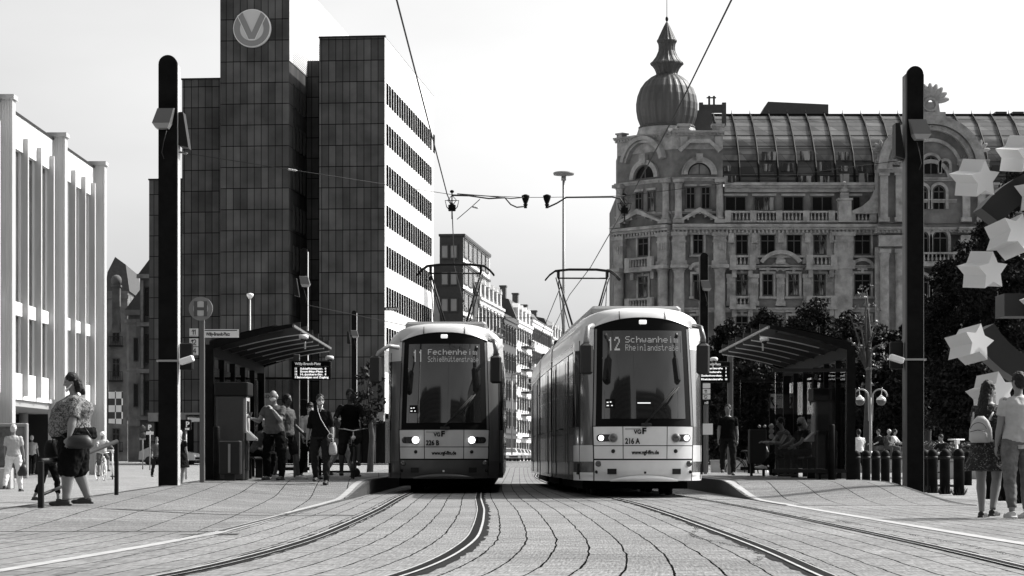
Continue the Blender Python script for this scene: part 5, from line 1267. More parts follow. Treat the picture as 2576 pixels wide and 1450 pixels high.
for px, py, D, lab in ((829, 905, 53.5, 'dome camera at the front corner of the left canopy'), (764, 853, 47, 'dome camera above the left departure board'), (1796, 908, 57.5, 'dome camera over the right departure board'), (1923, 858, 48, 'dome camera above the right canopy')):
    x, z = X(px, D), Z(py, D); T = thing('dome_camera', lab, 'camera', (x, D, z)); b = MB(); b.lathe([(.1, 0), (.1, .07), (.06, .09)], n=16); b.tube([(0, 0, .05), (0, .3, .05), (0, .3, -.2)], .02, 6); b.build('housing', M_WHITE, T); b = MB(); b.ell((0, 0, -.01), (.065, .065, .06)); b.build('dome_glass', M_GLASS, T)
# dotted white lettering on the phone pillar glass
T = thing('glass_sticker_panel', 'white round stickers in a grid on the far glass of the right shelter', 'sticker', (X(1920, 56.2), 56.03, 1.2))
b = MB()
for r_, row in enumerate(((1, 2, 3.2), (0, 1, 2, 3.2), (0, 1, 2, 3.2))):
    for c in row:
        rr = .075 if c == 3.2 else .045; b.M = Matrix.Translation((X(1904, 56) - X(1920, 56) - .1 + c * .14, 0, .32 - r_ * .125 - .0)) @ Matrix.Rotation(R(90), 4, 'X'); b.lathe([(rr * .9, -.003), (rr * .9, .003)], n=14)
b.build('dots', M_WHITE, T)
# ---- bollards in a line on the right
def bollard_mb():
    b = MB(); b.lathe([(.105, -.1), (.105, .80), (.098, .84), (.075, .88), (.04, .905), (.008, .91)], n=18); return b
for i, px in enumerate((2154, 2179, 2203, 2227, 2255, 2325, 2346, 2377, 2412, 2488, 2527, 2573)):
    D = 8.72 * FPX / (px - CX) if px < 2450 else {2488: 39.5, 2527: 37.9, 2573: 35.8}[px]; x = X(px, D)
    T = thing('bollard', ['bollard right against the near post of the glazed shelter', 'bollard second from the glazed shelter', 'bollard third from the glazed shelter', 'bollard fourth from the glazed shelter', 'bollard just left of the right black mast', 'bollard peeping out right behind the black mast', 'bollard first clear to the right of the black mast', 'bollard with the parked scooter leaning beside it', 'bollard left of the woman in the dress', 'bollard behind the legs of the woman in the dress', 'bollard between the walking couple', 'bollard behind the man in jeans'][i], 'bollard', (x, D, surf(x, D)), 0, 'round topped dark bollards beside the right platform')
    b = bollard_mb(); b.build('post', M_POLE, T); b = MB(); b.lathe([(.112, .70), (.112, .76)], n=18); b.build('collar', M_STEEL, T)
    if px > 2320:
        w = MB()
        for k in range(40): a = random.uniform(0, 6.28); r0 = .1; h = random.uniform(.05, .16); w.tube([(r0 * math.cos(a), r0 * math.sin(a), 0), ((r0 + .07) * math.cos(a), (r0 + .07) * math.sin(a), h)], [.006, .002], 3)
        w.build('weed_tuft', mat('weed', .05, .8), T)
for px, D in ((2435, 59), (2300, 58), (1985, 62), (1890, 64)):
    x = X(px, D); T = thing('bollard', {2435: 'farther bollard seen left of the dress woman', 2300: 'farther bollard by the foot of the black mast', 1985: 'bollard behind the shelter bench', 1890: 'bollard behind the man in black'}[px], 'bollard', (x, D, surf(x, D)), 0, 'farther bollards on the square'); b = bollard_mb(); b.build('post', M_POLE, T); b = MB(); b.lathe([(.112, .70), (.112, .76)], n=18); b.build('collar', M_STEEL, T)
# ---- handrail on the left ramp
T = thing('handrail', 'sloping dark handrail beside the woman on the left ramp', 'railing', (X(103, 27.8), 27.8, -.05))
x0 = 0; x1 = X(293, 34.) - X(103, 27.8); b = MB(); h0 = Z(1160, 27.8) + .05; h1 = Z(1108, 34) + .05
b.bev(-.035, .035, -.035, .035, 0, h0, .008); b.mark(); b.bev(x1 - .03, x1 + .03, 6.17, 6.23, .1, h1, .008); b.build_split('post', M_STEEL, T)
b = MB(); b.tube([(0, 0, h0), (x1 * .35, 2.2, h0 + .02), (x1, 6.2, h1 - .02)], .035, 8); b.build('top_rail', M_STEEL, T)
b = MB(); b.tube([(.01, .05, .32), (x1 * .3, 1.86, .42)], .02, 6); b.build('lower_rail', M_STEEL, T)
# ---- lamps, traffic signs, far small things
T = thing('twin_globe_lamp', 'double curved street lamp with two hanging globes by the trees', 'street light', (X(2190, 88), 88, .1)); D = 88; q = lambda py: Z(py, D) - .1
b = MB(); b.tube([(0, 0, 0), (0, 0, q(1000))], .06, 10); b.lathe([(.12, 0), (.1, .8), (.06, .9)], n=12)
for s in (-1, 1): b.tube([(s * .06, 0, q(1060))] + [(s * (.06 + .02), 0, q(1010))] + [(s * (.37 - .29 * math.cos(R(k * 20))), 0, q(998) + .29 * math.sin(R(k * 20))) for k in range(10)], .03, 8)
b.build('post', M_GREYM, T)
for s in (-1, 1): b = MB(); b.lathe([(.0, q(998) - .36), (.12, q(998) - .33), (.19, q(998) - .22), (.2, q(998) - .14)], s * .42, 0, 16); b.build('globe', mat('globe_dark', .08, .3), T); b = MB(); b.lathe([(.2, q(998) - .139), (.17, q(998) - .06), (.08, q(998)), (.03, q(998) + .06)], s * .42, 0, 16); b.tube([(s * .42, 0, q(998)), (s * .46, 0, q(975))], .012, 5); b.build('shade', M_LAMPG, T)
def post_sign(name, label, px, py_top, D, base=None, h_signs=()):
    x = X(px, D); z0 = surf(x, D); T = thing(name, label, 'sign', (x, D, z0)); b = MB(); b.tube([(0, 0, 0), (0, 0, Z(py_top, D) - z0)], .035, 8); b.build('pole', M_GREYM, T); return T, (lambda py: Z(py, D) - z0)
T, q = post_sign('parking_sign', 'small parking sign on a thin pole left of the left black mast', 377, 1068, 120)
b = MB(); b.box(-.22, .22, -.05, -.04, q(1084), q(1066)); b.build('sign_plate', mat('sign_dark', .05), T); text('P', .36, M_WHITE, T, (0, -.06, q(1081)), align='CENTER', bold=.02); b = MB(); b.box(-.2, .2, -.05, -.04, q(1094), q(1086)); b.build('small_plate', M_WHITE, T)
T, q = post_sign('traffic_sign', 'two dark round signs above a pale plate left of the parking sign', 359, 1070, 125)
for i, py in enumerate((1079, 1095)): b = MB(); b.M = Matrix.Translation((0, -.05, q(py))) @ Matrix.Rotation(R(90), 4, 'X'); b.lathe([(.19, -.01), (.19, .01)], n=20); b.build('disc', mat('sign_dark', .05), T)
b = MB(); b.box(-.18, .18, -.05, -.04, q(1107), q(1102)); b.build('small_plate', M_GREYM, T)
T, q = post_sign('parking_meter', 'dark parking meter with white P just right of the left black mast', 468, 1075, 85)
b = MB(); b.bev(-.22, .2, -.1, .1, q(1082), q(1056), .02); b.build('housing', M_BLACK, T); text('P', .28, M_WHITE, T, (.0, -.11, q(1074)), bold=.01); b = MB(); b.box(-.02, .14, -.112, -.102, q(1082), q(1077)); b.build('small_plate', M_WHITE, T)
T, q = post_sign('street_light', 'slim street light with white head in front of the granite block', 629, 750, 95)
b = MB(); b.lathe([(.06, q(752)), (.14, q(745)), (.15, q(740)), (.05, q(738))], n=12); b.build('lamp_head', M_WHITE, T)
T = thing('wall_sign', 'tiny dark number sign reading 4112W12 at the granite block corner', 'sign', (X(968, 168), 168, Z(778, 168))); b = MB(); b.box(0, 1.05, 0, .03, -.12, .14); b.build('sign_plate', M_BLACK, T); text('4112W12', .22, M_WHITE, T, (.06, -.005, -.07), width=.95, bold=.01)
T = thing('shop_sign', 'small white sign with a dark E beside the white fronted tram', 'sign', (X(1333, 120), 120, Z(958, 120))); b = MB(); b.box(-.13, .13, 0, .05, -.16, .16); b.build('sign_plate', M_WHITE, T); text('E', .28, M_BLACK, T, (-.07, -.005, -.1), bold=.02)
T = thing('suspended_street_light', 'grey street light hanging over the far street', 'street light', (X(1300, 150), 150, Z(943, 150))); b = MB(); b.M = Matrix.Rotation(R(-12), 4, 'Y'); b.bev(-.35, .35, -.2, .2, 0, .12, .03); b.build('housing', M_GREYM, T); b = MB(); b.tube([(-.33, 0, .05), (-.33, 0, -5.4)], .05, 6); b.build('pole', M_GREYM, T)
T = thing('information_kiosk', 'glazed notice kiosk at the left edge of the picture', 'kiosk', (X(0, 62), 62, -.15)); b = MB(); b.bev(-1.2, .3, 0, .5, 0, .6, .02); b.build('base', M_CONC, T); b = MB(); b.bev(-1.2, .65, .5, .7, .3, 1.85, .02); b.build('frame', M_GREYM, T); b = MB(); b.box(-1.1, .58, .47, .49, .4, 1.75); b.build('notice', mat('notice', .1, .2, var=.6, scale=4), T)
# chequered flag and banners
T = thing('checkered_flag', 'chequered flag hanging from the old house beside the theatre', 'flag', (X(272, 150), 150, Z(1020, 150)))
fm = bpy.data.materials.new('chequered_cloth'); fm.use_nodes = True; ck = fm.node_tree.nodes.new('ShaderNodeTexChecker'); ck.inputs['Scale'].default_value = 2.2; tc = fm.node_tree.nodes.new('ShaderNodeTexCoord'); fm.node_tree.links.new(tc.outputs['Object'], ck.inputs[0]); ck.inputs[1].default_value = (.7, .7, .7, 1); ck.inputs[2].default_value = (.03, .03, .03, 1); fm.node_tree.links.new(ck.outputs[0], fm.node_tree.nodes['Principled BSDF'].inputs[0])
b = MB(); b.grid([[(x_, .08 * math.sin(x_ * 6), z_ - x_ * .08) for x_ in np.linspace(0, 1.0, 10)] for z_ in np.linspace(-1.2, 1.0, 8)]); b.build('cloth', fm, T); b = MB(); b.tube([(0, 0, -1.3), (0, 0, 1.4)], .03, 6); b.build('pole', M_STEEL, T)
# parked cars far down the street
M_CAR = mat('car_white', .7, .3, coat=.6); M_CAR2 = mat('car_silver', .45, .3, coat=.6)
def car(label, x, y, rz, m, group):
    T = thing('parked_car', label, 'car', (x, y, surf(x, y)), rz, group)
    side = [(-2.1, .35), (-2.12, .7), (-1.9, .88), (-1.1, 1.0), (-.45, 1.45), (.9, 1.5), (1.75, 1.15), (2.1, 1.0), (2.15, .4)]
    b = MB(); b.prism([(p[0], p[1]) for p in side], -.85, .85, plane='yz'); b.build('body', m, T)
    b = MB(); b.prism([(-1.12, 1.03), (-.5, 1.43), (-.47, 1.38), (-1.05, 1.0)], -.72, .72, plane='yz'); b.M = Matrix.Translation((0, -.02, .02)); b.build('windscreen', M_GLASS, T)
    b = MB(); b.prism([(-.9, 1.03), (-.42, 1.38), (.85, 1.42), (1.4, 1.1)], -.86, .86, plane='yz'); b.build('side_window', M_GLASS, T)
    for sx in (-1, 1):
        for yy in (-1.35, 1.35):
            w = MB(); w.M = Matrix.Translation((sx * .76, yy, .32)) @ Matrix.Rotation(R(90), 4, 'Y'); w.lathe([(.32, -.1), (.32, .1)], n=16); w.build('wheel', M_RUB, T)
        h = MB(); h.box(sx * .62 - .15, sx * .62 + .15, -2.14, -2.05, .62, .76); h.build('headlight', M_LAMPG, T)
    b = MB(); b.box(-.5, .5, -2.15, -2.08, .42, .58); b.build('grille', M_BLACK, T)
for i, (px, D) in enumerate(((1277, 250), (1289, 262), (1299, 274), (1308, 286), (1316, 298), (1323, 310))):
    car(['nearest white car parked in the far street', 'second car of the row parked in the far street', 'third car of the row parked in the far street', 'fourth car of the row parked in the far street', 'fifth car of the row parked in the far street', 'farthest car of the row parked in the far street'][i], X(px, D), D, R(18), M_CAR if i % 2 == 0 else M_CAR2, 'cars parked in the far street')
car('pale car parked below the old houses behind the left square', X(428, 165), 165, R(80), M_CAR2, 'cars behind the left square')
# ---- star sculpture: stars on thick curved band (plain stand-in)
T = thing('star_sculpture', 'large sculpture of pale solid stars around a thick dark curved band', 'sculpture', (X(2640, 80), 80, 0.))
M_STAR = mat('star_paint', .6, .6); M_BAND = mat('band_paint', .014, .55)
def star(px, py, rpx, rot, tiltz, tiltx=0, D=79.):
    c = Vector((X(px, D), D, Z(py, D))); r = rpx * D / FPX; pts = []
    for k in range(10): a = R(90 + 36 * k + rot); q = r if k % 2 == 0 else r * .52; pts.append((q * math.cos(a), q * math.sin(a)))
    b = MB(); b.M = Matrix.Translation(c) @ Matrix.Rotation(R(tiltz), 4, 'Z') @ Matrix.Rotation(R(tiltx), 4, 'X'); b.prism(pts, -.1, 1.05); b.build('star', M_STAR, T, world=True)
for a in ((2474, 452, 50, 8, 31, 8), (2590, 392, 50, 4, 31, 8), (2560, 585, 53, -22, 28, -12), (2494, 683, 50, 6, 31, 5), (2460, 862, 49, -12, 31, -8), (2516, 985, 50, 8, 30, -6), (2640, 480, 56, 0, 24, 0), (2655, 760, 56, 10, 24, 0)): star(*a)
b = MB(); cx_, cz_ = X(2700, 80), Z(700, 80)
for k in range(24):
    a0, a1 = R(90 + k * 7.5), R(90 + (k + 1) * 7.5); ro, ri = 4.15, 3.25
    if 7 <= k <= 15: b.mark(); continue
    b.prism([(cx_ + ri * math.cos(a0), cz_ + ri * math.sin(a0)), (cx_ + ro * math.cos(a0), cz_ + ro * math.sin(a0)), (cx_ + ro * math.cos(a1), cz_ + ro * math.sin(a1)), (cx_ + ri * math.cos(a1), cz_ + ri * math.sin(a1))], 80.1, 81.6)
b.mark(); b.box(X(2528, 80), X(2700, 80), 80.1, 81.6, Z(795, 80), Z(738, 80)); b.box(X(2518, 80), X(2700, 80), 80.1, 81.6, Z(690, 80), Z(650, 80)) if False else None; b.build_split('curved_band', M_BAND, T, world=True)
b = MB(); b.box(cx_ - 1, cx_ + 1, 80, 81.5, 0, cz_ - 4); b.box(cx_ - 3, cx_ + 3, 79.5, 82, -.1, .5); b.build('plinth', M_CONC, T, world=True)
# ---- low walls and flower bed on the square
for px0, px1, D, z, h, lab in ((2150, 2290, 96, .2, .62, 'pale low seat wall behind the bollards'), (2330, 2600, 74, .05, .6, 'low concrete wall of the planting bed right of the black mast'), (1790, 1900, 92, .2, .5, 'low wall behind the man in black')):
    x0, x1 = X(px0, D), X(px1, D); T = thing('low_wall', lab, 'wall', (x0, D, surf(x0, D))); b = MB(); b.bev(0, x1 - x0, 0, .5, 0, h, .02); b.box(-.03, x1 - x0 + .03, -.04, .54, h, h + .07); b.build('block', M_CONC, T)
def foliage_quads(mb, c, r, n, s, flat=1.):
    for _ in range(n):
        d = Vector((random.gauss(0, 1), random.gauss(0, 1), random.gauss(0, 1))).normalized() * (random.random() ** .35)
        p = Vector((c[0] + d.x * r[0], c[1] + d.y * r[1], c[2] + d.z * r[2])); u = Vector((random.gauss(0, 1), random.gauss(0, 1), random.gauss(0, 1) * flat)).normalized(); v = u.orthogonal().normalized(); q = s * random.uniform(.6, 1.3)
        mb.add([tuple(p - u * q), tuple(p + v * q * .5), tuple(p + u * q), tuple(p - v * q * .5)], [(0, 1, 2, 3)])
# ------------------------------------------------------------------ trees
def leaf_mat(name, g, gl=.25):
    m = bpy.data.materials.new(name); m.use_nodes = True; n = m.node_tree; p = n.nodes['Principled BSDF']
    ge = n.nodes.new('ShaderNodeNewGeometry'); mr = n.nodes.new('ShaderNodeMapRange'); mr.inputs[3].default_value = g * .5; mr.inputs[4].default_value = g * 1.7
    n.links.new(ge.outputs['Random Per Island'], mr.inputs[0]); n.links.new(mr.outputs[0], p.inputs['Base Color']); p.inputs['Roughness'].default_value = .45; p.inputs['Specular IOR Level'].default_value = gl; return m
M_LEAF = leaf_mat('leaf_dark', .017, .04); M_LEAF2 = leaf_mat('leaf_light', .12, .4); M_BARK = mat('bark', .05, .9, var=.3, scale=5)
def leaves_mesh(name, clumps, per, size, m):
    rng = np.random.default_rng(abs(hash(name)) % 1000 + len(clumps)); V = []
    tot = 0; P = []
    for (c, r) in clumps:
        n = int(per * r * r); d = rng.normal(size=(n, 3)); d /= np.linalg.norm(d, axis=1)[:, None]; d *= (rng.random(n) ** .33)[:, None] * r; d[:, 2] *= .75; P.append(d + np.array(c))
    P = np.concatenate(P); n = len(P)
    u = rng.normal(size=(n, 3)); u /= np.linalg.norm(u, axis=1)[:, None]; w = rng.normal(size=(n, 3)); v = np.cross(u, w); v /= np.linalg.norm(v, axis=1)[:, None]
    s = size * rng.uniform(.6, 1.35, n)[:, None]
    quad = np.stack([P - u * s, P + v * s * .45, P + u * s, P - v * s * .45], 1).reshape(-1, 3)
    me = bpy.data.meshes.new(name); me.vertices.add(4 * n); me.vertices.foreach_set('co', quad.ravel()); me.loops.add(4 * n); me.loops.foreach_set('vertex_index', np.arange(4 * n, dtype=np.int32)); me.polygons.add(n); me.polygons.foreach_set('loop_start', np.arange(0, 4 * n, 4, dtype=np.int32)); me.update(calc_edges=True); me.materials.append(m)
    return me
def tree(label, px, D, py_top, wpx, py_bot=1120, m=None, dens=60, size=.2, ncl=46, sparse=0., group='leafy trees on the square', seed=0):
    random.seed(seed + px); x = X(px, D); z0 = surf(x, D); top = Z(py_top, D) - z0; rx = wpx * D / FPX / 2; zb = Z(py_bot, D) - z0
    T = thing('tree', label, 'tree', (x, D, z0), 0, group)
    cz = (top + zb) / 2; rz_ = (top - zb) / 2; cl = []
    for _ in range(ncl):
        while True:
            a, b, c = (random.uniform(-1, 1) for _ in range(3))
            if a * a + b * b + c * c < 1: break
        k = random.uniform(.75, 1.0) if random.random() < .7 else 1.; l = math.sqrt(a * a + b * b + c * c) + 1e-6
        if random.random() < .7: a, b, c = a / l * .82 * k, b / l * .82 * k, c / l * .82 * k
        wx_ = 1 - .35 * max(0, c); r = random.uniform(.16, .30) * min(rx, rz_ * 1.1) * (1 - sparse * .4)
        cl.append(((a * rx * wx_, b * rx * .9, cz + c * rz_), r))
    me = leaves_mesh('crown', cl, dens, size, m or M_LEAF); o = bpy.data.objects.new('crown', me); COL.objects.link(o); o.parent = T
    g = MB(); pts = [(0, 0, -.1), (.1, 0, zb * .6 + .5), (random.uniform(-.3, .3), 0, cz), (random.uniform(-.3, .3), .1, top * .93)]; tr = .035 * top / 2 + .06
    g.tube(pts, [tr, tr * .8, tr * .45, .02], 9)
    for k in range(7 if not sparse else 14):
        c, r = random.choice(cl); h = random.uniform(.35, .8); s_ = Vector((0, 0, zb + (top - zb) * h * .5)); e = Vector(c); mid = s_.lerp(e, .5) + Vector((0, 0, .2)); g.tube([s_, mid, e], [tr * .35, tr * .22, .015], 5)
    g.build('trunk', M_BARK, T); return T
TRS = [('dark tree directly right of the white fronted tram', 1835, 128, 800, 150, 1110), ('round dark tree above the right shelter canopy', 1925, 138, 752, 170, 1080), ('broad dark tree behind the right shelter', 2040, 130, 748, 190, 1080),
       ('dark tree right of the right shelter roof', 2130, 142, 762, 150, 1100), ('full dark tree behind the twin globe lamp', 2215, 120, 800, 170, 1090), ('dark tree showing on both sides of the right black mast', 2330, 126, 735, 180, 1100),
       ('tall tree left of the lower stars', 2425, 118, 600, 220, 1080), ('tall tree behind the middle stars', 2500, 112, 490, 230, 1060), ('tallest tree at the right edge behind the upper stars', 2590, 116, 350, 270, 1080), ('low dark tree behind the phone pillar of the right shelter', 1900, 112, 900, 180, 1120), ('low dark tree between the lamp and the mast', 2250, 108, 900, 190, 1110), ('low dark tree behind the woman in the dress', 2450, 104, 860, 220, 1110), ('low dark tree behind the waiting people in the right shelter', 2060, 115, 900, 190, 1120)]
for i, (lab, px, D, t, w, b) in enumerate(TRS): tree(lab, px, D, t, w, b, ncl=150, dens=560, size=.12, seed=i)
tree('thin light tree with bare twigs in front of the stone building', 2178, 104, 695, 120, 1000, m=M_LEAF2, dens=260, size=.09, ncl=60, sparse=1., seed=40)
tree('small dark tree left of the pale grey tram', 930, 98, 885, 90, 1090, ncl=60, dens=350, size=.11, seed=50, group='small trees left of the trams')
tree('dark tree inside the theatre arcade', 80, 112, 1005, 120, 1130, ncl=60, dens=350, size=.12, seed=51, group='small trees left of the trams')
# understorey and bedding plants: nobody could count them
cl = [((random.uniform(X(1770, 145), X(2680, 145)), random.uniform(140, 150), random.uniform(.3, 7.0)), random.uniform(.8, 1.5)) for _ in range(420)]
me = leaves_mesh('shrubbery', cl, 140, .2, M_LEAF); o = bpy.data.objects.new('shrubbery', me); COL.objects.link(o); tag(o, 'dense dark shrubbery filling the space under the trees', 'shrubbery', kind='stuff')
cl = [((random.uniform(X(2330, 75), X(2620, 75)), random.uniform(74.6, 77.5), .75 + random.uniform(0, .35)), random.uniform(.2, .42)) for _ in range(120)]
me = leaves_mesh('bedding_plants', cl, 900, .07, leaf_mat('lavender', .09)); o = bpy.data.objects.new('bedding_plants', me); COL.objects.link(o); tag(o, 'low grey-green bedding plants behind the concrete wall', 'plants', kind='stuff')
# ------------------------------------------------------------------ people
M_SKIN = mat('skin', .2, .55, var=.08, scale=8); M_SKIND = mat('skin_dark', .05, .5); M_HAIRD = mat('hair_dark', .012, .5, bump=.8, scale=30, var=.5, spec=.2); M_HAIRL = mat('hair_fair', .45, .5, bump=.5, scale=40, var=.2); M_HAIRG = mat('hair_grey', .55, .6, bump=.4, scale=40)
M_CBLK = mat('cloth_black', .006, .9, spec=.08); M_CDK = mat('cloth_dark', .016, .9, bump=.4, scale=9, spec=.1); M_CMID = mat('cloth_grey', .07, .85, bump=.5, scale=7, var=.15); M_CLT = mat('cloth_light', .42, .85, bump=.5, scale=8, var=.1); M_CWH = mat('cloth_white', .72, .85, bump=.4, scale=8)
M_JEAN = mat('cloth_jeans', .12, .85, bump=.6, scale=10, var=.35); M_SHOE = mat('shoe_dark', .02, .6); M_SHOEW = mat('shoe_light', .5, .6); M_LEATH = mat('bag_black', .015, .45)
def pattern_cloth(name, a, b, scale, thr=.55):
    m = bpy.data.materials.new(name); m.use_nodes = True; n = m.node_tree; p = n.nodes['Principled BSDF']; tc = n.nodes.new('ShaderNodeTexCoord'); no = n.nodes.new('ShaderNodeTexNoise'); no.inputs['Scale'].default_value = scale; no.inputs['Detail'].default_value = 3; no.inputs['Distortion'].default_value = 1.5
    mr = n.nodes.new('ShaderNodeMapRange'); mr.inputs[1].default_value = thr - .05; mr.inputs[2].default_value = thr + .05; mr.inputs[3].default_value = a; mr.inputs[4].default_value = b
    n.links.new(tc.outputs['Object'], no.inputs[0]); n.links.new(no.outputs[0], mr.inputs[0]); n.links.new(mr.outputs[0], p.inputs['Base Color']); p.inputs['Roughness'].default_value = .9; return m
M_ZEBRA = pattern_cloth('patterned_blouse', .035, .2, 34, .5); M_FLORAL = pattern_cloth('flowered_dress', .012, .22, 34, .62); M_MASKP = pattern_cloth('patterned_mask', .1, .8, 60, .5)
def frame_of(d):
    d = d.normalized(); x = Vector((1, 0, 0)); x = (x - d * x.dot(d)).normalized(); return x, d.cross(x)
def ring(c, d, rx, ry, n=20, cx=0.):
    x, y = frame_of(Vector(d)); return [tuple(Vector(c) + x * rx * math.cos(2 * math.pi * k / n) + y * ry * math.sin(2 * math.pi * k / n)) for k in range(n)]
FT = bpy.data.textures.new('folds', 'CLOUDS'); FT.noise_scale = .075; FT.noise_depth = 1
FH = bpy.data.textures.new('locks', 'CLOUDS'); FH.noise_scale = .03; FH.noise_depth = 1
FOLD = {'shirt': .022, 'dress_top': .02, 'skirt': .035, 'trousers': .032, 'hair': .02}
def hl_(mb, rings): mb.loft([r for r in rings][::-1])
def finish(mb, name, m, parent, vox=.012, sm=4):
    o = mb.build(name, m, parent); r = o.modifiers.new('remesh', 'REMESH'); r.mode = 'VOXEL'; r.voxel_size = vox; r.use_smooth_shade = True
    s = o.modifiers.new('smooth', 'SMOOTH'); s.iterations = sm; s.factor = .5
    if name in FOLD:
        d = o.modifiers.new('folds', 'DISPLACE'); d.texture = FT if name != 'hair' else FH; d.strength = FOLD[name]; d.mid_level = .5; d.texture_coords = 'LOCAL'
    return o
def person(label, x, y, rz, H=1.75, girth=1., pose=None, top=None, sleeve=.55, bottom=None, leg=1., shoe=None, hair='short', hairm=None, skin=None, z=None, skirt=None, mask=None, lean=0., vox=.011, fem=False, group=None, top_len=0., name='person', belly=0., dep=1., wide=1.):
    P = dict(lh=0, rh=0, lk=0, rk=0, la=5, ra=5, lab=8, rab=8, le=12, re=12, lin=0, rin=0, yaw=0, nod=5, hip=None, splay=4)
    P.update(pose or {}); k = H / 1.75; top = top or M_CDK; bottom = bottom or M_CBLK; skin = skin or M_SKIN; shoe = shoe or M_SHOE; hairm = hairm or M_HAIRD
    z0 = surf(x, y) if z is None else z
    T = thing(name, label, 'person', (x, y, z0), rz, group)
    V = Vector; rad = R
    def d_leg(p, s, sp): return V((s * math.sin(rad(sp)), -math.sin(rad(p)), -math.cos(rad(p)))).normalized()
    hw_ = .095 * (1 + .5 * (girth - 1)); J = {}
    for s, h_, kn in ((1, 'l', 'lk'), (-1, 'r', 'rk')):
        hp = P[h_ + 'h']; J[h_] = [V((s * hw_, 0, 0))]; J[h_].append(J[h_][0] + d_leg(hp, s, P['splay']) * .43); J[h_].append(J[h_][1] + d_leg(hp - P[kn], s, 1.) * .42)
    low = min(J['l'][2].z, J['r'][2].z); hip_z = (-low + .085) if P['hip'] is None else P['hip'] / k
    for h_ in 'lr': J[h_] = [p + V((0, 0, hip_z)) for p in J[h_]]
    L = rad(lean); up = V((0, -math.sin(L), math.cos(L))); pel = V((0, 0, hip_z + .02)); sp = lambda t: pel + up * t
    g = girth; sh = .172 if not fem else .152; sh *= (1 + .35 * (g - 1)); chest = sp(.36); shz = sp(.49); neck = sp(.53)
    hd = sp(.56) + V((0, -math.sin(rad(lean * .4 + P['nod'])), math.cos(rad(lean * .4 + P['nod'])))) * .14
    def A(s, c):
        a = rad(P[c + 'a'] + lean * .3); ab = rad(P[c + 'ab']); S0 = shz + V((s * sh, 0, -.035)); u = V((s * math.sin(ab), -math.sin(a) * math.cos(ab), -math.cos(a) * math.cos(ab)))
        E = S0 + u * .285; a2 = a + rad(P[c + 'e']); i = rad(P[c + 'in']); f = V((s * math.sin(ab * .5 - i), -math.sin(a2) * math.cos(i), -math.cos(a2) * math.cos(i))).normalized(); Wr = E + f * .25; return S0, E, Wr, f
    arms = {'l': A(1, 'l'), 'r': A(-1, 'r')}
    HM = Matrix.Translation(hd) @ Matrix.Rotation(rad(P['yaw']), 4, 'Z') @ Matrix.Rotation(rad(P['nod'] + lean * .3), 4, 'X')
    hx = .072; hy = .092; hz = .115
    # --- the body, one continuous surface
    b = MB()
    gw = lambda w: w * g
    tor = [(-.09, .06, .08), (-.05, gw(.145), gw(.105)), (.02, gw(.165), gw(.115)), (.1, gw(.15), gw(.105)), (.2, gw(.13 if fem else .14), gw(.1)), (.32, gw(.155), gw(.115)), (.42, (.178 if not fem else .16) * (1 + (g - 1) * .6), gw(.105)), (.475, (.165 if not fem else .145) * (1 + (g - 1) * .4), .085 * (1 + (g - 1) * .4)), (.51, .105, .07), (.54, .055, .055)]
    tor = [(t, rx, ry * (1 + (dep - 1) * (1 if t < .25 else max(0, 1 - (t - .25) / .27)) * (t > -.08))) for t, rx, ry in tor]
    b.loft([ring(sp(t) + V((0, -belly * math.sin(max(0, min(1, (t + .05) / .4)) * math.pi), 0)), up, rx, ry) for t, rx, ry in tor])
    b.tube([sp(.47), sp(.52), hd - V((0, 0, .05))], [.06, .052, .05], 12)
    for c in 'lr':
        hip, kn, an = J[c]; q = 1 + .75 * (g - 1); b.tube([hip + V((0, 0, .02)), hip.lerp(kn, .25), hip.lerp(kn, .7), kn], [.085 * q, .088 * q, .066 * q, .055 * q], 12); b.ell(kn, (.055 * q, .055 * q, .06 * q)); b.tube([kn, kn.lerp(an, .3), kn.lerp(an, .8), an], [.052 * q, .057 * q, .038 * q, .036 * q], 12)
        fd = V((0, -1, -.15)).normalized(); b.tube([an + V((0, .03, -.04)), an + V((0, -.05, -.045)), an + V((0, -.14, -.06))], [.036, .036, .028], 10); b.ell(an + V((0, -.16, -.062)), (.042, .06, .022))
        S0, E, Wr, f = arms[c]; qa = 1 + .6 * (g - 1); s = 1 if c == 'l' else -1
        b.ell(S0, (.055 * qa, .055, .06)); b.tube([S0, S0.lerp(E, .5), E], [.052 * qa, .047 * qa, .038 * qa], 10); b.ell(E, (.038 * qa,) * 3, 8, 6); b.tube([E, E.lerp(Wr, .35), Wr], [.039 * qa, .04 * qa, .026], 10)
        # hand: palm, four fingers of their own length, thumb from the side
        sx = V((s, 0, 0)); side = (V((0, -1, 0)) - f * V((0, -1, 0)).dot(f)); side = side.normalized() if side.length > .1 else V((0, 0, 1)); nrm = f.cross(side).normalized(); nrm = nrm if nrm.dot(V((-s, 0, 0))) > 0 else -nrm
        pm = Wr + f * .045; Mx = Matrix((side, nrm, f)).transposed(); b.ell(pm, (.04, .017, .052), 10, 7, Mx=Mx)
        for i, ln in enumerate((.068, .078, .072, .056)):
            o_ = Wr + f * .085 + side * (.028 - i * .019); m_ = o_ + (f + nrm * .35).normalized() * ln * .5; e_ = m_ + (f * .6 + nrm * .8).normalized() * ln * .5; b.tube([o_ - f * .02, o_, m_, e_], [.0085, .0088, .008, .0065], 6)
        o_ = Wr + f * .03 + side * .03; b.tube([o_, o_ + (side * .7 + f * .7).normalized() * .035, o_ + (side * .35 + f + nrm * .4).normalized() * .07], [.011, .010, .008], 6)
    b.M = HM
    b.ell((0, 0, 0), (hx, hy, hz), 16, 12); b.ell((0, -.02, -.055), (.055, .062, .06), 12, 8)
    b.tube([(0, -hy + .004, .018), (0, -hy - .016, -.022), (0, -hy + .01, -.03)], [.008, .014, .01], 8); b.ell((0, -.078, -.062), (.026, .016, .011), 8, 6)
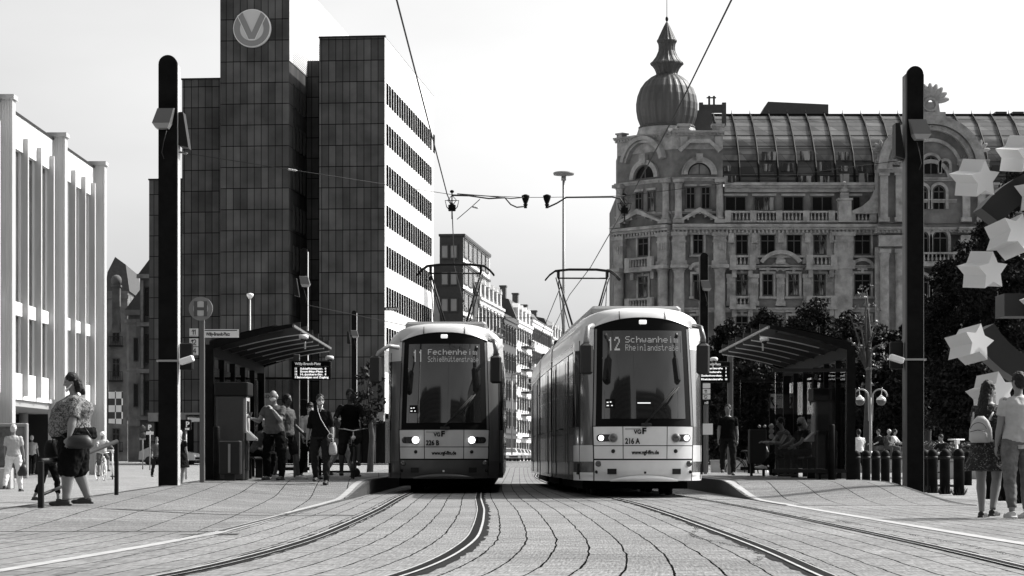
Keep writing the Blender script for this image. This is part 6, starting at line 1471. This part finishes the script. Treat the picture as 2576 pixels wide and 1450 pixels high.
    for s in (-1, 1): b.ell((s * .072, .008, -.008), (.010, .02, .032), 8, 6); b.ell((s * .028, -.076, .036), (.022, .012, .008), 8, 6)
    b.M = Matrix()
    sc = Matrix.Diagonal((k, k, k, 1)); 
    def fin(mb, nm, m, vx=vox, sm=4, par=None):
        mb.v = [tuple(sc @ V(p)) for p in mb.v]; return finish(mb, nm, m, par or T, vx, sm)
    body = fin(b, 'body', skin, vox * .85, 3)
    e = MB(); e.M = sc @ HM
    for s in (-1, 1): e.ell((s * .029, -.077, .016), (.014, .010, .008), 8, 6)
    e.build('eyes', M_BLACK, T)
    # --- clothes
    t = MB(); o1 = .018
    tl = [(tt, rx + o1, ry + o1) for tt, rx, ry in tor if -.06 - top_len <= tt <= .50]
    if top_len: tl = [(-.05 - top_len, tl[0][1] * 1.05, tl[0][2] * 1.1)] + tl
    t.loft([ring(sp(tt) + V((0, -belly * math.sin(max(0, min(1, (tt + .05) / .4)) * math.pi), 0)), up, rx, ry) for tt, rx, ry in tl] + [ring(sp(.522), up, .088, .074)])
    for c in 'lr':
        S0, E, Wr, f = arms[c]; qa = 1 + .6 * (g - 1); t.ell(S0, (.062 * qa, .06, .06))
        if sleeve <= 1: t.tube([S0, S0.lerp(E, sleeve)], [.061 * qa, .064 * qa], 12)
        else: t.tube([S0, E, E.lerp(Wr, sleeve - 1)], [.06 * qa, .052 * qa, .044 * qa], 12); t.ell(E, (.052 * qa,) * 3, 10, 8)
    fin(t, 'shirt' if skirt != 'dress' else 'dress_top', top)
    if skirt:
        q = MB(); hem = .33 if skirt == 'dress' else .5; hl_(q, [ring(sp(.12), up, gw(.15) + .02, gw(.11) + .02), ring(sp(.0), up, gw(.18) + .02, gw(.135) + .02), ring(pel - V((0, -.0, hem * .5)), V((0, 0, 1)), gw(.2) + .03, gw(.15) + .05), ring(pel - V((0, -.01, hem)), V((0, 0, 1)), gw(.23) + .05, gw(.19) + .06)]); fin(q, 'skirt', top if skirt == 'dress' else bottom)
    else:
        q = MB(); q.loft([ring(sp(-.09), up, .09, .09), ring(sp(-.05), up, gw(.15) + .012, gw(.112) * dep + .012), ring(sp(.03), up, gw(.165) + .012, gw(.115) * dep + .012), ring(sp(.09), up, gw(.155) + .01, gw(.108) * dep + .01)])
        for c in 'lr':
            hip, kn, an = J[c]; w = (1 + .75 * (g - 1)) * wide; q.tube([hip + V((0, 0, .02)), hip.lerp(kn, .3), kn if leg > .5 else hip.lerp(kn, leg * 2)], [.1 * w, .1 * w, (.076 * w if leg > .5 else .088 * w)], 12)
            if leg > .5: q.ell(kn, (.074 * w,) * 3); e2 = kn.lerp(an, min(1.05, (leg - .5) * 2.1)); q.tube([kn, kn.lerp(e2, .6), e2], [.073 * w, .066 * w, .055], 12)
        fin(q, 'trousers', bottom)
    for c in 'lr':
        an = J[c][2]; q = MB(); q.tube([an + V((0, .045, -.045)), an + V((0, -.04, -.042)), an + V((0, -.13, -.055))], [.043, .044, .038], 10); q.ell(an + V((0, -.165, -.058)), (.047, .065, .03)); q.box(an.x - .04, an.x + .04, an.y - .2, an.y + .075, an.z - .088, an.z - .062)
        fin(q, 'shoe', shoe, vox * .8, 2)
    # --- hair
    h = MB(); h.M = HM
    if hair != 'bald':
        h.ell((0, .016, .028), (hx + .012, hy + .004, hz * .82 + .008), 14, 10)
        h.ell((0, .04, -.005), (hx + .012, hy * .72, hz * .8), 12, 8)
    if hair == 'bald': h.ell((0, .035, -.01), (hx + .004, hy * .66, hz * .55), 12, 8)
    if hair == 'long': hl_(h, [ring((0, .05, .05), (0, 0, 1), .07, .055), ring((0, .07, -.1), (0, 0, 1), .088, .052), ring((0, .105, -.28), (0, .1, 1), .10, .045), ring((.0, .115, -.43), (0, .1, 1), .085, .035), ring((0, .11, -.52), (0, 0, 1), .04, .02)])
    if hair == 'wavy':
        for (a, b_, c_, r_) in ((0, .06, -.02, .08), (.03, .075, -.08, .06), (-.04, .07, -.09, .055), (.0, .1, -.13, .05), (.05, .06, -.12, .04), (-.02, .115, -.17, .035), (.04, .02, .05, .06), (-.04, .02, .05, .06)): h.ell((a, b_, c_), (r_, r_, r_ * 1.1), 10, 8)
    if hair == 'bun': h.ell((0, .10, .07), (.04, .04, .04), 10, 8)
    if hair == 'cap': h.ell((0, -.08, .055), (.06, .05, .012), 12, 6)
    if hair == 'helmet': h.ell((0, .0, .045), (.1, .125, .09), 14, 10)
    if hair == 'tail': h.tube([(0, .09, .05), (0, .14, .0), (0, .15, -.12), (0, .13, -.2)], [.03, .032, .028, .012], 8)
    fin(h, 'hair' if hair not in ('cap', 'helmet') else hair, hairm, vox * .9, 2)
    if mask:
        q = MB(); q.M = HM; q.ell((0, -.035, -.04), (.066, .07, .056), 12, 8); fin(q, 'face_mask', mask, vox * .9, 2)
    T['k'] = 0; del T['k']
    info = dict(T=T, J=J, arms=arms, k=k, hd=hd, HM=HM, sp=sp, sc=sc); return info
def at(px, D): return X(px, D), D
def bag(parent, c, w, d, h, m, label, strap=None, name='bag'):
    o = MB(); o.loft([ring((c[0], c[1], c[2] - h / 2), (0, 0, 1), w * .42, d * .5, 12), ring((c[0], c[1], c[2] - h * .3), (0, 0, 1), w * .52, d * .6, 12), ring((c[0], c[1], c[2] + h * .2), (0, 0, 1), w * .46, d * .5, 12), ring((c[0], c[1], c[2] + h / 2), (0, 0, 1), w * .3, d * .25, 12)])
    if strap: o.tube(strap, .009, 5)
    r = o.build(name, m, loc=None); return tag(r, label, 'bag')
def wpt(I, v):
    """a point of the person's own frame in the world"""
    return PM[I['T'].name] @ (I['sc'] @ Vector(v))
WALK = dict(lh=22, lk=8, rh=-16, rk=18, la=-14, ra=18, le=12, re=22)
# large woman striding to the left
I = person('large woman in patterned blouse and black shorts walking left with a black handbag', X(186, 28.8), 28.8, R(-78), 1.70, 1.75, dict(lh=10, lk=6, rh=-7, rk=12, la=4, le=8, ra=10, re=18, lab=24, rab=24, nod=14, splay=3), M_ZEBRA, .98, M_CBLK, .66, hair='wavy', fem=True, top_len=.12, z=.115, vox=.012, belly=.06, dep=1.45, wide=1.3)
q = MB(); q.M = I['sc'] @ I['HM']; q.tube([(.068, .0, -.03), (.05, -.06, -.075), (0, -.085, -.095), (-.05, -.06, -.075), (-.068, 0, -.03)], [.006, .012, .022, .012, .006], 8); q.build('chin_mask', M_WHITE, I['T'])
q = MB(); q.M = I['sc']; q.tube([(-.12, .0, 1.43), (-.09, -.17, 1.38), (.05, -.27, 1.2), (.2, -.25, 1.02), (.31, -.1, .88)], .014, 6); q.build('bag_strap', M_LEATH, I['T'])
w = wpt(I, (.40, .1, .80)); hb = bag(None, (w.x - .02, w.y - .05, w.z + .04), .34, .16, .17, M_LEATH, 'black studded handbag hanging at the large woman\'s hip', [(w.x - .12, w.y, w.z + .1), (w.x, w.y, w.z + .28), (w.x + .12, w.y, w.z + .1)], 'handbag')
w = wpt(I, (-.3, -.3, .78)); bag(None, (w.x - .02, w.y + .15, w.z - .02), .2, .14, .22, M_CDK, 'dark shopping bag in front of the large woman', [(w.x, w.y + .1, w.z + .05), (w.x + .05, w.y, w.z + .25), (w.x + .1, w.y + .1, w.z + .05)], 'shopping_bag')
# couple on the right, seen from behind
I = person('long haired woman in flowered dress with a small pale backpack walking away', X(2487, 27.0), 27.0, R(150), 1.66, 1.18, dict(lh=14, lk=6, rh=-12, rk=14, la=6, le=14, ra=-4, re=12, lab=10, rab=12, yaw=-30, nod=2), M_FLORAL, .35, M_CBLK, .5, hair='long', fem=True, skirt='dress', vox=.0095)
TW = I['T']
q = MB(); q.M = I['sc']; q.tube([(.068, -.05, 1.60), (.05, -.10, 1.60)], .012, 6); q.tube([(-.06, -.09, 1.60), (.06, -.09, 1.6)], .011, 6); q.build('sunglasses', M_BLACK, TW)
w = PM[TW.name]; c = wpt(I, (.03, .23, 1.12)); TB = thing('backpack', 'small pale rounded backpack on the back of the woman in the dress', 'backpack', tuple(c - Vector((0, 0, .15))), R(150))
q = MB(); q.loft([ring((0, 0, 0), (0, 0, 1), .11, .05, 20), ring((0, 0, .03), (0, 0, 1), .145, .075, 20), ring((0, 0, .16), (0, 0, 1), .14, .07, 20), ring((0, 0, .26), (0, 0, 1), .1, .055, 20), ring((0, 0, .32), (0, 0, 1), .04, .025, 20)]); M_BP = mat('backpack_cloth', .42, .6, bump=.2, scale=20); q.build('main_bag', M_BP, TB)
q = MB(); q.loft([ring((0, .06, .02), (0, 0, 1), .1, .04, 20), ring((0, .07, .1), (0, 0, 1), .105, .04, 20), ring((0, .055, .15), (0, 0, 1), .08, .03, 20)]); q.build('front_pocket', M_BP, TB)
q = MB(); q.tube([(.1 * math.cos(R(a)), .085, .15 + .09 * math.sin(R(a))) for a in range(10, 171, 20)], .004, 5); q.tube([(-.095, .105, .13), (.0, .112, .15), (.095, .105, .13)], .004, 5); q.build('zip', M_STEEL, TB)
q = MB()
for s in (-1, 1): q.tube([(s * .1, -.02, .27), (s * .12, -.1, .36), (s * .125, -.2, .33), (s * .13, -.29, .2), (s * .14, -.2, .03), (s * .12, -.04, .02)], .014, 6)
q.build('shoulder_strap', M_BP, TB)
I = person('man in grey t-shirt and turned-up jeans walking away at the right edge', X(2562, 26.6), 26.6, R(188), 1.74, 1.12, dict(lh=-6, lk=10, rh=8, rk=4, la=4, le=10, ra=2, re=14, lab=9, rab=10, yaw=20, nod=2), M_CLT, .6, M_JEAN, .93, M_SHOEW, top_len=.06, vox=.0095)
# left platform
I = person('woman in black with patterned face mask and earphones walking forward', X(806, 43.3), 43.3, R(-4), 1.74, 1.06, dict(lh=10, lk=2, rh=-10, rk=22, la=6, le=22, ra=-2, re=12, lab=16, rab=14, yaw=18), M_CBLK, 1.05, M_CDK, 1., hair='tail', fem=True, mask=M_MASKP, top_len=.06)
q = MB(); q.M = I['sc']; q.tube([(-.05, -.09, 1.55), (-.02, -.14, 1.42), (.03, -.16, 1.28), (.14, -.17, 1.1), (.22, -.14, .98)], .006, 5); q.tube([(.06, -.09, 1.55), (.02, -.14, 1.42)], .006, 5); q.tube([(.22 + .05 * math.cos(R(a)), -.16, .94 + .05 * math.sin(R(a))) for a in range(0, 361, 40)], .006, 5); q.build('earphone_cable', M_WHITE, I['T'])
w = wpt(I, (.26, -.1, .7)); bag(None, tuple(w), .16, .1, .24, M_CLT, 'pale cloth bag dangling from the hand of the woman in black', None, 'cloth_bag')
I = person('bald man in grey polo shirt holding a mask to his face and a phone', X(690, 45.5), 45.5, R(-18), 1.82, 1.18, dict(lh=4, rh=-3, lk=2, rk=2, la=34, le=118, lin=28, lab=4, ra=22, re=80, rab=20, yaw=-12, nod=14, splay=9), M_CMID, .62, M_CBLK, 1., hair='bald', hairm=M_HAIRG, mask=M_CWH, top_len=.04, belly=.03)
Wr = I['arms']['r']; q = MB(); p = Wr[2] + Wr[3] * .1; q.M = I['sc'] @ Matrix.Translation(p) @ Matrix.Rotation(R(-40), 4, 'X'); q.bev(-.037, .037, -.005, .005, -.02, .13, .004); q.build('mobile_phone', M_SCREEN, I['T'])
I = person('dark haired man in shorts and high trainers behind the bald man', X(722, 46.6), 46.6, R(62), 1.78, 1.05, dict(lh=16, lk=6, rh=-10, rk=10, la=10, le=40), M_CMID, .6, M_CDK, .48, M_SHOEW, skin=M_SKIND)
I = person('person in pale shirt with shopping bag behind the woman in black', X(780, 47), 47, R(20), 1.64, 1.08, dict(WALK), M_CLT, 1.6, M_CBLK, 1., hair='cap', mask=M_CWH, top_len=.05)
w = wpt(I, (.22, -.12, .68)); bag(None, tuple(w), .32, .2, .42, M_CLT, 'crumpled pale shopping bag held beside the woman in black', [tuple(w + Vector((0, 0, .18))), tuple(w + Vector((0, 0, .32)))], 'shopping_bag')
SIT = dict(lh=84, rh=84, lk=88, rk=86, hip=.56, la=34, ra=34, le=30, re=30)
I = person('seated woman in pale jacket bent forward on the left shelter bench', X(640, 48.6), 48.6, R(100), 1.66, 1.1, dict(SIT), M_CMID, 1.8, M_CBLK, 1., hair='bun', hairm=M_HAIRL, fem=True, lean=26, z=.28)
# cyclist in black
def bicycle(label, x, y, rz, m, z=None, s=1.):
    T = thing('bicycle', label, 'bicycle', (x, y, surf(x, y) if z is None else z), rz); r = .34
    for yy in (-.53, .53):
        w = MB(); w.M = Matrix.Translation((0, yy, r)) @ Matrix.Rotation(R(90), 4, 'Y'); n = 28
        rg = [[((r - .02 + .022 * math.cos(b)) * math.cos(a), (r - .02 + .022 * math.cos(b)) * math.sin(a), .022 * math.sin(b)) for b in np.linspace(0, 2 * math.pi, 9)] for a in np.linspace(0, 2 * math.pi, n + 1)]; w.grid(rg); wh = w.build('wheel', M_RUB if m is not M_WHITE else M_WHITE, T)
        w2 = MB(); w2.M = w.M
        for k in range(14): a = k * math.pi / 7; w2.tube([(0, 0, .02 * (-1) ** k), (.32 * math.cos(a), .32 * math.sin(a), 0)], .003, 3)
        w2.lathe([(.03, -.04), (.03, .04)], n=10); w2.build('spokes', M_METAL, wh)
    f = MB(); hd_ = (0, -.36, .80); st = (0, .17, .78); bb = (0, .08, .28)
    f.tube([hd_, st], .016, 6); f.tube([(0, -.38, .70), bb], .02, 6); f.tube([bb, st], .018, 6); f.tube([st, (.05, .53, r)], .01, 5); f.tube([st, (-.05, .53, r)], .01, 5); f.tube([bb, (.05, .53, r)], .01, 5); f.tube([bb, (-.05, .53, r)], .01, 5)
    for s_ in (-1, 1): f.tube([(0, -.38, .72), (s_ * .05, -.42, .66), (s_ * .05, -.53, r)], .013, 6)
    f.build('frame', m, T)
    h = MB(); h.tube([(0, -.36, .78), (0, -.33, 1.0)], .016, 6); h.tube([(-.3, -.2, 1.05), (-.2, -.32, 1.04), (0, -.34, 1.0), (.2, -.32, 1.04), (.3, -.2, 1.05)], .013, 6); h.build('handlebar', M_METAL, T)
    q = MB(); q.tube([(0, -.4, .86), (0, -.46, .86)], [.03, .045], 12); q.build('front_light', M_LAMPG, T)
    q = MB(); q.ell((0, .22, .93), (.08, .13, .035)); q.tube([st, (0, .2, .92)], .014, 6); q.build('saddle', M_RUB, T)
    q = MB(); q.lathe([(.09, -.01), (.09, .01)], n=14); q.M = Matrix(); q2 = MB(); q2.M = Matrix.Translation((.05, .08, .28)) @ Matrix.Rotation(R(90), 4, 'Y'); q2.lathe([(.09, -.008), (.09, .008)], n=16); q2.tube([(0, 0, .03), (.0, .17, .03)], .01, 5); q2.tube([(0, 0, -.13), (.0, -.17, -.13)], .01, 5); q2.build('chainset', M_METAL, T)
    q = MB()
    for yy, a0, a1 in ((-.53, 10, 130), (.53, 50, 190)): q.tube([(0, yy + .375 * math.cos(R(a)), r + .375 * math.sin(R(a))) for a in range(a0, a1, 15)], .018, 5)
    q.build('mudguard', M_STEEL, T); return T
RIDE = dict(lh=66, lk=60, rh=30, rk=38, hip=1.0, la=52, ra=52, le=14, re=14, lab=16, rab=16, splay=8)
bicycle('black bicycle ridden towards the camera on the left platform', X(884, 46.4), 46.8, R(6), M_STEEL, z=.29)
person('cyclist all in black riding towards the camera', X(878, 46.7), 47.0, R(4), 1.88, 1.12, dict(RIDE), M_CBLK, 1.7, M_CDK, .62, M_SHOE, skin=M_SKIND, lean=12, z=.29)
def scooter(label, x, y, rz, m, z=None, tip=0.):
    T = thing('electric_scooter', label, 'scooter', (x, y, surf(x, y) if z is None else z), rz)
    q = MB(); q.tube([(0, -.42, .12), (0, -.36, 1.1)], .028, 8); q.tube([(-.22, -.35, 1.12), (.22, -.35, 1.12)], .016, 6); q.bev(-.05, .05, -.42, -.33, 1.02, 1.13, .01); q.build('stem', m, T)
    q = MB(); q.bev(-.08, .08, -.34, .36, .1, .15, .015); q.tube([(0, .34, .12), (0, .46, .11)], .025, 6); q.build('deck', M_RUB, T)
    for yy in (-.46, .46): w = MB(); w.M = Matrix.Translation((0, yy, .11)) @ Matrix.Rotation(R(90), 4, 'Y'); w.lathe([(.07, -.025), (.105, -.02), (.11, 0), (.105, .02), (.07, .025)], n=16); w.build('wheel', M_RUB, T)
    return T
scooter('electric scooter pushed behind the black bicycle', X(846, 52), 52, R(82), M_GREYM, z=.28)
person('person in pale jeans pushing a scooter behind the cyclist', X(857, 52.6), 52.6, R(70), 1.7, 1., dict(WALK), M_CMID, 1.7, M_CLT, 1., M_SHOE, z=.28)
# around the left mast
I = person('fair haired woman in black dress with bag beside the left black mast', X(452, 66), 66, R(165), 1.68, 1.2, dict(lh=8, rh=-8, rk=8), M_CBLK, .5, M_CBLK, .6, hair='long', hairm=M_HAIRL, fem=True, vox=.014, skirt='dress'); w = wpt(I, (.3, -.05, .86)); bag(None, tuple(w), .3, .14, .22, M_CMID, 'small grey bag under the arm of the fair haired woman', None, 'handbag')
person('person half hidden on the left side of the left black mast', X(394, 90), 90, R(20), 1.68, 1.0, dict(WALK), M_CMID, 1.6, M_CDK, 1., vox=.016)
# plaza on the left
I = person('old man in grey shirt and white trousers walking away with a black bag', X(34, 58), 58, R(176), 1.74, 1.12, dict(lh=-14, lk=20, rh=12, rk=4, la=2, ra=10), M_CLT, .7, M_CWH, 1., hair='short', hairm=M_HAIRG, vox=.013); w = wpt(I, (-.22, -.05, .56)); bag(None, tuple(w), .26, .14, .3, M_LEATH, 'black bag in the right hand of the old man at the left edge', [tuple(w + Vector((0, 0, .12))), tuple(w + Vector((0, 0, .26)))], 'bag')
person('man in pale shirt and dark trousers walking away beside the lobby', X(80, 98), 98, R(180), 1.78, 1.1, dict(WALK), M_CLT, .7, M_CDK, 1., hairm=M_HAIRG, vox=.018)
person('stooping person in dark clothes behind the handrail', X(122, 44), 44, R(60), 1.5, 1.0, dict(lh=20, lk=16, rh=-12, rk=20), M_CDK, 1.5, M_CBLK, .85, M_SHOE, lean=40, vox=.014)
bicycle('white bicycle ridden towards the camera on the left square', X(253, 82), 82, R(24), M_WHITE)
person('cyclist with white helmet on the left square', X(254, 82), 82.1, R(24), 1.7, 1., dict(RIDE), M_CLT, .8, M_CMID, .6, hair='helmet', hairm=M_WHITE, lean=14, vox=.016, skin=M_SKIN)
scooter('white electric scooter parked right of the white bicycle', X(283, 85), 85, R(10), M_WHITE)
# right platform
person('man all in black walking forward beside the right shelter', X(1831, 57.5), 57.5, R(-6), 1.82, 1.1, dict(lh=14, lk=4, rh=-12, rk=22, la=-10, ra=10, yaw=-20), M_CBLK, .6, M_CDK, 1.)
CROSS = dict(SIT); CROSS.update(lh=92, lk=44, rh=80, rk=88, la=30, le=60, ra=30, re=60, lin=20, rin=20)
person('young man with top knot and white trainers sitting cross legged in the right shelter', X(1990, 50), 50.0, R(-70), 1.76, 1., CROSS, M_CMID, .2, M_CBLK, 1., M_SHOEW, hair='bun', lean=24, z=.28)
person('fair haired woman in dark top sitting next to the young man with top knot', X(2024, 49.2), 49.0, R(-62), 1.66, 1.1, dict(SIT), M_CDK, .6, M_CDK, 1., M_SHOE, hair='wavy', hairm=M_HAIRL, fem=True, lean=12, z=.28, mask=M_CBLK)
# square on the right
person('man in white t-shirt standing with his back turned behind the shelter', X(2160, 84), 84, R(185), 1.78, 1.1, dict(WALK), M_CWH, .6, M_CBLK, 1., vox=.016)
for px, rz, lab, tp, hr, hm in ((2224, -60, 'person in dark top leaning over at the left end of the seat wall', M_CDK, 'short', M_HAIRD), (2236, 40, 'woman with a pale cap sitting in the middle of the seat wall', M_CMID, 'cap', M_HAIRL), (2249, 60, 'woman in white blouse sitting at the right end of the seat wall', M_CWH, 'bun', M_HAIRD)):
    person(lab, X(px, 95), 95.7, R(rz), 1.66, 1.0, dict(SIT), tp, 1.2, M_CMID, 1., hair=hr, hairm=hm, lean=16, z=.42 + .2, vox=.018, fem=True)
person('person in dark jacket sitting low on the wall behind the scooter', X(2388, 73), 73.4, R(-50), 1.7, 1.05, dict(SIT), M_CDK, 1.6, M_CDK, 1., z=.2, lean=30, vox=.014)
person('person behind the glass at the far end of the right shelter', X(1912, 80), 80, R(10), 1.62, 1., dict(SIT), M_CWH, 1.2, M_CDK, 1., hair='bun', z=.25, vox=.016)
scooter('electric scooter with white stem parked against the bollards', X(2386, 48), 48.3, R(28), M_WHITE)
bicycle('dark bicycle parked behind the right shelter', X(1890, 72), 72, R(70), M_STEEL)
# ------------------------------------------------------------------ buildings behind the camera, mirrored in the tram windscreens
for (x0, x1, y, h, lab) in ((-190, -13, -130, 82, 'dark office tower behind the viewpoint on the left'), (9, 180, -128, 70, 'lower dark office tower behind the viewpoint on the right'), (-12, -3, -170, 40, 'slim dark tower far behind the viewpoint'), (-2, 6, -180, 28, 'small dark tower far behind the viewpoint')):
    T = thing('office_tower', lab, 'building', (x0, y, 0)); b = MB(); b.box(0, x1 - x0, -30, 0, 0, h); b.build('wall', mat('tower_wall', .03, .7, var=.4, scale=.1), T); b = MB(); b.box((x1 - x0) * .3, (x1 - x0) * .6, -25, -5, h, h + 6); b.build('roof_storey', mat('tower_wall', .03), T)
    b = MB()
    for k in range(int(h / 4)): b.box(.5, x1 - x0 - .5, .0, .06, 3 + 4 * k, 5 + 4 * k)
    b.build('window_band', M_GLASSD, T)
